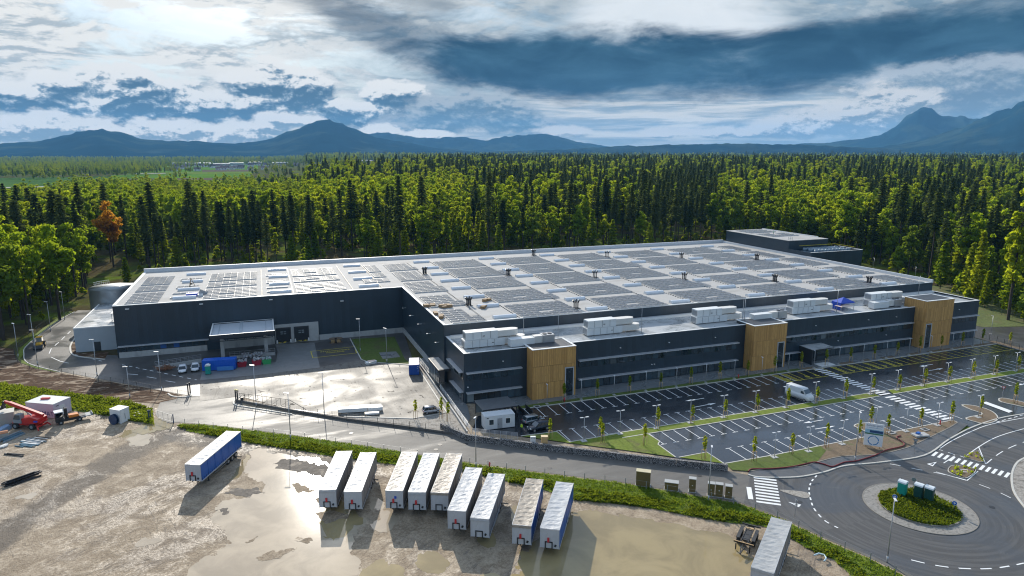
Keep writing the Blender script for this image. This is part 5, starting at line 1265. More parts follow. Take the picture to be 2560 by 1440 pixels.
# ------------------------------------------------------------------ cars
def car(name, label, cat, paint, L, Wd, H, loc, rz, hood=.24, boot=.04, group=None, van=False):
    """nose towards +x; body section lofted along x, glass band, lamps, wheels"""
    t = thing(name, label, cat, loc, rz, group)
    w = Wd / 2; hl = L / 2
    belt = H * .60; b0 = .30
    # side profile stations (x, bonnet/deck height, half width, bottom)
    if van: st = [(-hl, belt, w * .93, .45), (-hl + .1, belt, w, .36), (hl - 1.15, belt, w, .34), (hl - .35, belt * .86, w * .97, .36), (hl - .05, belt * .62, w * .86, .42), (hl, belt * .5, w * .8, .5)]
    else: st = [(-hl, belt * .72, w * .84, .46), (-hl + .12, belt * .98, w * .93, .38), (-hl * .5, belt, w, .30), (hl * .30, belt * .98, w, .30), (hl - .55, belt * .84, w * .95, .32), (hl - .1, belt * .66, w * .82, .38), (hl, belt * .5, w * .72, .46)]
    mb = MB(); rings = []
    for (x, h, ww, bb) in st:
        rings.append(mb.addv([(x, -ww, bb), (x, -ww * 1.0, (bb + h) / 2), (x, -ww * .94, h - .04), (x, -ww * .80, h), (x, ww * .80, h), (x, ww * .94, h - .04), (x, ww, (bb + h) / 2), (x, ww, bb)]))
    for a, b in zip(rings, rings[1:]):
        for k in range(8): mb.f.append((a + k, a + (k + 1) % 8, b + (k + 1) % 8, b + k)); mb.mi.append(0); mb.sm.append(True)
    mb._faces(rings[0], [tuple(range(8))]); mb._faces(rings[-1], [tuple(range(7, -1, -1))])
    mb.build('body', paint, t)
    if van: xs0, xr0, xr1, xs1 = -hl + .04, -hl + .12, hl - 1.75, hl - .85
    else: xs0, xr0, xr1, xs1 = -hl + .12 + boot * L, -hl + .45 + boot * L, hl - hood * L - .75, hl - hood * L + .02
    tw, bw = w * .80, w * .93
    zt = H
    B = [(xs0, -bw, belt - .03), (xs1, -bw, belt - .05), (xs1, bw, belt - .05), (xs0, bw, belt - .03)]; T = [(xr0, -tw, zt - .05), (xr1, -tw, zt - .07), (xr1, tw, zt - .07), (xr0, tw, zt - .05)]
    mb = MB()
    gl = paint if van else None
    mb.face(B[0], B[1], T[1], T[0]); mb.face(B[2], B[3], T[3], T[2]); mb.face(B[1], B[2], T[2], T[1]); mb.face(B[3], B[0], T[0], T[3])
    cab = mb.build('cabin' if van else 'side_glass', paint if van else GLASS, t)
    mb = MB(); r = .06
    P = [(xr0 - .02, -tw), (xr1 + .03, -tw), (xr1 + .03, tw), (xr0 - .02, tw)]
    b = mb.addv([(p[0], p[1], zt - .08) for p in P] + [(p[0] * .97, p[1] * .90, zt) for p in P]); mb._faces(b, [(0, 1, 5, 4), (1, 2, 6, 5), (2, 3, 7, 6), (3, 0, 4, 7), (4, 5, 6, 7)], True)
    mb.build('roof', paint, t)
    if van:
        mb = MB(); k = .05
        f = lambda p, q, s: tuple(p[i] + (q[i] - p[i]) * s for i in range(3))
        a, b2, c, d = (f(B[1], T[1], .12), f(B[2], T[2], .12), f(B[2], T[2], .80), f(B[1], T[1], .80))
        off = Vector((.04, 0, .02)); mb.face(*[Vector(p) + off for p in (a, b2, c, d)]); mb.build('windscreen', GLASS, t)
        for s in (-1, 1): mb = MB(); mb.face((xs1 - .35, s * (bw + .012), belt), (xs1 - 1.3, s * (bw + .012), belt), (xs1 - 1.3, s * (bw * .955 + .012), belt + .55), (xs1 - .75, s * (bw * .955 + .012), belt + .55)); mb.build('side_window', GLASS, t)
    else:
        mb = MB()
        for s in (-1, 1):
            for u in (.0, .36, .68, 1.0):
                p = Vector((xs0 + (xs1 - xs0) * u, s * bw, belt - .03)); q2 = Vector((xr0 + (xr1 - xr0) * u, s * tw, zt - .06)); o = Vector((0, s * .012, 0)); mb.bar(p + o, q2 + o, .07, .03)
        mb.build('pillar', paint, t)
    for s in (-1, 1):
        MB().obox((hl - .12, s * w * .62, belt * .66), (.16, .36, .16)).build('headlight', LAMPW, t)
        MB().obox((-hl + .05, s * w * .74, belt * .78), (.1, .2, .28)).build('tail_light', LAMPR, t)
        MB().obox((xs1 - .25, s * (w + .07), belt + .06), (.14, .2, .13)).build('mirror', paint, t)
        for x in (-hl * .60, hl * .62):
            r = .36 if van else .33
            mb = MB(); wheel(mb, (x, s * (w - .10), r), r, .24, 'y'); o = mb.build('wheel', TYRE, t)
            mb = MB(); wheel(mb, (x, s * (w + .022), r), r * .62, .02, 'y', 12); mb.build('rim', RIM, o)
    MB().obox((hl - .01, 0, .42), (.06, .5, .11)).build('number_plate', COPE, t)
    return t
def cp_(n, c, m=.35): return pmat(n, c, .25, metal=m, var=0.0, spec=.6)
CW = cp_('car_white', (0.62, 0.63, 0.65), 0); CS = cp_('car_silver', (0.42, 0.42, 0.44), .5); CG = cp_('car_grey', (0.30, 0.32, 0.33), .5); CN = cp_('car_navy', (0.014, 0.022, 0.038), .3); CVAN = cp_('van_white', (0.64, 0.66, 0.67), 0)
def face_(p, q): a, b = g(*p), g(*q); return math.atan2(b.y - a.y, b.x - a.x)
car('parked_car', 'white saloon car parked left of the other white car by the dark ramp wall', 'car', CW, 4.4, 1.78, 1.45, g(457, 928), -pi / 2 + .05, group='white cars in the loading yard')
car('parked_car', 'white hatchback parked next to the blue waste compactor', 'car', CW, 4.3, 1.8, 1.5, g(489, 924), -pi / 2 + .02, group='white cars in the loading yard')
car('parked_car', 'silver small hatchback parked alone in the bright corner of the loading yard', 'car', CS, 3.8, 1.65, 1.44, g(1079, 1031), face_((1060, 1031), (1098, 1026)), hood=.20, boot=.0)
car('parked_car', 'grey estate people carrier with its tailgate open behind the dark car', 'car', CG, 4.5, 1.8, 1.6, g(1333, 1056), face_((1312, 1055), (1362, 1044)), hood=.19, boot=.0)
car('parked_car', 'dark navy off-roader facing the white site cabin', 'car', CN, 4.5, 1.85, 1.65, g(1347, 1073), face_((1372, 1068), (1322, 1078)), hood=.25, boot=.0)
car('delivery_van', 'white high-roof delivery van in the car park', 'van', CVAN, 6.0, 2.05, 2.75, g(1998, 996), face_((1975, 985), (2022, 1001)), van=True)

# ------------------------------------------------------------------ red telehandler
q = g(72, 1068); a = face_((22, 1058), (122, 1064))
t = thing('telehandler', 'red rotating telehandler with its boom raised towards the grey boxes', 'construction vehicle', (q.x, q.y, -.02), a)
RED = pmat('machine_red', (0.48, 0.022, 0.018), 0.38, var=.08); GREYM = pmat('machine_grey', (0.22, 0.24, 0.25), .5, var=.05); ORG = pmat('machine_orange', (0.62, 0.19, 0.02), .4, var=.05)
MB().box(-2.6, -.8, .75, 2.6, .8, 1.25).build('chassis', RED, t)
MB().prism([(-1.6, 1.25), (2.3, 1.25), (3.2, 1.55), (3.2, 2.2), (2.0, 2.5), (-.2, 2.2), (-1.6, 1.9)], -1.15, 1.15, 'y').build('turret', RED, t)
cb = MB().prism([(-1.9, 1.3), (-.2, 1.3), (-.3, 3.0), (-1.4, 3.05), (-1.9, 2.2)], -1.3, -.35, 'y').build('cab', GREYM, t)
MB().prism([(-1.85, 2.05), (-.35, 2.05), (-.42, 2.9), (-1.42, 2.92)], -1.33, -.33, 'y').build('cab_window', GLASS, cb)
bo = MB().bar((3.0, .45, 2.45), (-3.9, .45, 4.6), .55, .6).build('boom', RED, t)
MB().bar((-3.9, .45, 4.6), (-4.9, .45, 4.85), .40, .42).build('inner_boom', RED, bo)
MB().bar((-4.9, .45, 4.9), (-5.5, .45, 3.6), .5, .4).box(-5.9, -.2, 3.3, -5.4, 1.1, 3.7).build('fork_head', CHAS, bo)
MB().bar((.6, .45, 2.2), (-1.2, .45, 3.6), .22).build('lift_ram', STEEL, t)
for x in (-1.75, 1.75):
    for s in (-1, 1):
        mb = MB(); wheel(mb, (x, s * 1.0, .62), .62, .45, 'y', 18); o = mb.build('wheel', TYRE, t); mb = MB(); wheel(mb, (x, s * 1.24, .62), .32, .03, 'y', 12); mb.build('rim', GREYM, o)
for x in (-3.0, 3.0):
    MB().bar((x, -1.2, .7), (x, 1.2, .7), .25, .3).bar((x, -1.2, .7), (x + (.5 if x > 0 else -.5), -1.5, .15), .2).bar((x, 1.2, .7), (x + (.5 if x > 0 else -.5), 1.5, .15), .2).build('outrigger', RED if x > 0 else CHAS, t)
MB().box(3.0, -.9, 1.3, 3.5, .9, 1.6).build('counterweight', RED, t); MB().box(2.5, -1.4, 1.7, 3.2, -1.15, 1.95).build('blue_box', BLUE, t)
# small tractor with flatbed
q = g(176, 1054); a = face_((212, 1046), (146, 1060))
t = thing('yard_tractor', 'dark yard tractor with an orange bonnet, white cab roof and a flatbed', 'construction vehicle', (q.x, q.y, -.02), a)
MB().box(-2.6, -.7, .5, 2.4, .7, 1.0).build('chassis', CHAS, t)
cb = MB().box(1.1, -.75, 1.0, 2.4, .75, 1.6).build('cab', CHAS, t)
mb = MB()
for x in (1.15, 2.35):
    for s in (-.72, .72): mb.bar((x, s, 1.6), (x, s, 2.5), .09)
mb.build('cab_frame', CHAS, cb); MB().box(1.0, -.85, 2.5, 2.5, .85, 2.66).build('cab_roof', WHITE, cb); MB().box(2.36, -.68, 1.6, 2.39, .68, 2.48).box(1.2, -.74, 1.6, 2.3, -.72, 2.48).build('cab_window', GLASS, cb)
MB().prism([(-1.6, 1.0), (.2, 1.0), (.2, 1.55), (-1.4, 1.5)], -.55, .55, 'y').build('bonnet', ORG, t)
MB().box(-3.8, -1.0, .75, -1.7, 1.0, .9).box(-3.8, -1.0, .9, -3.7, 1.0, 1.2).build('flatbed', GREYM, t)
MB().bar((.5, 0, 1.0), (.5, 0, 3.0), .35).bar((.75, .4, 1), (.75, .4, 3.1), .18).bar((.75, -.4, 1), (.75, -.4, 3.1), .18).build('mast', CHAS, t)
for x in (-1.5, 1.6):
    for s in (-1, 1):
        mb = MB(); wheel(mb, (x, s * .78, .45), .45, .3, 'y'); o = mb.build('wheel', TYRE, t); mb = MB(); wheel(mb, (x, s * .94, .45), .2, .02, 'y', 10); mb.build('rim', GREYM, o)
# yellow wheel loader on the west lane
q = g(101, 869); a = face_((108, 860), (94, 876))
t = thing('wheel_loader', 'yellow and black tractor parked on the verge of the west lane', 'construction vehicle', q, a)
YEL = pmat('machine_yellow', (0.60, 0.33, 0.03), .4, var=.05)
MB().prism([(-2.0, .7), (1.9, .7), (1.9, 1.5), (.4, 1.7), (-2.0, 1.7)], -.6, .6, 'y').build('body', YEL, t)
cb = MB().prism([(-.9, 1.7), (.5, 1.7), (.3, 2.9), (-.8, 2.9)], -.65, .65, 'y').build('cab', GLASS, t); MB().box(-1.0, -.75, 2.9, .5, .75, 3.05).build('cab_roof', YEL, cb)
for s in (-1, 1):
    for x, r in ((-1.2, .8), (1.3, .6)):
        mb = MB(); wheel(mb, (x, s * .85, r), r, .4, 'y'); o = mb.build('wheel', TYRE, t); mb = MB(); wheel(mb, (x, s * 1.06, r), r * .5, .02, 'y', 10); mb.build('rim', YEL, o)
MB().prism([(1.9, .3), (3.0, .25), (3.1, .5), (2.2, 1.2), (1.9, 1.1)], -1.1, 1.1, 'y').build('bucket', CHAS, t)

# ------------------------------------------------------------------ containers, cabins, boxes
def boxy(name, label, cat, corners_px, h, mat, roofmat=None, z=0, group=None):
    """a container from three ground corners in the picture: front-left, front-right, back-right"""
    A, B, Cc = (Vector((*w2([p])[0], 0)) for p in corners_px)
    d = (B - A); L = d.length; a = math.atan2(d.y, d.x); n = Vector((-sin(a), cos(a), 0)); Dp = max(1.0, (Cc - B).dot(n))
    t = thing(name, label, cat, (A.x, A.y, z), a, group)
    return t, L, Dp
# blue shipping container standing in the yard
DEEPB = pmat('container_blue', (0.012, 0.075, 0.33), .42, var=.08, stripe=(1, .28, .02, 1)); DEEPBX = pmat('container_blue_end', (0.012, 0.075, 0.33), .42, var=.08)
t, L, Dp = boxy('shipping_container', 'blue shipping container with a pale roof standing in the sunny loading yard', 'container', [(1022.5, 939), (1048, 938), (1034, 908)], 2.6, None)
L = 2.45; Dp = 6.0
MB().box(0, .08, .12, L, Dp, 2.55).build('shell', DEEPB, t); MB().box(.05, .1, 2.552, L - .05, Dp - .05, 2.6).build('roof', pmat('faded_roof', (0.45, 0.42, 0.47), .3, col2=(0.28, .4, .5), s2=.6), t)
for k in range(2):
    dr = MB().box(.06 + k * (L / 2), .0, .2, L / 2 - .03 + k * (L / 2), .075, 2.5).build('door', DEEPBX, t)
    for x in (.35, .85): MB().box(x + k * (L / 2) - .02, -.04, .2, x + k * (L / 2) + .02, -.002, 2.5).build('locking_bar', DEEPBX, dr)
MB().box(L - .45, -.02, 2.1, L - .2, -.003, 2.3).box(L - .4, -.02, 1.0, L - .2, -.003, 1.15).box(L - .5, -.02, 1.7, L - .25, -.003, 1.78).build('marking_plate', COPE, t)
# blue waste compactor with bins beside it
q = g(506, 929); t = thing('waste_compactor', 'long bright blue waste compactor beside the teal toilet in the loading yard', 'compactor', q, face_((506, 929), (575, 925)))
WBLUE = pmat('waste_blue', (0.008, 0.10, 0.50), .4, var=.06, stripe=(0, 1.0, .03))
MB().box(0, 0, .15, 7.6, 2.5, 2.65).build('hopper', WBLUE, t); MB().box(.1, -.05, 0, 7.5, 2.4, .15).build('base', CHAS, t)
MB().box(3.6, -1.1, .3, 7.4, -.98, 1.3).build('side_panel', pmat('light_blue_panel', (.05, .2, .5), .4), t)
for p, m, lab, k in (((606, 918), 'bin_red', 'dark red skip piled with rubbish, left of the other red skip', (0.28, .01, .025)), ((643, 914), 'bin_red2', 'dark red skip overflowing with mixed waste beside the green skip', (0.30, .012, .03)), ((668, 911), 'bin_green', 'green skip full of plastic waste near the canopy column', (0.03, .30, .09))):
    q = g(*p); t = thing('skip', lab, 'skip', (q.x - 1.2, q.y, .05), 0, 'waste skips under the canopy')
    w = 2.3; BM = pmat(m, k, .45, var=.1)
    mb = MB(); mb.prism([(.25, 0), (w - .25, 0), (w, 1.2), (0, 1.2)], 0, 1.7, 'y'); mb.build('tub', BM, t)
    mb = MB()
    for i in range(26): mb.obox((random.uniform(.2, w - .2), random.uniform(.2, 1.5), random.uniform(1.2, 1.6)), (random.uniform(.2, .5),) * 3, random.random() * 3, random.random())
    mb.build('rubbish', pmat('rubbish_' + m, (0.35, .36, .38), .5, var=.7, vs=3, col2=(.05, .25, .15) if 'green' in m else (.3, .2, .12), s2=2.5), t, kind='stuff')
# rubbish heap behind the railing under the canopy
mb = MB()
for i in range(60):
    x = random.uniform(-7, -1.4); mb.obox((x, 182.0 + random.uniform(-1, 1.2), random.uniform(.1, .9)), (random.uniform(.3, .8), random.uniform(.3, .6), random.uniform(.2, .6)), random.random() * 3, random.random())
tag(mb.build('rubbish_pile', pmat('mixed_rubbish', (0.36, 0.36, 0.38), .6, var=.8, vs=2, col2=(.25, .14, .08), s2=1.5), kind='stuff'), 'heap of mixed packaging waste under the loading canopy', 'rubbish')
# ramp wall with railing beside the white cars
q0, q1 = g(389, 925), g(504, 906)
t = thing('ramp_wall', 'concrete ramp wall with a steel railing behind the white cars', 'wall', (0, 0, 0)); mb = MB()
mb.bar((q0.x, q0.y, .5), (q1.x, q1.y, .5), .25, 1.0); mb.build('wall', CONC, t)
mb = MB(); dv = q1 - q0
for i in range(12): p = q0 + dv * i / 11; mb.bar((p.x, p.y, 1), (p.x, p.y, 2.1), .06)
for z in (1.35, 1.7, 2.1): mb.bar((q0.x, q0.y, z), (q1.x, q1.y, z), .06)
mb.build('railing', STEEL, t)
q0, q1 = g(575, 898), g(688, 888); t = thing('dock_railing', 'steel railing in front of the rubbish under the canopy', 'railing', (0, 0, 0)); dv = q1 - q0; mb = MB()
for i in range(10): p = q0 + dv * i / 9; mb.bar((p.x, p.y, 0), (p.x, p.y, 1.9), .06)
for z in (.9, 1.4, 1.9): mb.bar((q0.x, q0.y, z), (q1.x, q1.y, z), .06)
mb.build('rails', STEEL, t); MB().bar((q0.x, q0.y + .2, .4), (q1.x, q1.y + .2, .4), .2, .8).build('low_wall', CONC, t)
# dead wood heap by the ramp wall
t = thing('brushwood_heap', 'heap of reddish brown cut branches against the ramp wall', 'wood pile', g(412, 925)); mb = MB()
for i in range(50): a = random.random() * 6.3; mb.bar((random.uniform(-1.8, 1.8), random.uniform(-.8, .8), random.uniform(0, .6)), (random.uniform(-1.8, 1.8) + cos(a), random.uniform(-.8, .8) + sin(a), random.uniform(.3, 1.3)), .09)
mb.build('branches', pmat('cut_branches', (.22, .10, .05), .9, var=.3), t)
# toilets
TEAL = pmat('toilet_teal', (0.012, 0.30, 0.235), .45, var=.05); DGREEN = pmat('toilet_dark_green', (0.008, 0.060, 0.050), .45, var=.05); TROOF = pmat('toilet_roof', (0.62, 0.66, 0.68), .5, var=.04)
def toilet(label, q, rz, m):
    t = thing('portable_toilet', label, 'portable toilet', q, rz, 'portable toilets')
    MB().box(-.55, -.55, .1, .55, .55, 2.1).build('walls', m, t, bev=.03); MB().box(-.6, -.6, 0, .6, .6, .1).build('base', CHAS, t)
    mb = MB(); mb.prism([(-.6, 2.1), (.6, 2.1), (.55, 2.3), (.25, 2.45), (-.25, 2.45), (-.55, 2.3)], -.6, .6, 'y'); mb.build('roof', TROOF, t)
    dr = MB().box(-.38, -.6, .18, .38, -.555, 2.0).build('door', m, t); MB().box(.22, -.63, 1.0, .3, -.6, 1.2).build('handle', CHAS, dr)
    MB().cyl((.4, .4, 2.2), (.4, .4, 2.6), .05, n=8).build('vent_pipe', CHAS, t)
    for s in (-1, 1):
        for k in (-.25, .25): MB().box(s * .552 if s > 0 else -.575, k - .12, .3, .575 if s > 0 else -.552, k + .12, 1.9).build('wall_rib', m, t)
toilet('teal portable toilet standing in front of the blue waste compactor', g(521, 935), -.1, TEAL)
toilet('teal portable toilet standing on the roundabout grass', g(2254, 1237, .2), .35, TEAL)
toilet('dark green portable toilet on the roundabout, the one nearer the teal toilet', g(2295, 1245, .2), .35, DGREEN)
toilet('dark green portable toilet on the roundabout, farther right', g(2321, 1252, .2), .35, DGREEN)
# white site cabin
CAB = pmat('cabin_white', (0.60, 0.62, 0.63), .5, var=.04)
A, B = g(1212, 1077), g(1287, 1068); a = math.atan2(B.y - A.y, B.x - A.x)
t = thing('site_cabin', 'white container cabin with two windows and a grey door by the gabion wall', 'cabin', A, a)
L = (B - A).length; H_ = 2.75; Dp = 2.5
MB().box(0, 0, .15, L, Dp, H_).build('walls', CAB, t); MB().box(.1, .1, 0, L - .1, Dp - .1, .15).build('base', CHAS, t)
mb = MB(); n = 22
for i in range(n): x = L * i / n; mb.box(x + .02, -.03, H_ + .02, x + L / n * .55, Dp + .03, H_ + .1)
mb.box(-.03, -.03, H_, L + .03, Dp + .03, H_ + .03); mb.build('corrugated_roof', CAB, t)
for x in (.22, .77):
    wn = MB().box(L * x - .55, -.05, .95, L * x + .55, .0, 2.2).build('window', COPE, t); MB().box(L * x - .42, -.07, 1.08, L * x + .42, -.052, 2.07).build('pane', GLASS, wn)
dr = MB().box(L * .5 - .48, -.05, .2, L * .5 + .48, 0, 2.2).build('door', pmat('cabin_door_grey', (.30, .31, .32), .5), t); MB().box(L * .5 - .38, -.12, 1.0, L * .5 - .3, -.05, 1.15).build('handle', CHAS, dr)
MB().box(L * .10 - .18, -.03, 2.35, L * .10 + .18, -.002, 2.52).build('badge', CHAS, t)
# bike shelter with a corrugated roof
p0, p1, p2 = g(1163, 1005, 2.7), g(1179, 1031, 2.7), g(1295, 1016, 2.7)
t = thing('bike_shelter', 'open shelter with a dark corrugated metal roof beside the office corner', 'shelter', (0, 0, 0))
x0, x1, y0, y1 = OX0 + .4, p2.x, p1.y, min(p0.y, OY0 - .3)
mb = MB(); n = 46
for i in range(n): x = x0 + (x1 - x0) * i / n; mb.box(x, y0, 2.72, x + (x1 - x0) / n * .5, y1, 2.80)
mb.box(x0, y0, 2.66, x1, y1, 2.72); mb.build('roof', pmat('zinc_roof', (0.24, 0.25, 0.26), .4, metal=.5, var=.06), t)
for i in range(5):
    x = x0 + .2 + (x1 - x0 - .4) * i / 4
    for y in (y0 + .2, y1 - .3): MB().box(x - .06, y - .06, 0.02, x + .06, y + .06, 2.66).build('post', DARKM, t)
MB().box(x0 + .3, y1 - .25, .2, x1 - .3, y1 - .18, 2.4).build('back_panel', GLASSL, t)
MB().box(x0, y0 - .08, 2.6, x1, y0 + .02, 2.84).build('gutter', DARKM, t)
mb = MB()
for i in range(4): x = x0 + 6 + i * 1.6; mb.box(x, y0 + 1.0, .1, x + .12, y1 - 1, .95)
mb.build('bike_rack', CHAS, t)
# containers on the left yard
PINKW = pmat('office_container_white', (0.56, 0.50, 0.57), .5, var=.05)
A, B = g(68, 1040), g(137, 1046); a = math.atan2(B.y - A.y, B.x - A.x); L = (B - A).length
t = thing('site_container', 'long white site container with dark purple lettering behind the red telehandler', 'container', (A.x, A.y, -.02), a)
MB().box(0, 0, .05, L, 4.2, 2.9).build('walls', PINKW, t); MB().box(-.05, -.05, 2.9, L + .05, 4.25, 3.0).build('roof', WHITE, t)
o = text('lettering', 'DARMAT', 1.35, (L * .56, -.02, .85), 0, pmat('purple_print', (.03, .015, .12), .5), parent=t, up=True)
dr = MB().box(L, 1.4, .2, L + .04, 2.6, 2.2).build('door', WHITE, t); MB().box(L + .01, .6, 2.3, L + .06, 1.3, 2.42).build('vent_slot', CHAS, t)
MB().obox((L * .4, 2.2, 3.15), (1.6, .6, .3), .3).build('red_tarp', REDP, t)
A, B = g(277, 1056), g(302, 1060); B2 = g(327, 1050); a = math.atan2(B.y - A.y, B.x - A.x) ; L = (B - A).length; Dp = (B2 - B).length
t = thing('storage_container', 'white storage container with a dark blue reel leaning on its front', 'container', (A.x, A.y, -.02), a)
MB().box(0, 0, .05, L, Dp, 2.75).build('walls', WHITE, t); MB().box(-.04, -.04, 2.75, L + .04, Dp + .04, 2.85).build('roof', WHITE, t)
dr = MB().box(L, .3, .15, L + .04, Dp * .5, 2.6).box(L, Dp * .5 + .05, .15, L + .04, Dp - .2, 2.6).build('door', WHITE, t); MB().bar((L + .06, Dp * .5, .8), (L + .06, Dp * .5, 1.8), .05).build('handle', CHAS, dr)
n_ = Vector((sin(a), -cos(a), 0)); p = A + (B - A) * .55 + n_ * .45
t = thing('cable_reel', 'dark blue reel leaning against the white storage container', 'reel', (p.x, p.y, -.02), a); NAV = pmat('navy_plastic', (.012, .04, .10), .5)
MB().cyl((0, -.28, 1.02), (0, -.2, 1.02), 1.02, n=24).cyl((0, .2, 1.02), (0, .28, 1.02), 1.02, n=24).cyl((0, -.2, 1.02), (0, .2, 1.02), .6, n=18).build('drum', NAV, t)
CONCB = pmat('stacked_formwork', (.34, .32, .28), .8, var=.12, vs=1)
for p, s, lab in (((-8, 1066), (3.0, 3.4, 2.6), 'grey box shed at the left edge, behind the front one'), ((17, 1068), (2.6, 2.6, 2.7), 'grey plywood box shed left of the telehandler')):
    q = g(*p); t = thing('plywood_box', lab, 'shed', (q.x - s[0] / 2, q.y, -.02), .25, 'plywood sheds'); MB().box(0, 0, 0, s[0], s[1], s[2]).build('walls', CONCB, t); MB().box(-.08, -.08, s[2], s[0] + .08, s[1] + .08, s[2] + .1).build('lid', pmat('ply_lid', (.50, .48, .42), .6), t) if 'ply_lid' not in D.materials else MB().box(-.08, -.08, s[2], s[0] + .08, s[1] + .08, s[2] + .1).build('lid', D.materials['ply_lid'], t)
# material heaps: steel sections lying on the ground
def heap(name, label, cat, p, q, n, spread, mats, th=.16, hgt=.35, lenj=.25):
    A, B = g(*p), g(*q); d = B - A; L = d.length; a = math.atan2(d.y, d.x)
    t = thing(name, label, cat, ((A.x + B.x) / 2, (A.y + B.y) / 2, -.02), a)
    for i in range(n):
        y = random.uniform(-spread, spread); z = th / 2 + random.uniform(0, hgt) * (1 - abs(y) / spread); l = L * random.uniform(1 - lenj, 1); c = random.uniform(-.5, .5) * (L - l)
        MB().obox((c, y, z), (l, th, th), random.uniform(-.06, .06)).build('beam', random.choice(mats), t)
SBL = pmat('blue_primed_steel', (.05, .16, .24), .4, metal=.3, var=.1); SGR = pmat('grey_primed_steel', (.24, .29, .33), .4, metal=.3, var=.1); PIPE = pmat('black_pipe', (.014, .014, .016), .4, var=.1); SWH = pmat('pale_offcuts', (.62, .62, .60), .6, var=.1)
heap('steel_beam_pile', 'stack of blue-grey steel beams lying left of the telehandler shadow', 'steel beams', (-6, 1108), (55, 1083), 12, 1.0, [SBL, SGR], .2, .6)
heap('steel_profile_pile', 'loose grey steel profiles on the ground in front of the telehandler', 'steel beams', (60, 1100), (110, 1108), 8, .9, [SGR, SWH, SBL], .14, .2)
heap('steel_profile_pile', 'thin dark steel profiles lying behind the loose grey ones', 'steel beams', (85, 1094), (122, 1098), 6, .6, [SGR, PIPE], .12, .2)
heap('offcut_pile', 'scattered blue and white offcuts near the left edge', 'offcuts', (45, 1111), (92, 1116), 7, .8, [SBL, SWH], .14, .1, .6)
heap('offcut_pile', 'white plastic offcuts at the left edge below the beams', 'offcuts', (-4, 1122), (20, 1112), 4, .5, [SWH], .25, .1, .5)
heap('dark_beam_pair', 'dark flat beams lying alone in the mud at the left', 'steel beams', (10, 1135), (62, 1139), 3, .3, [PIPE, CHAS], .2, .1)
heap('pipe_bundle', 'bundle of black plastic pipes lying in the mud at the lower left', 'pipes', (6, 1216), (102, 1183), 16, 1.1, [PIPE, CHAS], .17, .7, .35)
t = thing('dinghy_hull', 'pale blue tarpaulin wrapped bundle at the left edge', 'bundle', (*g(8, 1078)[:2], -.02), face_((0, 1082), (22, 1070)))
MB().prism([(-2.2, 0), (1.6, 0), (2.2, .5), (1.6, .8), (-2.2, .8)], -.6, .6, 'y').build('wrapping', pmat('pale_blue_wrap', (.22, .33, .48), .45), t)
t = thing('brick_pallet', 'pallet with orange-topped blocks at the left edge', 'pallet', (*g(9, 1095)[:2], -.02), .3)
MB().box(-.8, -.8, .15, .8, .8, 1.1).build('blocks', CONCB, t); MB().box(-.8, -.8, 1.1, .8, .8, 1.18).build('top_layer', pmat('brick_orange', (.42, .17, .07), .8), t); MB().box(-.9, -.9, 0, .9, .9, .15).build('pallet', WOOD, t)
heap('timber_pile', 'loose yellow timber planks beside the white storage container', 'planks', (334, 1035), (372, 1041), 9, 1.3, [WOOD, SWH], .16, .5)
# white wrapped beam packs in the yard
for i, (p, s, lab) in enumerate((((887, 1030), (6.6, 1.1, .95), 'longest white-wrapped beam pack in front of the others in the yard'), ((913, 1022), (6.6, 1.0, .7), 'long white-wrapped beam pack lying behind the longest one'), ((938, 1027), (3.0, 1.2, .9), 'short white-wrapped pack at the right end of the beam packs'), ((930, 1037), (2.9, .8, .5), 'low short white-wrapped pack in front on the right'))):
    q = g(*p); t = thing('wrapped_beams', lab, 'packs', (q.x, q.y, .03), -.20 if i != 2 else -.1, 'white-wrapped beam packs in the yard')
    MB().box(-s[0] / 2, -s[1] / 2, .12, s[0] / 2, s[1] / 2, s[2]).build('pack', COPE, t, bev=.04); MB().box(-s[0] / 2 + .3, -s[1] / 2, 0, -s[0] / 2 + .5, s[1] / 2, .12).box(s[0] / 2 - .5, -s[1] / 2, 0, s[0] / 2 - .3, s[1] / 2, .12).build('bearer', WOOD, t)
    MB().box(-s[0] / 2 - .02, -s[1] / 2 - .02, .1, -s[0] / 2 + .05, s[1] / 2 + .02, s[2] + .02).build('end_board', WOOD, t)
# cable drums
for p, lab in (((833, 857), 'wooden cable drum by the dock wall, the left of two'), ((847, 856), 'wooden cable drum by the dock wall, the right of two'), ((652, 860), 'wooden cable drum under the loading canopy')):
    q = g(*p); t = thing('cable_drum', lab, 'cable drum', (q.x, q.y, .02), 0, 'wooden cable drums')
    MB().cyl((0, 0, 1.15), (0, 0, 1.25), 1.1, n=20).cyl((0, 0, 0), (0, 0, .1), 1.1, n=20).build('flange', pmat('old_board', (.16, .11, .07), .8) if 'old_board' not in D.materials else D.materials['old_board'], t); MB().cyl((0, 0, .1), (0, 0, 1.15), .6, n=16).build('core', WOOD, t)
q = g(927, 909); t = thing('insulation_stack', 'small stack of white boards at the edge of the yard lawn', 'boards', q, .2)
MB().obox((0, 0, .3), (2.6, 1.4, .5), 0).obox((.3, -.2, .62), (2.2, 1.2, .12), .15).build('boards', COPE, t); MB().obox((.2, 0, .72), (1.8, 1.0, .1), -.1).build('top_board', SALM, t)
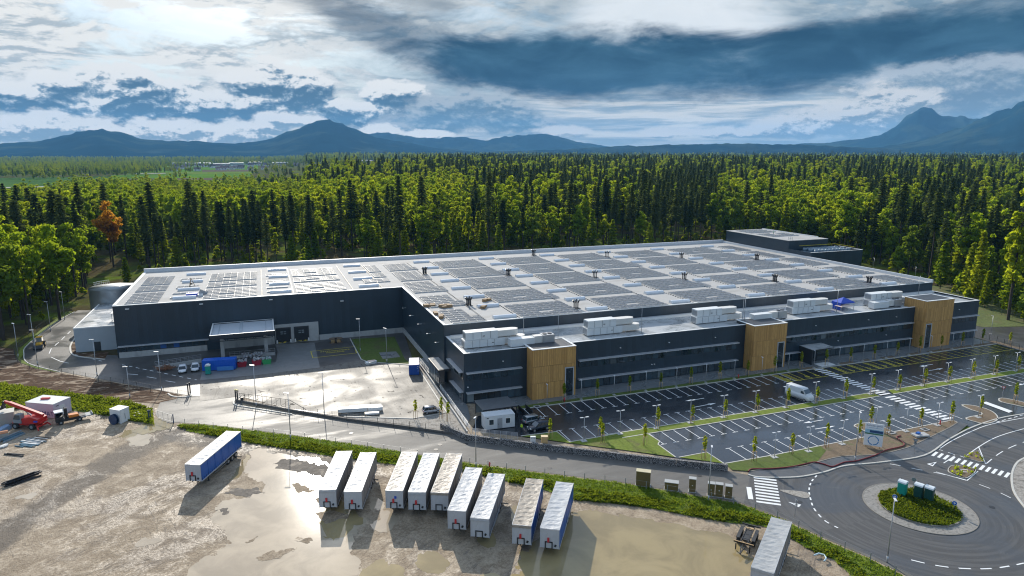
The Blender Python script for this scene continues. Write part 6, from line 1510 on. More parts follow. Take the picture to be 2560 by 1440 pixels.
# ------------------------------------------------------------------ roadside cabinets
SLAT = pmat('bronze_slats', (0.15, 0.105, 0.030), .55, var=.08, vs=1, stripe=(2, .14, .02))
CTOP = pmat('cabinet_top', (0.34, 0.35, 0.34), .6, var=.08); CBEI = pmat('beige_top', (.50, .44, .28), .6)
def cabinet(label, p, wpx, h, dp, two=False, top=None):
    A, B = g(p[0] - wpx / 2, p[1]), g(p[0] + wpx / 2, p[1] + wpx * .13); w = (B - A).length; a = math.atan2(B.y - A.y, B.x - A.x)
    t = thing('utility_cabinet', label, 'utility cabinet', A, a, 'bronze utility cabinets on the verge')
    if two:
        MB().box(0, 0, .06, w, dp, h * .58).build('lower_case', SLAT, t); MB().box(0, 0, h * .60, w, dp, h).build('upper_case', SLAT, t); MB().box(w * .42, -.02, h * .5, w * .58, 0, h * .56).build('lock_plate', COPE, t)
    else: MB().box(0, 0, .06, w, dp, h).build('case', SLAT, t)
    MB().box(-.05, -.05, h, w + .05, dp + .05, h + .08).build('lid', top or CTOP, t); MB().box(-.1, -.1, 0, w + .1, dp + .1, .06).build('plinth', CONC, t)
cabinet('tallest and widest bronze cabinet, with a beige top', (1607, 1214), 35, 2.45, 1.0, top=CBEI)
cabinet('low wide bronze cabinet right of the tallest one', (1678, 1224), 34, 1.25, 1.0)
cabinet('narrow tall bronze cabinet standing alone', (1730, 1230), 17, 2.2, .8, True)
cabinet('left one of the three bronze cabinets behind the lamp post', (1777, 1240), 17, 2.05, .8, True)
cabinet('middle one of the three bronze cabinets by the lamp post', (1797, 1242), 18, 2.05, .8, True)
cabinet('right one of the three bronze cabinets by the lamp post', (1821, 1246), 17, 2.0, .8, True)
A = g(1326, 1117); t = thing('electric_cabinet', 'white electrical cabinet on short legs against the gabion wall', 'utility cabinet', A, -.35)
MB().box(0, 0, .2, .95, .5, 1.9).build('case', WHITE, t); MB().box(.05, .05, 0, .15, .4, .2).box(.8, .05, 0, .9, .4, .2).build('legs', CHAS, t)
for x in (.15, .4, .65): MB().box(x, -.02, 1.62, x + .16, -.001, 1.76).build('vent_slot', CHAS, t)
A = g(1353, 1121); t = thing('wooden_crate', 'tall pale wooden crate strapped against the gabion wall', 'crate', A, -.35)
MB().box(0, 0, .05, 1.15, .8, 2.15).build('boards', pmat('crate_wood', (.55, .36, .16), .7, var=.12, stripe=(0, .2, .01)), t); MB().box(-.04, -.04, 2.15, 1.19, .84, 2.22).build('lid', pmat('crate_lid', (.60, .45, .26), .7), t)
for z in (.5, 1.75): MB().box(-.02, -.02, z, 1.17, .82, z + .06).build('strap', WOOD, t)

# ------------------------------------------------------------------ gabion wall
def M_gab():
    m = D.materials.new('gabion_stone'); m.use_nodes = True; N = NT(m.node_tree); b = m.node_tree.nodes['Principled BSDF']
    P = N.node('ShaderNodeTexCoord').outputs['Object']
    v = N.node('ShaderNodeTexVoronoi'); N.put(v.inputs['Vector'], P); v.inputs['Scale'].default_value = 6.0
    c = N.mix(N.sep(v.outputs['Color'])[0], (.13, .125, .13), (.40, .39, .385)); c = N.mix(N.ss(v.outputs['Distance'], .35, .7), c, (.03, .03, .03))
    N.put(b.inputs['Base Color'], c); b.inputs['Roughness'].default_value = .8
    bp = N.node('ShaderNodeBump'); bp.inputs['Distance'].default_value = .1; N.put(bp.inputs['Height'], N.m('SUBTRACT', 1.0, v.outputs['Distance'])); N.l.new(bp.outputs[0], b.inputs['Normal'])
    return m
GAB = M_gab()
gw = thing('gabion_wall', 'long low wall of grey stone gabion baskets between road and car park', 'wall', (0, 0, 0))
GP = [Vector(p) for p in w2([(1168, 1101), (1300, 1118), (1420, 1133), (1560, 1150), (1690, 1165), (1819, 1178)])]
GH = 1.18
for a, b in zip(GP, GP[1:]):
    L = (b - a).length; n = max(1, round(L / 2.0)); d = (b - a) / n
    for i in range(n):
        p, q = a + d * i, a + d * (i + 1); e = d.normalized() * .02
        MB().bar((*(p + e), GH / 2), (*(q - e), GH / 2), .55, GH).build('gabion_basket', GAB, gw)
MB().bar((*GP[0], GH / 2), (*(GP[0] + Vector((-3.2, 6.8))), GH / 2), .5, GH).build('gabion_return', GAB, gw)
# ------------------------------------------------------------------ lamp posts
LHEAD = pmat('lamp_head', (.60, .61, .62), .4, var=0)
def lamp(name, label, q, h, rz, kind, group):
    t = thing(name, label, 'lamp post', q, rz, group)
    if kind == 'street':
        MB().cyl((0, 0, 0), (0, 0, h), .095, .05, n=8).build('pole', STEEL, t); MB().cyl((0, 0, 0), (0, 0, .9), .12, n=8).build('pole_base', STEEL, t)
        MB().obox((.30, 0, h + .03), (.95, .26, .10), 0, -.08).build('lamp_head', LHEAD, t)
    elif kind == 'kerb':
        MB().cyl((0, 0, 0), (0, 0, h), .065, .045, n=8).build('pole', STEEL, t); MB().box(-.3, -.3, 0, .3, .3, .06).build('foot', CONC, t)
        MB().obox((.18, 0, h + .02), (.55, .22, .09), 0, -.1).build('lamp_head', LHEAD, t)
    else:
        MB().cyl((0, 0, 0), (0, 0, h), .065, .045, n=8).build('pole', STEEL, t); MB().box(-.55, -.45, 0, .55, .45, .07).build('foot', CONC, t)
        MB().bar((-.3, 0, h + .0), (.3, 0, h + .0), .06).build('cross_arm', STEEL, t)
        for s in (-1, 1): MB().obox((s * .55, 0, h + .03), (.62, .26, .09), 0, -.06 * s).build('lamp_head', LHEAD, t)
    return t
LC = {}
def put_lamp(kind, name, label, q, h, rz, group):
    key = (kind, round(h, 1))
    if key not in LC: LC[key] = lamp(name, label, q, h, rz, kind, group)
    else: inst(LC[key], q, rz, label, group)
STL = [((31, 797), (46, 893), 'tall street lamp nearest the left edge on the west lane verge'), ((72, 769), (86, 866), 'tall street lamp beside the yellow tractor on the west lane'),
       ((81, 815), (94, 912), 'tall street lamp at the bend of the west fence'), ((114, 741), (127, 828), 'tall street lamp on the grass strip above the yellow tractor'), ((150, 717), (162, 799), 'farthest tall street lamp on the west lane by the trees'),
       ((229, 833), (243, 940), 'tall street lamp in front of the annex'), ((318, 922), (325, 994), 'street lamp standing on the brown soil strip'), ((393, 864), (404, 976), 'tall street lamp left of the white cars by the fence'),
       ((632, 896), (641, 1016), 'tall street lamp next to the sliding gate'), ((805, 914), (811, 1038), 'tall street lamp at the edge of the bright yard'), ((892.5, 782.5), (901, 879), 'tall street lamp on the left side of the yard lawn'),
       ((961, 805), (967.5, 907), 'tall street lamp on the right side of the yard lawn'), ((715, 960), (727, 1098), 'tall street lamp on the grass verge right of the blue trailer'), ((1188, 1020), (1190, 1168), 'tall street lamp on the verge in front of the gabion wall start'),
       ((1782, 1105), (1771, 1252), 'tall street lamp among the bronze cabinets'), ((2161, 1027), (2137.5, 1152.5), 'tall street lamp on the footpath left of the advertising board'), ((2240, 1242), (2217.5, 1406), 'tall street lamp on the verge in front of the roundabout'), ]
for (tp, bs, lab) in STL:
    q = g(*bs); d = (Vector((q.x, q.y, 0)) - Vector((0, 0, 0))).length
    # height from the picture: where the vertical through the base meets the ray through the lamp
    r = ray(*tp); k = q.y / r.y; h = CH + r.z * k
    put_lamp('street', 'street_lamp', lab, q, 9.0 if h > 7 else round(h), random.uniform(2.2, 3.4) if tp[0] < 1000 else -2.2, 'tall street lamps')
for i in range(17):
    x = 54.2 + 8.02 * i
    put_lamp('kerb', 'kerb_lamp', ORD[i] + ' small lamp post along the office kerb, counted from the site cabin end', Vector((x, KY + .75, .11)), 4.3, pi * .5, 'small lamp posts along the office kerb')
for i in range(20):
    x = 53.1 + 7.85 * i
    if 124 < x < 128.5: x = 123.9
    put_lamp('double', 'car_park_lamp', ORD[i] + ' twin-headed lamp on the grass median, counted from the gabion wall end', Vector((x, (MY0 + MY1) / 2 + (.6 if x > 60 else 0), .12)), 4.6, 0, 'twin-headed lamps of the car park')
LL = [(1936, 1143), (2021, 1128), (2105, 1110), (2188, 1075), (2264, 1078), (2343, 1063), (2445, 1043)]
lw = ['above the narrow lawn', 'left of the advertising board', 'right behind the tall street lamp', 'behind the advertising board', 'above the stone-covered soil', 'near the red hydrant', 'on the round soil island']
for p, w in zip(LL, lw): put_lamp('double', 'car_park_lamp', 'twin-headed car park lamp on the soil bed, ' + w, g(*p, .1), 4.6, 0, 'twin-headed lamps of the car park')
for p, lab in (((2183, 674), 'first small lamp behind the warehouse by the right-hand trees'), ((2287, 699), 'second small lamp behind the warehouse by the right-hand trees'), ((2395, 735), 'third small lamp behind the warehouse by the right-hand trees'), ((2477, 835), 'small lamp beside the east lane')):
    q = g(*p); put_lamp('kerb', 'lane_lamp', lab, q, 5.5, 2.5, 'lamps along the east lane')

# ------------------------------------------------------------------ fences: each post a part, thin wires, mesh panels of crossing rods
FEN = pmat('fence_green_grey', (.05, .055, .05), .6, var=.05); FENG = pmat('fence_galvanised', (.30, .31, .31), .5, metal=.4, var=.05)
def fence(label, pts, h, step, mat, panel=True, px=True, base=0.0):
    t = thing('wire_fence', label, 'fence', (0, 0, 0))
    P = [Vector(p) for p in (w2(pts) if px else pts)]
    pos = []; carry = 0.0
    for a, b in zip(P, P[1:]):
        L = (b - a).length; d = (b - a) / L; s = carry
        while s < L: pos.append(a + d * s); s += step
        carry = s - L
    pos.append(P[-1])
    me = None
    for p in pos:
        if me is None: o = MB().box(-.04, -.04, 0, .04, .04, h + .05).build('fence_post', mat, t); me = o.data
        else: o = link('fence_post', me, t)
        o.location = (p.x, p.y, base)
    mb = MB()
    for a, b in zip(pos, pos[1:]):
        for z in ((.1, h * .5, h) if panel else (h,)): mb.bar((*a, base + z), (*b, base + z), .018)
        if panel:
            n = max(2, int((b - a).length / .5))
            for i in range(1, n): p = a + (b - a) * i / n; mb.bar((*p, base + .1), (*p, base + h), .012)
    mb.build('wire_panel', mat, t)
    return t
fence('dark wire fence round the west lane and the brown soil strip', [(180, 776), (100, 824), (48, 868), (36, 884), (40, 900), (52, 914), (90, 926), (180, 943), (300, 965), (420, 988), (476, 999)], 1.7, 4.2, FEN)
fence('dark wire fence between the loading yard and the road', [(725, 1031), (860, 1052), (1000, 1070), (1165, 1092)], 1.6, 3.4, FEN)
fence('galvanised wire fence along the grass verge, from the gate to the roundabout', [(430, 1056), (470, 1063), (600, 1079), (750, 1096), (900, 1119), (1050, 1142), (1200, 1166), (1380, 1191), (1560, 1213), (1700, 1237), (1850, 1264), (1955, 1303), (2060, 1354), (2170, 1402), (2260, 1450), (2340, 1500)], 1.25, 3.3, FENG, panel=False)
fence('wire fence on top of the far right grass bank', [(2455, 770), (2560, 806), (2700, 855)], 1.8, 5, FEN)
fence('dark mesh fence beside the east lane behind the office corner', [(2437, 838), (2490, 857), (2560, 884), (2660, 920)], 1.9, 2.8, FEN)
# dark kerb wall under the yard fence
t = thing('low_wall', 'low dark concrete wall carrying the yard fence', 'wall', (0, 0, 0)); mb = MB(); P = [Vector(p) for p in w2([(592, 1004), (730, 1029), (860, 1050), (1000, 1068), (1166, 1091)])]
for a, b in zip(P, P[1:]): mb.bar((*a, .25), (*b, .25), .3, .5)
mb.build('wall', pmat('dark_concrete', (.13, .12, .11), .8, var=.15), t)
kerb('kerb', smooth([(600, 992), (588, 1000), (584, 1008), (592, 1014), (610, 1017), (730, 1036)], 4), w=.3)
kerb('kerb', smooth([(420, 984), (432, 991), (460, 993), (478, 990), (476, 985)], 4), w=.3)
# sliding gate
A, B = g(590, 1003), g(726, 1022); dv = B - A
t = thing('sliding_gate', 'dark cantilever sliding gate with yellow warning lamps beside the yard entrance', 'gate', (0, 0, 0)); mb = MB()
for i in range(13): p = A + dv * i / 12; mb.bar((p.x, p.y, .35), (p.x, p.y, 2.0), .07)
for z in (.35, 2.0): mb.bar((A.x, A.y, z), (B.x, B.y, z), .10)
for i in range(0, 12, 2): p, q = A + dv * i / 12, A + dv * (i + 2) / 12; mb.bar((p.x, p.y, .35), (q.x, q.y, 2.0), .04)
mb.build('gate_leaf', CHAS, t)
for k in (.0, .035): p = A + dv * k; MB().box(p.x - .13, p.y - .13, 0, p.x + .13, p.y + .13, 2.5).build('gate_post', CHAS, t); MB().cyl((p.x, p.y, 2.5), (p.x, p.y, 2.72), .13, n=8).build('warning_lamp', PAINTY, t)
p = A + dv * .12; MB().box(p.x - .3, p.y - .3, 0, p.x + .3, p.y + .3, 1.1).build('motor_box', CHAS, t)
q = B + dv * .28; MB().bar((B.x, B.y, 1.9), (q.x, q.y, .3), .08).build('tail_brace', CHAS, t)
t = thing('gate_post_pair', 'pair of dark gate posts on the left side of the yard entrance', 'gate', (0, 0, 0))
for px_ in ((471, 987), (476, 984)): p = g(*px_); MB().box(p.x - .12, p.y - .12, 0, p.x + .12, p.y + .12, 2.6).build('gate_post', CHAS, t)
# site gate by the puddle
A, B = g(396, 1046), g(434, 1058); t = thing('site_gate', 'tubular swing gate ajar over the puddle between yard and road', 'gate', (0, 0, 0)); mb = MB()
for z in (.2, 1.6): mb.bar((A.x, A.y, z), (B.x, B.y, z), .06)
for k in (0, .33, .66, 1): p = A + (B - A) * k; mb.bar((p.x, p.y, .2), (p.x, p.y, 1.6), .05)
mb.build('leaf', FENG, t); MB().box(B.x - .09, B.y - .09, -.02, B.x + .09, B.y + .09, 1.9).build('gate_post', NAV, t)
p = g(373, 1051); t = thing('barrier_post', 'dark blue barrier post stand beside the timber planks', 'post', (p.x, p.y, -.02), .3); MB().box(-.1, -.1, 0, .1, .1, 2.2).box(.2, -.1, 0, .36, .1, 2.0).build('post', NAV, t); MB().box(-.7, -.5, 0, .7, .5, .1).build('foot', CONC, t); MB().bar((-.2, 0, 2.0), (.5, 0, 2.1), .2, .12).build('arm', NAV, t)
# ramp railings along the west gable
t = thing('ramp_railing', 'pale steel railing along the ramp at the office gable', 'railing', (0, 0, 0)); mb = MB()
R_ = [g(*p, .12) for p in ((1050, 905), (1085, 950), (1120, 1000), (1150, 1042), (1176, 1080))]
for a, b in zip(R_, R_[1:]):
    n = max(2, int((b - a).length / 2.2))
    for i in range(n): p = a + (b - a) * i / n; mb.bar(p, p + Vector((0, 0, 1.15)), .06)
    for z in (.3, .6, .88, 1.15): mb.bar(a + Vector((0, 0, z)), b + Vector((0, 0, z)), .05)
mb.build('rails', COPE, t)
t = thing('ramp_parapet', 'pale low wall beside the ramp at the office gable', 'wall', (0, 0, 0)); mb = MB(); R2 = [g(*p) for p in ((1040, 902), (1065, 935), (1110, 1000), (1140, 1042), (1168, 1085))]
for a, b in zip(R2, R2[1:]): mb.bar((a.x, a.y, .3), (b.x, b.y, .3), .25, .6)
mb.build('wall', CONC, t)
t = thing('wall_railing', 'pale railing on the gabion wall in front of the white site cabin', 'railing', (0, 0, 0)); mb = MB(); a, b = g(1181, 1079, 1.2), g(1294, 1090, .9)
for i in range(9): p = a + (b - a) * i / 8; mb.bar((p.x, p.y, .2), (p.x, p.y, p.z + .65), .05)
for z in (.05, .25, .45, .65): mb.bar(a + Vector((0, 0, z)), b + Vector((0, 0, z)), .04)
mb.build('rails', ALU, t)

# ------------------------------------------------------------------ signs and the advertising board
SBLUE = pmat('sign_blue', (.012, .12, .45), .4, var=0); SRED = pmat('sign_red', (.5, .02, .03), .4, var=0); SWHITE = pmat('sign_white', (.75, .75, .75), .4, var=0); SBACK = pmat('sign_back', (.30, .31, .32), .5, metal=.5, var=0)
def tocam(q): return math.atan2(-q.x, q.y) if False else math.atan2(q.x, q.y) * -1
def sign(label, p, h, shape, rz=None, z=.0, r=.32):
    q = g(*p, z); t = thing('traffic_sign', label, 'traffic sign', q, tocam(q) if rz is None else rz)
    MB().cyl((0, 0, 0), (0, 0, h + .3), .035, n=6).build('pole', STEEL, t)
    def plate(rr, n, y, m, nm, a0=0.0, zz=0):
        mb = MB(); mb.prism([(rr * cos(2 * pi * i / n + a0), h + zz + rr * sin(2 * pi * i / n + a0)) for i in range(n)], y, y + .012, 'y'); return mb.build(nm, m, t)
    if shape == 'arrow':
        plate(r, 24, -.05, SBLUE, 'plate'); plate(r * 1.06, 24, -.035, SWHITE, 'rim')
        mb = MB(); mb.prism([(-.2, h - .035), (.03, h - .035), (-.06, h - .13), (.0, h - .17), (.18, h), (.0, h + .17), (-.06, h + .13), (.03, h + .035), (-.2, h + .035)], -.066, -.052, 'y'); mb.build('arrow', SWHITE, t)
    elif shape == 'yield':
        plate(r * 1.2, 3, -.04, SRED, 'plate', -pi / 2); plate(r * .72, 3, -.055, SWHITE, 'inner_plate', -pi / 2)
    elif shape == 'back':
        plate(r, 24, -.05, SBACK, 'plate')
    elif shape == 'backtri':
        plate(r * 1.2, 3, -.05, SBACK, 'plate', -pi / 2); plate(r * .6, 12, -.05, SBACK, 'lower_plate', 0, -.55)
    return t
sign('round blue arrow sign on the left of the roundabout grass', (2234, 1268), 1.75, 'arrow', z=.2)
sign('round blue arrow sign on the right edge of the roundabout', (2383, 1281), 1.5, 'arrow', z=.1)
sign('grey-green back of a round sign beside the teal toilet', (2281, 1228), 2.0, 'back', z=.2)
sign('give way sign with red border between the car park rows', (2505, 997), 2.6, 'yield', r=.42)
sign('pale back of a triangular sign on the footpath edge', (2285, 1135), 2.6, 'backtri', r=.45)
sign('dark narrow sign back at the road verge by the painted triangle', (1987, 1290), 2.4, 'backtri', rz=1.2, r=.38)
q = g(2181, 1119, .1); t = thing('advertising_board', 'upright white advertising board with a blue circle on the brown soil bed', 'billboard', q, tocam(q) * .9)
bw, bh = 3.0, 4.6
MB().box(-bw / 2, -.06, .35, bw / 2, .06, bh).build('board', SWHITE, t)
for x in (-1.1, 1.1): MB().box(x - .07, .06, 0, x + .07, .16, bh - .3).build('post', WOOD, t); MB().bar((x, .1, 2.6), (x, 1.9, 0), .1).build('brace', WOOD, t)
PRB = pmat('print_blue', (.03, .20, .42), .5, var=0); PRD = pmat('print_dark', (.02, .06, .16), .5, var=0); PRL = pmat('print_sky', (.30, .50, .60), .5, var=.3, vs=1.5); PRG = pmat('print_green', (.05, .16, .08), .5, var=.3, vs=2)
text('headline', 'ZAPOSLUJEMO', .40, (0, -.065, 4.15), 0, PRD, parent=t, up=True); text('subline', 'V NOVEM OBRATU', .27, (0, -.065, 3.75), 0, PRB, parent=t, up=True)
MB().box(-bw / 2 + .05, -.068, 2.75, bw / 2 - .05, -.061, 3.45).build('picture_sky', PRL, t); MB().box(-.7, -.072, 2.85, bw / 2 - .1, -.069, 3.3).build('picture_building', PRD, t); MB().box(-bw / 2 + .05, -.072, 2.5, bw / 2 - .05, -.0625, 2.75).build('picture_meadow', PRG, t)
mb = MB(); 
for k in range(40):
    a0, a1 = 2 * pi * k / 40, 2 * pi * (k + 1) / 40
    if k % 10 == 9: continue
    mb.face(*[(r * cos(a), -.066, 1.4 + r * sin(a)) for r, a in ((.9, a0), (.9, a1), (.74, a1), (.74, a0))])
mb.build('ring_print', PRB, t)
# ------------------------------------------------------------------ hydrants, covers, hose
def hyd(label, p, z=.1):
    q = g(*p, z); t = thing('hydrant', label, 'hydrant', q); MB().cyl((0, 0, 0), (0, 0, .8), .11, n=8).sphere((0, 0, .82), .13, 8, 5).build('body', REDP, t); MB().cyl((-.2, 0, .6), (.2, 0, .6), .07, n=8).build('outlet', REDP, t)
hyd('red hydrant on the forecourt bed in front of the middle timber tower', (1846, 945)); hyd('red hydrant in front of the glass door of the nearest timber tower', (1411, 1004)); hyd('red hydrant at the right end of the soil bed', (2350, 1062))
hyd('rusty hydrant on the road edge behind the trailers', (1224, 1168), 0)
for p, lab in (((2228, 1082), 'pale square manhole cover on the soil bed by a kerb'), ((2312, 1074), 'pale square manhole cover on the soil near the stones'), ((1343, 1017), 'pale square cover in the forecourt strip')):
    q = g(*p, .12); t = thing('manhole_cover', lab, 'manhole cover', q); MB().box(-.7, -.6, 0, .7, .6, .1).build('frame', CONC, t); MB().box(-.45, -.38, .1, .45, .38, .12).build('lid', CHAS, t)
for p in ((1100, 1112), (1090, 1124), (878, 1083), (652, 1055), (1374, 1170), (1748, 1189), (2480, 1268), (1999, 1255), (1165, 1110)):
    q = g(*p, .004); tag(MB().cyl((0, 0, .012), (0, 0, .03), .42, n=16).build('drain_cover', CHAS), 'round iron manhole cover set in the road', 'manhole cover', 'round iron covers in the road').location = q
q = g(2300, 1090, .12); t = thing('concrete_slab', 'thick concrete slab lying on the stones of the soil bed', 'slab', q, -.2); MB().box(-1.4, -.8, .1, 1.4, .8, .4).build('slab', CONC, t); MB().obox((-.3, .2, .55), (.8, .5, .3), .3).build('blue_bag', SBLUE, t)
HOSE = pmat('red_hose', (.20, .018, .022), .5, var=.1)
hp = smooth([(1871, 1178), (1880, 1172), (1920, 1171.5), (1975, 1167), (2010, 1160), (2035, 1155), (2060, 1160), (2080, 1166), (2098, 1160), (2112, 1155), (2140, 1152), (2165, 1145), (2190, 1137), (2215, 1125), (2245, 1118), (2258, 1114), (2260, 1108), (2247, 1098), (2242, 1092), (2252, 1089)], 6)
tag(MB().tube([g(*p, .22) for p in hp], .10, 6).build('fire_hose', HOSE), 'long dark red fire hose snaking over the footpath onto the soil', 'hose')
q = g(2055, 1400); t = thing('pale_pipe', 'bent pale blue plastic pipe lying in the weeds', 'pipe', (q.x, q.y, .25)); MB().tube([(-.5, .9, 0), (.3, .9, .1), (.6, .3, .2), (.4, -.3, .1), (-.3, -.6, 0)], .1, 6).build('pipe', pmat('pale_blue_pipe', (.45, .6, .65), .4), t)

# ------------------------------------------------------------------ people
SKIN = pmat('skin', (.42, .25, .17), .6, var=0); TROU = pmat('dark_trousers', (.02, .022, .03), .8); HIVI = pmat('hi_vis_yellow', (.42, .62, .02), .6, var=.05); DJAC = pmat('dark_jacket', (.03, .03, .035), .8); HAIR = pmat('dark_hair', (.03, .02, .015), .8); GRJ = pmat('green_jacket', (.02, .30, .16), .7)
def person(label, q, rz, jacket):
    t = thing('person', label, 'person', q, rz)
    # one continuous skinned body, pelvis first
    V = [(0, 0, .95), (0, 0, 1.15), (0, -.01, 1.38), (0, 0, 1.50), (0, .03, 1.62), (0, .02, 1.72)]
    Rr = [.145, .13, .16, .065, .095, .085]
    E = [(0, 1), (1, 2), (2, 3), (3, 4), (4, 5)]
    def chain(a, pts, rs):
        p = a
        for v, r in zip(pts, rs): V.append(v); Rr.append(r); E.append((p, len(V) - 1)); p = len(V) - 1
    for s in (-1, 1):
        chain(0, [(s * .10, 0, .88), (s * .12, .03, .5), (s * .13, -.02, .09), (s * .14, .14, .05)], [.105, .07, .05, .045])
        chain(2, [(s * .19, 0, 1.40), (s * .25, -.02, 1.14), (s * .24, .12, .92), (s * .235, .15, .84)], [.075, .055, .04, .035])
    me = D.meshes.new('body'); me.from_pydata(V, E, []); o = D.objects.new('body', me); COL.objects.link(o)
    md = o.modifiers.new('skin', 'SKIN')
    for i, r in enumerate(Rr): me.skin_vertices[0].data[i].radius = (r, r)
    me.skin_vertices[0].data[0].use_root = True
    sd = o.modifiers.new('sub', 'SUBSURF'); sd.levels = sd.render_levels = 1
    dg = bpy.context.evaluated_depsgraph_get(); m2 = D.meshes.new_from_object(o.evaluated_get(dg)); D.objects.remove(o)
    m2.materials.clear()
    for m in (TROU, jacket, SKIN): m2.materials.append(m)
    for p in m2.polygons:
        z = p.center.z; x = abs(p.center.x)
        p.material_index = 2 if z > 1.50 or (x > .2 and z < .90) else (1 if z > .93 else 0); p.use_smooth = True
    link('body', m2, t)
    MB().sphere((0, .0, 1.70), .115, 10, 7, (.95, 1.05, .75)).build('hair', HAIR, t)
    MB().sphere((0, .125, 1.64), .022, 6, 4).build('nose', SKIN, t)
    for s in (-1, 1): MB().sphere((s * .035, .112, 1.68), .012, 5, 4).build('eye', HAIR, t); MB().sphere((s * .10, .02, 1.65), .03, 6, 4, (.4, .8, 1.1)).build('ear', SKIN, t)
    return t
person('person in a yellow hi-vis jacket standing between the site cabin and the cars', g(1304, 1079), 2.0, HIVI)
person('person in dark clothes standing between the two cars by the site cabin', g(1346, 1061), .5, DJAC)
person('person in a green jacket standing on the plant tower roof', (200.5, 225, 19.2), 1.0, GRJ)

# ------------------------------------------------------------------ foliage materials and tree builders
def leafmat(name, a, b, tr, trans=.45, vs=.35):
    m = D.materials.new(name); m.use_nodes = True; N = NT(m.node_tree); N.n.clear()
    tc = N.node('ShaderNodeTexCoord').outputs['Object']; rnd = N.node('ShaderNodeObjectInfo').outputs['Random']
    n = N.noise(N.vm('ADD', tc, N.comb(N.mul(rnd, 37.0), N.mul(rnd, 91.0), 0)), vs, 3, .6)
    f = N.ss(N.add(N.mul(n, .75), N.mul(rnd, .5)), .32, .95)
    c = N.mix(f, a, b)
    df = N.node('ShaderNodeBsdfDiffuse'); N.put(df.inputs[0], c)
    tl = N.node('ShaderNodeBsdfTranslucent'); N.put(tl.inputs[0], N.mix(.5, c, tr))
    mx = N.node('ShaderNodeMixShader'); mx.inputs[0].default_value = trans; N.l.new(df.outputs[0], mx.inputs[1]); N.l.new(tl.outputs[0], mx.inputs[2])
    o = N.node('ShaderNodeOutputMaterial'); N.l.new(mx.outputs[0], o.inputs[0])
    return m
L_SPR = leafmat('spruce_needles', (.032, .055, .024), (.098, .120, .040), (.24, .30, .05), .44)
L_BRO = leafmat('spring_leaves', (.10, .18, .012), (.18, .25, .016), (.52, .62, .02), .60)
L_YEL = leafmat('yellow_green_leaves', (.15, .23, .012), (.24, .28, .016), (.66, .70, .025), .62)
L_MID = leafmat('mid_green_leaves', (.08, .145, .018), (.15, .205, .022), (.36, .46, .03), .52)
L_ORG = leafmat('orange_leaves', (.34, .15, .015), (.48, .24, .025), (.85, .45, .04), .58)
L_WEED = leafmat('weed_leaves', (.030, .062, .010), (.19, .235, .022), (.36, .42, .02), .48, .28)
BARK = pmat('bark', (.045, .034, .026), .9, var=.25, vs=2); BARKP = pmat('pale_bark', (.12, .10, .08), .9, var=.2, vs=2)
def quads(C, U, V_):
    n = len(C); P = np.empty((n, 4, 3)); P[:, 0] = C - U - V_; P[:, 1] = C + U - V_; P[:, 2] = C + U + V_; P[:, 3] = C - U + V_
    return P.reshape(-1, 3)
def leafmesh(name, P, mat):
    n = len(P) // 4; me = D.meshes.new(name); me.vertices.add(len(P)); me.vertices.foreach_set('co', P.astype(np.float32).ravel())
    me.loops.add(n * 4); me.polygons.add(n); me.loops.foreach_set('vertex_index', np.arange(n * 4, dtype=np.int32)); me.polygons.foreach_set('loop_start', np.arange(0, n * 4, 4, dtype=np.int32)); me.polygons.foreach_set('loop_total', np.full(n, 4, dtype=np.int32))
    me.materials.append(mat); me.update(); me.validate(); return me
def unit(a): return a / (np.linalg.norm(a, axis=1, keepdims=True) + 1e-9)
def spruce_crown(h, R, z0, n, seed, mat=None, lean=.0):
    r = np.random.default_rng(seed)
    nw = int((h - z0) / .85); tw = (r.integers(0, nw, n) + r.normal(0, .10, n)) / nw; tw = np.clip(tw, 0, .995)
    prof = R * (1 - tw) ** (.50 if seed % 2 == 0 and mat is None else .74) * (.62 + .38 * np.abs(np.sin(tw * 40 + seed))) * np.clip(.55 + tw * 3.2, .5, 1)
    nb = 7; sect = r.integers(0, nb, n); a = 2 * pi * (sect / nb + r.normal(0, .05, n) + np.floor(tw * nw) * .37)
    gap = r.random((nw + 1, nb)) > .16; keep = gap[np.clip((tw * nw).astype(int), 0, nw), sect]
    rho = prof * r.random(n) ** .55
    z = z0 + tw * (h - z0) - rho * .22 + r.normal(0, .12, n)
    C = np.stack([rho * np.cos(a), rho * np.sin(a), z], 1)[keep]; a = a[keep]; m = len(C)
    out = np.stack([np.cos(a), np.sin(a), -.35 + r.normal(0, .2, m)], 1); tan = np.stack([-np.sin(a), np.cos(a), r.normal(0, .45, m)], 1)
    s = r.uniform(.24, .50, m)[:, None]
    return leafmesh('crown', quads(C, unit(out) * s * 1.05, unit(tan) * s * .55), mat or L_SPR)
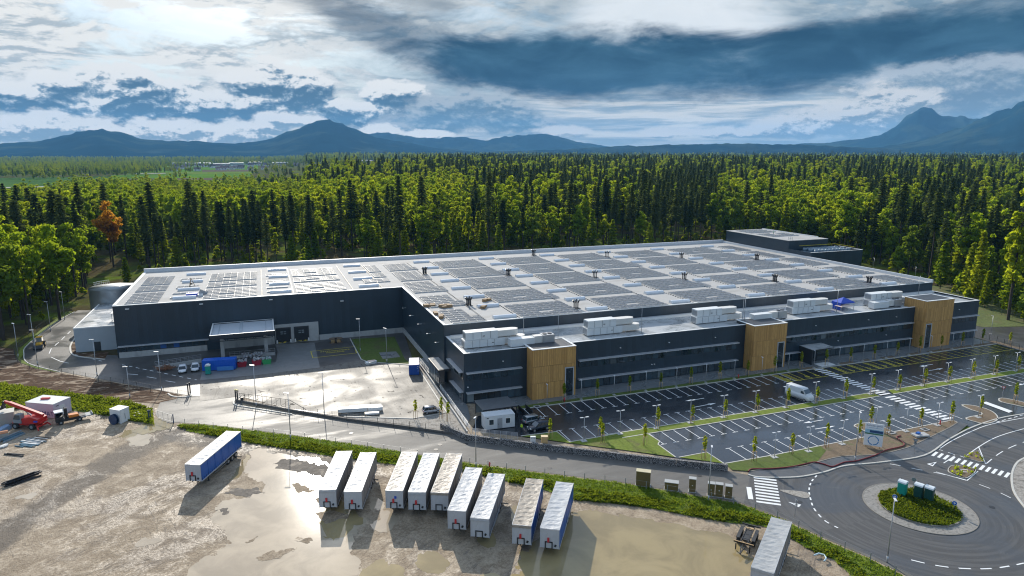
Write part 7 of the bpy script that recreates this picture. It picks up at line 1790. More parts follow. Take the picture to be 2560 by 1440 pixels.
def lobe_crown(h, W_, z0, n, seed, mat, lobes=16, size=.48, narrow=False):
    r = np.random.default_rng(seed); P = []
    cz = (h + z0) / 2; hh = (h - z0) / 2
    cent = []
    for i in range(lobes):
        u = r.normal(size=3); u /= np.linalg.norm(u); k = r.random() ** .45
        c = np.array([u[0] * W_ * .72 * k, u[1] * W_ * .72 * k, cz + u[2] * hh * .82 * k])
        if narrow: c[:2] *= 1.15 - .75 * (c[2] - z0) / (h - z0)
        cent.append((c, W_ * r.uniform(.20, .40)))
    cent.append((np.array([0, 0, h - W_ * .3]), W_ * .33))
    per = n // len(cent)
    for c, rr in cent:
        u = unit(r.normal(size=(per, 3))); u[:, 2] = u[:, 2] * .85 + .12
        C = c + u * rr * (r.random(per) ** .38)[:, None] * np.array([1, 1, .82])
        nrm = unit(u + r.normal(0, .7, (per, 3))); t = unit(np.cross(nrm, r.normal(size=(per, 3)))); b = np.cross(nrm, t); s = r.uniform(size * .6, size * 1.25, per)[:, None]
        P.append(quads(C, t * s, b * s * .75))
    return leafmesh('crown', np.concatenate(P), mat)
def feather_crown(h, R, z0, n, seed, mat):
    """young tree: layered feathery branches, conical outline"""
    r = np.random.default_rng(seed); nl = int((h - z0) / .9); lev = r.integers(0, nl, n); tw = (lev + r.normal(0, .13, n)) / nl
    prof = R * np.clip(1 - tw, .05, 1) ** .7 * np.clip(.5 + tw * 2.5, .4, 1); nb = 6; sect = r.integers(0, nb, n); a = 2 * pi * (sect / nb) + lev * 1.3 + r.normal(0, .16, n)
    rho = prof * r.random(n) ** .6 * (0.7 + .3 * r.random((nl, nb)))[np.clip(lev, 0, nl - 1), sect]
    C = np.stack([rho * np.cos(a), rho * np.sin(a), z0 + tw * (h - z0) + rho * .12 + r.normal(0, .12, n)], 1)
    nrm = unit(np.stack([r.normal(0, .5, n), r.normal(0, .5, n), np.ones(n)], 1)); t = unit(np.cross(nrm, r.normal(size=(n, 3)))); b = np.cross(nrm, t); s = r.uniform(.18, .38, n)[:, None]
    return leafmesh('crown', quads(C, t * s, b * s * .8), mat)
def trunk(h, r0, r1, seed, limbs=0, z1=None, spread=2.0):
    r = random.Random(seed); mb = MB(); n = 4; pts = [Vector((r.uniform(-.12, .12) * i, r.uniform(-.12, .12) * i, h * i / n)) for i in range(n + 1)]
    for i in range(n): mb.cyl(pts[i], pts[i + 1], r0 + (r1 - r0) * i / n, r0 + (r1 - r0) * (i + 1) / n, n=7, cap=False)
    for i in range(limbs):
        z = h * r.uniform(.45, .92); a = r.random() * 6.3; p = Vector((0, 0, z)); q = p + Vector((cos(a) * spread * r.uniform(.5, 1), sin(a) * spread * r.uniform(.5, 1), spread * r.uniform(.5, 1.2))); mb.cyl(p, q, r1 * .8, .03, n=5, cap=False)
    return mb
def proto(kind, i):
    s = 100 + i * 7
    if kind == 'spruce':
        h = 23 + 3.0 * (i % 3); z0 = h * (.50, .42, .56, .34, .47)[i % 5]
        return spruce_crown(h, 2.25 + .25 * (i % 3), z0, 1300, s), trunk(h * .93, .27, .07, s), (BARK), h
    if kind == 'broad': 
        h = 17 + 2.2 * (i % 3); return lobe_crown(h, 3.5 + .4 * (i % 3), h * .26, 2600, s, (L_BRO, L_YEL, L_BRO, L_MID)[i % 4], (30, 38, 24)[i % 3], .27), trunk(h * .8, .25, .09, s, 8, spread=2.6), BARK, h
    if kind == 'young': 
        h = 11 + 1.8 * (i % 3); return feather_crown(h, 2.3 + .3 * (i % 2), h * .12, 1500, s, (L_YEL, L_BRO)[i % 2]), trunk(h * .95, .12, .03, s), BARK, h
    if kind == 'poplar': 
        h = 21 + 2 * (i % 2); return lobe_crown(h, 2.7, h * .2, 2400, s, (L_YEL, L_BRO)[i % 2], 34, .25, True), trunk(h * .85, .24, .08, s, 6), BARK, h
    if kind == 'bush': 
        h = 5.2 + i % 3; return lobe_crown(h, 2.7, .3, 700, s, (L_MID, L_BRO, L_MID)[i % 3], 12, .36), trunk(h * .6, .1, .03, s, 4, spread=1.2), BARK, h
PROT = {}
NV = {'spruce': 7, 'broad': 6, 'young': 5, 'poplar': 3, 'bush': 3}
for k, n in NV.items():
    PROT[k] = []
    for i in range(n):
        cr, tb, bm_, h = proto(k, i)
        o = tb.build('trunk', bm_); tm = o.data; D.objects.remove(o); PROT[k].append((cr, tm, h))
TN = {'spruce': ('spruce_tree', 'spruce'), 'broad': ('broadleaf_tree', 'tree'), 'young': ('young_tree', 'tree'), 'poplar': ('slender_tree', 'tree'), 'bush': ('bush', 'bush')}
def plant(kind, i, x, y, sc, rz, label, group):
    cr, tm, h = PROT[kind][i]; nm, cat = TN[kind]
    t = thing(nm, label, cat, (x, y, -.06), rz, group); t.scale = (sc, sc, sc * random.uniform(.92, 1.1))
    link('crown', cr, t); link('trunk', tm, t)
    return t
# ------------------------------------------------------------------ staked saplings
L_SAP = leafmat('sapling_leaves', (.13, .20, .012), (.25, .28, .015), (.50, .52, .015), .55, 1.5)
def sap_proto(seed):
    r = np.random.default_rng(seed); t = thing('sapling', 'staked sapling', 'young tree', (0, 0, 0), 0, 'staked saplings of the car park')
    n = 120; z = r.uniform(1.75, 4.1, n); pr = .33 * np.sin(np.clip((z - 1.6) / 2.55, 0, 1) * pi) ** .7 + .06; a = r.uniform(0, 2 * pi, n); rho = pr * r.random(n) ** .6
    C = np.stack([rho * np.cos(a), rho * np.sin(a), z], 1); nr = unit(r.normal(size=(n, 3))); tt = unit(np.cross(nr, r.normal(size=(n, 3)))); b = np.cross(nr, tt); s = r.uniform(.07, .15, n)[:, None]
    link('foliage', leafmesh('foliage', quads(C, tt * s, b * s), L_SAP), t)
    MB().cyl((0, 0, 0), (0, 0, 3.7), .035, .015, n=6).build('trunk', BARK, t)
    for (x, y) in ((-.38, -.2), (.38, -.2), (0, .4)): MB().cyl((x, y, 0), (x, y, 1.75), .045, n=6).build('stake', WOOD, t)
    MB().bar((-.38, -.2, 1.65), (.38, -.2, 1.65), .06).bar((-.38, -.2, 1.65), (0, .4, 1.65), .05).bar((.38, -.2, 1.65), (0, .4, 1.65), .05).build('cross_bar', WOOD, t)
    return t
SP = [sap_proto(3), sap_proto(4), sap_proto(5)]; used = set()
def sapling(q, lab):
    i = random.randrange(3)
    if i not in used: t = SP[i]; used.add(i); t.location = q; t['label'] = lab; t.rotation_euler = (0, 0, random.random() * 6)
    else: inst(SP[i], q, random.random() * 6, lab, scale=(1, 1, random.uniform(.9, 1.12)))
for i in range(17): sapling(Vector((58.2 + 8.02 * i, KY + .9, .11)), ORD[i] + ' staked sapling in the bed along the office front, from the cabin end')
for i in range(19):
    x = 61.0 + 7.85 * i - (4 if i == 0 else 0); x = x if not 124.2 < x < 129 else 130
    sapling(Vector((x, 104.5 + (1.0 if i == 0 else 0), .12)), ORD[i] + ' staked sapling on the grass median of the car park, from the wall end')
for p, w in (((1375, 1097), 'beside the dark off-roader on the lawn'), ((1506, 1106), 'on the lawn in front of the first parking row'), ((1611, 1113), 'on the wide lawn by the rounded kerb'), ((1760, 1148), 'on the small triangular lawn'), ((1884, 1153), 'on the verge lawn right of the wall end'),
             ((1979, 1135), 'second on the verge lawn'), ((2065, 1118), 'where the lawn turns into brown soil'), ((2146, 1104), 'left of the advertising board'), ((2176, 1067), 'on the rounded tip of the soil bed'), ((2219, 1086), 'right of the advertising board'), ((2301, 1065), 'above the concrete slab'), ((2377, 1056), 'at the sharp right end of the soil bed'),
             ((2450, 1041), 'on the round soil island'), ((2537, 1008), 'on the small island at the right edge'), ((2524, 864), 'on the orange soil beside the east lane'), ((1039, 1047), 'at the lower corner of the loading yard'), ((1104, 1047), 'next to the silver hatchback'), ((1120, 1053), 'on the gravel bed by the ramp railing')):
    sapling(g(*p, .1), 'staked sapling ' + w)

# ------------------------------------------------------------------ weeds and long grass
def inpoly(P, xs, ys):
    c = np.zeros(len(xs), bool); n = len(P)
    for i in range(n):
        x1, y1 = P[i]; x2, y2 = P[(i + 1) % n]
        k = (y1 > ys) != (y2 > ys)
        c ^= k & (xs < (x2 - x1) * (ys - y1) / (y2 - y1 + 1e-12) + x1)
    return c
def weeds(name, poly, dens, h, mat, seed, z=0.0, px=True, leaf=.16, nl=9, patch=.0):
    P = np.array(w2(poly) if px else poly); r = np.random.default_rng(seed)
    mn, mx = P.min(0), P.max(0); n = int((mx - mn).prod() * dens); xs = r.uniform(mn[0], mx[0], n); ys = r.uniform(mn[1], mx[1], n)
    k = inpoly(P, xs, ys)
    if patch: k &= (np.sin(xs * .9 + np.sin(ys * .7) * 2) + np.sin(ys * 1.1 + xs * .35) + r.normal(0, .7, n)) > patch
    xs, ys = xs[k], ys[k]; n = len(xs); hh = h * r.uniform(.45, 1.25, n) * (1 + .4 * np.sin(xs * .55 + 1.3 * np.sin(ys * .4)))
    xs = np.repeat(xs, nl); ys = np.repeat(ys, nl); hh = np.repeat(hh, nl); m = n * nl
    u = r.random(m); rr = .32 * r.random(m) ** .5; a = r.random(m) * 2 * pi
    C = np.stack([xs + rr * np.cos(a), ys + rr * np.sin(a), z + hh * u * .9 + .05], 1)
    up = unit(np.stack([np.cos(a) * .5, np.sin(a) * .5, r.uniform(.3, 1.2, m)], 1)); sd = unit(np.cross(up, r.normal(size=(m, 3)))); s = r.uniform(.5, 1.3, m)[:, None] * leaf
    return link(name, leafmesh(name, quads(C, sd * s * .55, up * s), mat), kind='stuff')
up0 = [(446, 1062), (520, 1070), (640, 1086), (760, 1101), (850, 1117), (920, 1127), (990, 1136), (1090, 1148), (1180, 1163), (1250, 1178), (1350, 1196), (1440, 1214), (1560, 1230), (1640, 1240), (1740, 1258), (1830, 1276), (1895, 1288), (1950, 1305), (2020, 1342), (2085, 1372), (2130, 1398), (2180, 1440), (2260, 1500)]
lo = [(2180, 1500), (2130, 1440), (2085, 1400), (2020, 1372), (1950, 1330), (1895, 1312), (1830, 1308), (1740, 1293), (1640, 1273), (1560, 1262), (1440, 1250), (1350, 1222), (1250, 1200), (1180, 1182), (1090, 1170), (990, 1162), (920, 1152), (850, 1145), (760, 1128), (640, 1110), (560, 1095), (470, 1078)]
up = [(x, y + (np.interp(x, [p[0] for p in lo[::-1]], [p[1] for p in lo[::-1]]) - y) * .22) for x, y in up0]
tag(weeds('weed_strip', up + lo, 11, .36, L_WEED, 1, patch=-.45), 'strip of tall green weeds between the gravel yard and the road verge', 'weeds')
tag(weeds('mown_grass', VERGE, 14, .12, L_MID, 2, leaf=.09, nl=5), 'short patchy grass of the road verge', 'grass')
tag(weeds('weed_bank', LBANK, 8, .62, L_WEED, 3, leaf=.18, nl=11, patch=-1.0), 'lush green weed bank above the containers at the left', 'weeds')
rg = [(RCX + 5.3 * cos(a), RCY + 5.3 * sin(a)) for a in np.linspace(0, 2 * pi, 40, endpoint=False)]
tag(weeds('roundabout_weeds', rg, 20, .34, L_WEED, 4, z=.2, px=False, leaf=.12, nl=9, patch=-1.2), 'wild green meadow plants on the roundabout island', 'weeds')
for isl in (isl1, isl2): tag(weeds('island_flowers', isl, 1.3, .25, L_YEL, 5, z=.13, nl=6), 'yellow green ground cover plants on the traffic islands', 'plants', 'ground cover on the traffic islands')
tag(weeds('shaded_weeds', [(378, 1024), (382, 1062), (330, 1052), (345, 1040)], 10, .5, L_WEED, 6), 'weeds beside the white storage container', 'weeds')

# ------------------------------------------------------------------ the forest
FPX = [(-900, 990), (-300, 905), (0, 858), (36, 846), (100, 802), (170, 762), (236, 728), (360, 688), (1815, 612), (2075, 640), (2130, 664), (2200, 667), (2330, 710), (2455, 770), (2560, 804), (3200, 1000)]
fx, fy = np.array(FPX, float).T
fwv, rtv, upv = (np.array(v) for v in (FW, RT, UP))
def pixA(X, Y, Z):
    d = np.stack([X, Y, Z - CH], 1); z = d @ fwv
    return 1280 + CF * (d @ rtv) / z, 720 - CF * (d @ upv) / z, z
def sst(a, b, v): t = np.clip((v - a) / (b - a), 0, 1); return t * t * (3 - 2 * t)
def terrain(X, Y):
    d = np.hypot(X, Y); az = np.degrees(np.arctan2(X, Y))
    return 15 * sst(350, 1500, d) * sst(-1, 7, az) - 0.06
def low(X, Y, s, k=0): return np.sin(X / s + 1.7 * np.sin(Y / (s * 1.3) + k)) + np.sin(Y / s * .9 + 1.3 * np.sin(X / (s * .8) + 2 * k))
cand = []
for d0, d1, sp in ((190, 430, 7.2), (430, 800, 9.0), (800, 1600, 12.5), (1600, 3800, 19), (3800, 7500, 44)):
    x0, x1, y0, y1 = -d1 * .45, d1 * .95, 60, d1
    nx, ny = int((x1 - x0) / sp), int((y1 - y0) / sp)
    GXX, GYY = np.meshgrid(np.arange(nx), np.arange(ny)); X = x0 + (GXX.ravel() + RNG.uniform(-.42, .42, nx * ny)) * sp; Y = y0 + (GYY.ravel() + RNG.uniform(-.42, .42, nx * ny)) * sp
    dd = np.hypot(X, Y); az = np.degrees(np.arctan2(X, Y)); k = (dd >= d0) & (dd < d1) & (az > -21) & (az < 62); X, Y = X[k], Y[k]
    bx, by, _ = pixA(X, Y, np.zeros(len(X)))
    k0 = np.ones(len(X), bool); h0 = np.hypot(X, Y)
    for (sx, sy, wd) in ((284, 668, 62), (1002, 668, 48), (855, 640, 40)): k0 &= ~((np.abs(bx - sx) < wd) & (h0 < g(sx, sy).length + 12))
    k0 &= ~((bx > 235) & (bx < 690) & (h0 > 270) & (h0 < 450) & (RNG.random(len(X)) < .36))
    k = k0 & (by < np.interp(bx, fx, fy)); k &= ~((X > -57) & (X < 224) & (Y < 259)); k &= ~((X > 150) & (X < 224) & (Y < 262))
    if d1 < 450: k &= ~((np.hypot(X, Y) > 345) & (bx > 650) & (bx < 1800) & (RNG.random(len(X)) < .42)) & ~((np.hypot(X, Y) < 345) & (bx > 235) & (bx < 1800) & (RNG.random(len(X)) < .22))
    X, Y, bx = X[k], Y[k], bx[k]; cand.append(np.stack([X, Y, bx, np.hypot(X, Y)], 1))
cand = np.concatenate(cand)
X, Y, bx, dd = cand.T
# open land: meadow, fields and village to the left, a clearing on the right
lim = np.interp(bx, [-400, 110, 190, 400, 500, 600, 700, 800, 900, 1000, 1120], [820, 830, 1150, 1150, 960, 970, 1010, 1080, 1200, 1420, 4000]) * (1 + .05 * low(X, Y, 60, .7))
op = (low(X, Y, 70, 1.9) + low(X, Y, 30, .3) * .5 < 1.9) & (dd > lim) & (dd < np.where(bx < 400 + 25 * low(X, Y, 90, .2), 1700, 3350))
bxc, byc, _ = pixA(X, Y, np.zeros(len(X))); op |= (bxc > 2472) & (byc > 568) & (byc < 640)
cand = cand[~op]; X, Y, bx, dd = cand.T
u = RNG.random(len(X)); pt = low(X, Y, 55, .4); pt2 = low(X, Y, 23, 1.1); pt3 = low(X, Y, 130, 2.2)
ps = np.full(len(X), .5); pyg = np.zeros(len(X)); pbu = np.zeros(len(X)); ppo = np.full(len(X), .15)
def setr(m, s, yv=0., b=0., po=.15): ps[m] = s; pyg[m] = yv; pbu[m] = b; ppo[m] = po
setr(dd > 0, .78 - .0)
setr((dd > 420) & (bx > 1150), .82 - .30 * sst(.4, 1.4, pt)[(dd > 420) & (bx > 1150)])
setr((bx < 235) & (dd < 300), .04, .25); setr((bx < 235) & (dd >= 300) & (dd < 470), .74); setr((bx < 640) & (dd >= 520) & (dd < 1200), .28); setr((bx < 235) & (dd >= 470) & (dd < 520), .5)
setr((bx >= 235) & (bx < 690) & (dd < 300), .30, .55); setr((bx >= 235) & (bx < 690) & (dd >= 300) & (dd < 440), .72, .20); setr((bx >= 235) & (bx < 690) & (dd >= 440) & (dd < 620), .45)
setr((bx >= 690) & (bx < 1180) & (dd < 335), .03, .72, 0, .3); setr((bx >= 690) & (bx < 1180) & (dd >= 335) & (dd < 470), .22, .22, 0, .4); setr((bx >= 690) & (bx < 1180) & (dd >= 470) & (dd < 690), .16); setr((bx >= 640) & (bx < 1180) & (dd >= 690), .88)
setr((bx >= 1180) & (bx < 1790) & (dd < 335), .03, .80); setr((bx >= 1180) & (bx < 1790) & (dd >= 330) & (dd < 400), .40, .34)
setr((bx >= 1180) & (bx < 1790) & (dd >= 400) & (dd < 900), .84)
setr((bx >= 1790) & (bx < 2160) & (dd < 345), .15, .30, .45); setr((bx >= 1790) & (bx < 2160) & (dd >= 345) & (dd < 640), .18, .10, 0, .35)
setr((bx >= 2160) & (dd < 310), .10, .30, .55, .3); setr((bx >= 2160) & (dd >= 310) & (dd < 400), .58, .10, .20); setr((bx >= 2160) & (dd >= 430) & (dd < 640), .46)
setr(dd > 1850, .75)
psn = np.clip(ps - np.where(bx > 1120, .10, .34) * (dd > 400) - np.where((bx > 235) & (bx < 690) & (dd < 440), 0, .08) + np.where((dd > 640) & (bx > 1120), .16 * pt, 0) + (.10 * pt2 + .22 * low(X, Y, 38, 1.4)) * (dd > 330) * (ps > .14), 0, 1)
kind = np.where(u < psn, 0, 1)
v = RNG.random(len(X)); nb_ = kind == 1
den = np.clip(1 - ps, .05, 1)
kind = np.where(nb_ & (v < pyg / den), 2, kind); kind = np.where(nb_ & (v >= pyg / den) & (v < (pyg + pbu) / den), 4, kind)
kind = np.where((kind == 1) & (RNG.random(len(X)) < ppo), 3, kind)
KN = ['spruce', 'broad', 'young', 'poplar', 'bush']; KS = [1.22, 1.46, 1.55, 1.28, 1.60]
Z = terrain(X, Y)
SC = np.array(KS)[kind] * RNG.uniform(.70, 1.16, len(X)) * np.where(dd > 3800, 1.5, np.where(dd > 1600, 1.05, 1.0)) * np.where((bx < 760) & (dd > 500), np.where(kind == 0, .60, .76), 1.0)
order = np.argsort(dd)
CAPN = {0: 270, 1: 230, 2: 220, 3: 60, 4: 120}; cnt = {k: 0 for k in CAPN}; single = np.zeros(len(X), bool)
KIDS_DESC = {'spruce': 'dark spruce with a bare trunk', 'broad': 'leafy spring-green broadleaf tree', 'young': 'young feathery yellow-green tree', 'poplar': 'slender bright green tree', 'bush': 'dense green bush'}
WB = [(60, 'at the left edge'), (235, 'behind the west lane lamps'), (340, 'near the copper-orange tree'), (470, 'above the wing roof corner'), (690, 'above the loading canopy'), (900, 'left of the lone spruce'), (1100, 'around the lone spruce'),
      (1300, 'right of the lone spruce'), (1500, 'above the mid roof'), (1790, 'left of the plant tower'), (2080, 'behind the plant tower'), (2300, 'right of the cooling plant'), (2460, 'behind the right office corner'), (9999, 'at the right edge')]
def where_(b, d): return ('front row, ' if d < 300 else 'second row, ' if d < 420 else 'deep in the wood, ') + next(w for x, w in WB if b < x)
px_, py_, _ = pixA(X, Y, Z + 12)
for i in order:
    k = int(kind[i])
    if cnt[k] >= CAPN[k] or px_[i] < -60 or px_[i] > 2620: continue
    cnt[k] += 1; single[i] = True
    w = where_(bx[i], dd[i]); kn = KN[k]; rs_ = SC[i] / KS[k]; size_ = 'tall ' if rs_ > 1.03 else 'short ' if rs_ < .86 else 'medium '
    t = plant(kn, int(RNG.integers(NV[kn])), X[i], Y[i], SC[i], RNG.random() * 6.3, size_ + KIDS_DESC[kn] + ', ' + w, 'trees: ' + size_ + KIDS_DESC[kn] + ', ' + w)
    t.location.z = Z[i]
def scatter(name, pts, rz, sc, idx, meshes, label, cat):
    me = D.meshes.new(name); me.from_pydata(pts.tolist(), [], [])
    for nm, tp, arr in (('rz', 'FLOAT', rz), ('sc', 'FLOAT', sc), ('ix', 'INT', idx)): me.attributes.new(nm, tp, 'POINT').data.foreach_set('value', arr.astype(np.int32 if tp == 'INT' else np.float32))
    o = link(name, me, kind='stuff'); tag(o, label, cat)
    ng = D.node_groups.new(name, 'GeometryNodeTree'); ng.interface.new_socket('Geometry', in_out='INPUT', socket_type='NodeSocketGeometry'); ng.interface.new_socket('Geometry', in_out='OUTPUT', socket_type='NodeSocketGeometry')
    N, Lk = ng.nodes, ng.links; gi = N.new('NodeGroupInput'); go = N.new('NodeGroupOutput'); ip = N.new('GeometryNodeInstanceOnPoints'); jn = N.new('GeometryNodeJoinGeometry')
    for m in meshes:
        po = D.objects.new('forest_crown', m); oi = N.new('GeometryNodeObjectInfo'); oi.inputs['Object'].default_value = po; oi.inputs['As Instance'].default_value = True; Lk.new(oi.outputs['Geometry'], jn.inputs[0])
    Lk.new(gi.outputs[0], ip.inputs['Points']); Lk.new(jn.outputs[0], ip.inputs['Instance']); ip.inputs['Pick Instance'].default_value = True
    def at(nm, tp):
        a = N.new('GeometryNodeInputNamedAttribute'); a.data_type = tp; a.inputs['Name'].default_value = nm; return a.outputs[0]
    Lk.new(at('ix', 'INT'), ip.inputs['Instance Index']); cx = N.new('ShaderNodeCombineXYZ'); Lk.new(at('rz', 'FLOAT'), cx.inputs[2]); Lk.new(cx.outputs[0], ip.inputs['Rotation']); Lk.new(at('sc', 'FLOAT'), ip.inputs['Scale'])
    Lk.new(ip.outputs[0], go.inputs[0]); md = o.modifiers.new('scatter', 'NODES'); md.node_group = ng
    return o
LBL = [('spruce_forest', 'dark spruce forest stretching to the horizon', 'forest'), ('broadleaf_forest', 'spring-green broadleaf woodland among the far spruces', 'forest'), ('young_woodland', 'young yellow-green trees farther back in the wood', 'forest'), ('slender_woodland', 'slender bright trees farther back in the wood', 'forest'), ('undergrowth', 'dense bushes farther back in the wood', 'bushes')]
for k in range(5):
    m = (kind == k) & ~single; n = int(m.sum())
    if n: scatter(LBL[k][0], np.stack([X[m], Y[m], Z[m]], 1), RNG.random(n) * 6.28, SC[m], RNG.integers(0, NV[KN[k]], n), [p[0] for p in PROT[KN[k]]], LBL[k][1], LBL[k][2])
def UG(m):
    m = m.copy(); m.materials.clear(); m.materials.append(L_YEL); return m
# understorey: low green growth between the trunks at the wood's edge
m = ((dd < 520) & (RNG.random(len(X)) < .75)) | ((dd < 330) & (bx > 2080)); n = int(m.sum())
scatter('forest_undergrowth', np.stack([X[m] + RNG.uniform(-3.5, 3.5, n), Y[m] + RNG.uniform(-3.5, 3.5, n), Z[m]], 1), RNG.random(n) * 6.28, RNG.uniform(.45, .95, n), RNG.integers(0, 3, n), [UG(p[0]) for p in PROT['bush']], 'light green undergrowth between the trunks of the wood', 'bushes')
# trees one picks out at once
def special(kind_, i, p, hpx, label, cat='tree', mat=None, name=None):
    q = g(*p); r = ray(p[0], hpx); h = CH + r.z * (q.y / r.y); cr, tm, hh = PROT[kind_][i]
    if mat: cr = cr.copy(); cr.materials.clear(); cr.materials.append(mat)
    t = thing(name or TN[kind_][0], label, cat, (q.x, q.y, -.06), 1.0); t.scale = (h / hh,) * 3; link('crown', cr, t); link('trunk', tm, t); return t
special('broad', 1, (284, 668), 497, 'tall copper-orange tree standing out among the dark spruces', mat=L_ORG)
special('spruce', 1, (1002, 668), 434, 'tall lone dark spruce rising above the bright trees in the middle', cat='spruce')
special('spruce', 3, (855, 640), 470, 'dark spruce standing alone among bright trees left of the middle', cat='spruce')
special('broad', 0, (150, 800), 556, 'big bright green tree at the left behind the street lamps'); special('broad', 2, (75, 830), 575, 'broad bright green tree at the left edge by the west fence'); special('broad', 3, (10, 850), 570, 'leafy tree cut by the left edge')
special('young', 0, (318, 712), 640, 'small bright yellow-green tree behind the water tank'); special('poplar', 0, (2520, 800), 470, 'tall slender yellow-green tree at the right edge'); special('poplar', 1, (2462, 742), 585, 'slender bright tree left of the tallest one at the right edge')
special('young', 1, (2350, 722), 600, 'feathery yellow-green tree behind the right corner of the office'); special('broad', 2, (2215, 640), 500, 'bright round-crowned tree in the dark wood behind the plant'); special('broad', 1, (1895, 560), 420, 'large bright broadleaf tree above the plant tower')

# ------------------------------------------------------------------ terrain beyond, fields, village
gd = D.objects['ground']; D.objects.remove(gd)
rr = np.concatenate([[0, 60, 120, 200, 300], np.arange(350, 1600, 60), np.geomspace(1650, 12500, 18)]); aa = np.radians(np.arange(-180, 181, 3.0))
V = [(r * sin(a), r * cos(a)) for r in rr for a in aa]; V = np.array(V); zt = terrain(V[:, 0], V[:, 1]); zt = np.where(np.hypot(V[:, 0], V[:, 1]) < 340, -.06, zt)
na = len(aa); me = D.meshes.new('ground'); me.from_pydata(np.c_[V, zt].tolist(), [], [(j * na + i, j * na + i + 1, (j + 1) * na + i + 1, (j + 1) * na + i) for j in range(len(rr) - 1) for i in range(na - 1)])
bm = bmesh.new(); bm.from_mesh(me); bmesh.ops.remove_doubles(bm, verts=bm.verts, dist=.001); bmesh.ops.recalc_face_normals(bm, faces=bm.faces)
for f in bm.faces:
    if f.normal.z < 0: f.normal_flip()
bm.to_mesh(me); bm.free(); me.materials.append(FLOOR); link('ground', me, kind='structure')
F1 = pmat('field_green', (.10, .19, .025), .9, var=.15, vs=.01, spec=0.0); F2 = pmat('field_meadow', (.070, .13, .032), .9, var=.3, vs=.02, spec=0.0); F3 = pmat('field_tilled', (.13, .105, .075), .9, var=.1, vs=.01, spec=0.0); F4 = pmat('field_yellow', (.13, .19, .035), .9, var=.1, vs=.01, spec=0.0); TRK = pmat('gravel_track', (.45, .43, .38), .9, var=.05, spec=0.0)
def pol(a0, a1, d0, d1): return [(d * sin(rad(a)), d * cos(rad(a))) for a, d in ((a0, d0), ((a0 + a1) / 2, d0), (a1, d0), (a1, d1), ((a0 + a1) / 2, d1), (a0, d1))]
sheet('meadow', pol(-26, -9, 900, 1850), .25, F2, px=False)
for i, (a0, a1, d0, d1, m) in enumerate(((-10.5, 2.5, 1020, 1330, F1), (-10.5, 2.5, 1335, 1500, F4), (-9.5, 2.0, 1505, 1640, F3), (-10, 3, 1645, 1960, F1), (-9, 3.5, 1965, 2200, F4), (-9, -4, 2205, 2450, F1), (-4, 3.5, 2205, 2450, F3), (-9, 4, 2455, 3800, F1), (5, 12, 1950, 2950, F4), (4, 12, 3500, 4200, F4))): sheet('field', pol(a0, a1, d0, d1), .3 + .05 * i, m, px=False)
sheet('farm_track', pol(-25, -12.5, 1290, 1320), .9, TRK, px=False); sheet('farm_track', pol(-8.6, -6.5, 2010, 2060), 1.0, TRK, px=False)
HW = pmat('house_render', (.60, .60, .58), .7, var=0, obrand=.18); HR = pmat('house_roof', (.16, .11, .10), .7, var=0, obrand=.5); HG = pmat('hall_roof', (.42, .45, .48), .5, var=0, obrand=.2)
hw0 = hr0 = None
def house(p, d, L, Wd, H, rz, label, flat=False):
    q = ray(p[0], p[1]); k = d / math.hypot(q.x, q.y); x, y = q.x * k, q.y * k
    t = thing('factory_hall' if flat else 'village_house', label, 'hall' if flat else 'house', (x, y, .4), rz, 'white halls of the far village' if flat else 'houses of the far village')
    MB().box(-L / 2, -Wd / 2, 0, L / 2, Wd / 2, H).build('wall', HW, t)
    if flat: MB().box(-L / 2 - .5, -Wd / 2 - .5, H, L / 2 + .5, Wd / 2 + .5, H + 1).build('roof', HG, t); MB().box(-L / 2 + 3, -Wd / 2 - .3, H * .5, L / 2 - 3, -Wd / 2, H * .75).build('window_band', GLASS, t)
    else:
        MB().prism([(-Wd / 2 - 1, H), (Wd / 2 + 1, H), (0, H + Wd * .45)], -L / 2 - 1, L / 2 + 1, 'x').build('roof', HR, t)
        for s in (-.25, .25): MB().box(L * s - 1, -Wd / 2 - .2, H * .35, L * s + 1, -Wd / 2, H * .75).build('window', GLASS, t)
hs = random.Random(5)
for i in range(46):
    a = hs.uniform(430, 745); d = hs.uniform(2250, 3300)
    house((a, 400), d, hs.uniform(14, 24), hs.uniform(10, 14), hs.uniform(5, 8), hs.uniform(-.8, .8), 'small house with a dark pitched roof in the far village')
for i, (a, d, L) in enumerate(((450, 3300, 60), (487, 3200, 70), (512, 3350, 60), (545, 3050, 85), (590, 3250, 60), (640, 3500, 90), (700, 3400, 70), (880, 3900, 150), (925, 4000, 90))):
    house((a, 400), d, L, 40, 13 if i < 7 else 16, .15 * (i % 3), ORD[i] + ' long white hall of the far village, counted from the left', True)
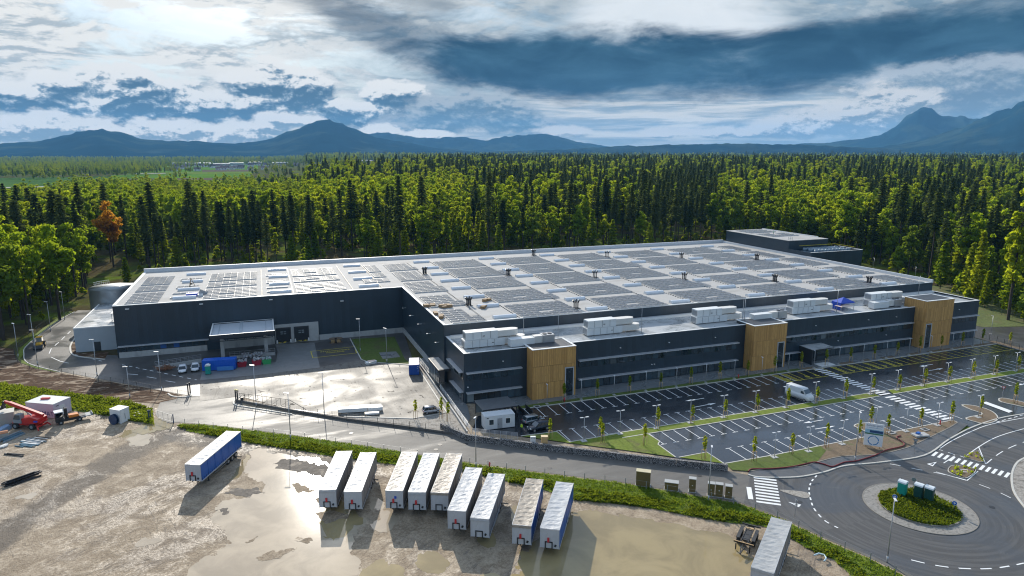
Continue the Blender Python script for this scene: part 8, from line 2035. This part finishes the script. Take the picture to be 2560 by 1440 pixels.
# ------------------------------------------------------------------ mountains
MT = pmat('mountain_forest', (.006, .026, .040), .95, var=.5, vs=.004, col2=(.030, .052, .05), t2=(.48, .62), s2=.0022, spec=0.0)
from mathutils import noise as mnoise
def range_(name, prof, dist, depth, amp, seed):
    px0, px1 = prof[0][0], prof[-1][0]; n = 150; rows = 16; V = []
    xs = np.linspace(px0, px1, n); ys = np.interp(xs, [p[0] for p in prof], [p[1] for p in prof])
    for j in range(rows + 1):
        t = j / rows
        for x, y in zip(xs, ys):
            a, e = azel(x, y); H = dist * math.tan(max(e, 0.0)) + CH
            d = dist - depth * (1 - t)
            v = mnoise.fractal(Vector((a * 26 + seed, t * 2.2, seed)), 1.0, 2.0, 5); v2 = mnoise.fractal(Vector((a * 90 + seed, t * 6, seed * 2)), 1.0, 2.0, 4)
            z = H * (t ** 1.25) * (1 + amp * v * (1 - .55 * t) + .05 * v2 * t) - (2 if j == 0 else 0)
            V.append((d * sin(a), d * cos(a), z))
    for x, y in zip(xs, ys): a, e = azel(x, y); d = dist + depth * .5; V.append((d * sin(a), d * cos(a), -2))
    me = D.meshes.new(name); me.from_pydata(V, [], [(j * n + i, j * n + i + 1, (j + 1) * n + i + 1, (j + 1) * n + i) for j in range(rows + 1) for i in range(n - 1)])
    me.polygons.foreach_set('use_smooth', [True] * len(me.polygons)); me.materials.append(MT); me.update(); link(name, me, kind='structure')
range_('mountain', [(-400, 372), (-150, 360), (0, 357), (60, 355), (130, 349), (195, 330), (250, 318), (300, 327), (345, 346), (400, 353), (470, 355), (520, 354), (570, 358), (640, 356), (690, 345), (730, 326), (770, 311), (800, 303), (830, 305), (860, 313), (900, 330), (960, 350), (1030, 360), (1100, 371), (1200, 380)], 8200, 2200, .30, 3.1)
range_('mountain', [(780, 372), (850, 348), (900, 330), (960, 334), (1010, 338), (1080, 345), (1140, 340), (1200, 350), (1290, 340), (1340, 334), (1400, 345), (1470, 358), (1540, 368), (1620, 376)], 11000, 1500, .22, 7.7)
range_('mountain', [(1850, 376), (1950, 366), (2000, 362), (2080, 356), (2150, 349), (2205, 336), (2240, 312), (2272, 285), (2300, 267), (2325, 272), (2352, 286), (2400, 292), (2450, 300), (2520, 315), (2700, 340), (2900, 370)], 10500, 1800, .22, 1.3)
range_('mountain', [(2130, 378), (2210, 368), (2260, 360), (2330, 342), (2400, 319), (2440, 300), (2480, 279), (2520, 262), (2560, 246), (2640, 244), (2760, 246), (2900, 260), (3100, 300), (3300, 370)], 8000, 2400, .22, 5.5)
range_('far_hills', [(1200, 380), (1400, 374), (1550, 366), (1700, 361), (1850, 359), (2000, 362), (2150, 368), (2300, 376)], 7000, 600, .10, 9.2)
# ------------------------------------------------------------------ haze: one closed box of even, pale air
hz = MB().box(-13500, -13400, -3.5, 13600, 13500, 720).build('haze', [], kind='stuff')
hm = D.materials.new('haze_air'); hm.use_nodes = True; hn = hm.node_tree; hn.nodes.clear(); vo = hn.nodes.new('ShaderNodeVolumePrincipled'); oo = hn.nodes.new('ShaderNodeOutputMaterial'); hn.links.new(vo.outputs[0], oo.inputs['Volume'])
vo.inputs['Color'].default_value = (.22, .57, 1.0, 1); vo.inputs['Density'].default_value = 4.6e-5; vo.inputs['Anisotropy'].default_value = 0.0
hz.data.materials.clear(); hz.data.materials.append(hm); hz.display_type = 'WIRE'
tag(hz, 'thin blue haze of the moist air over the plain', 'haze')
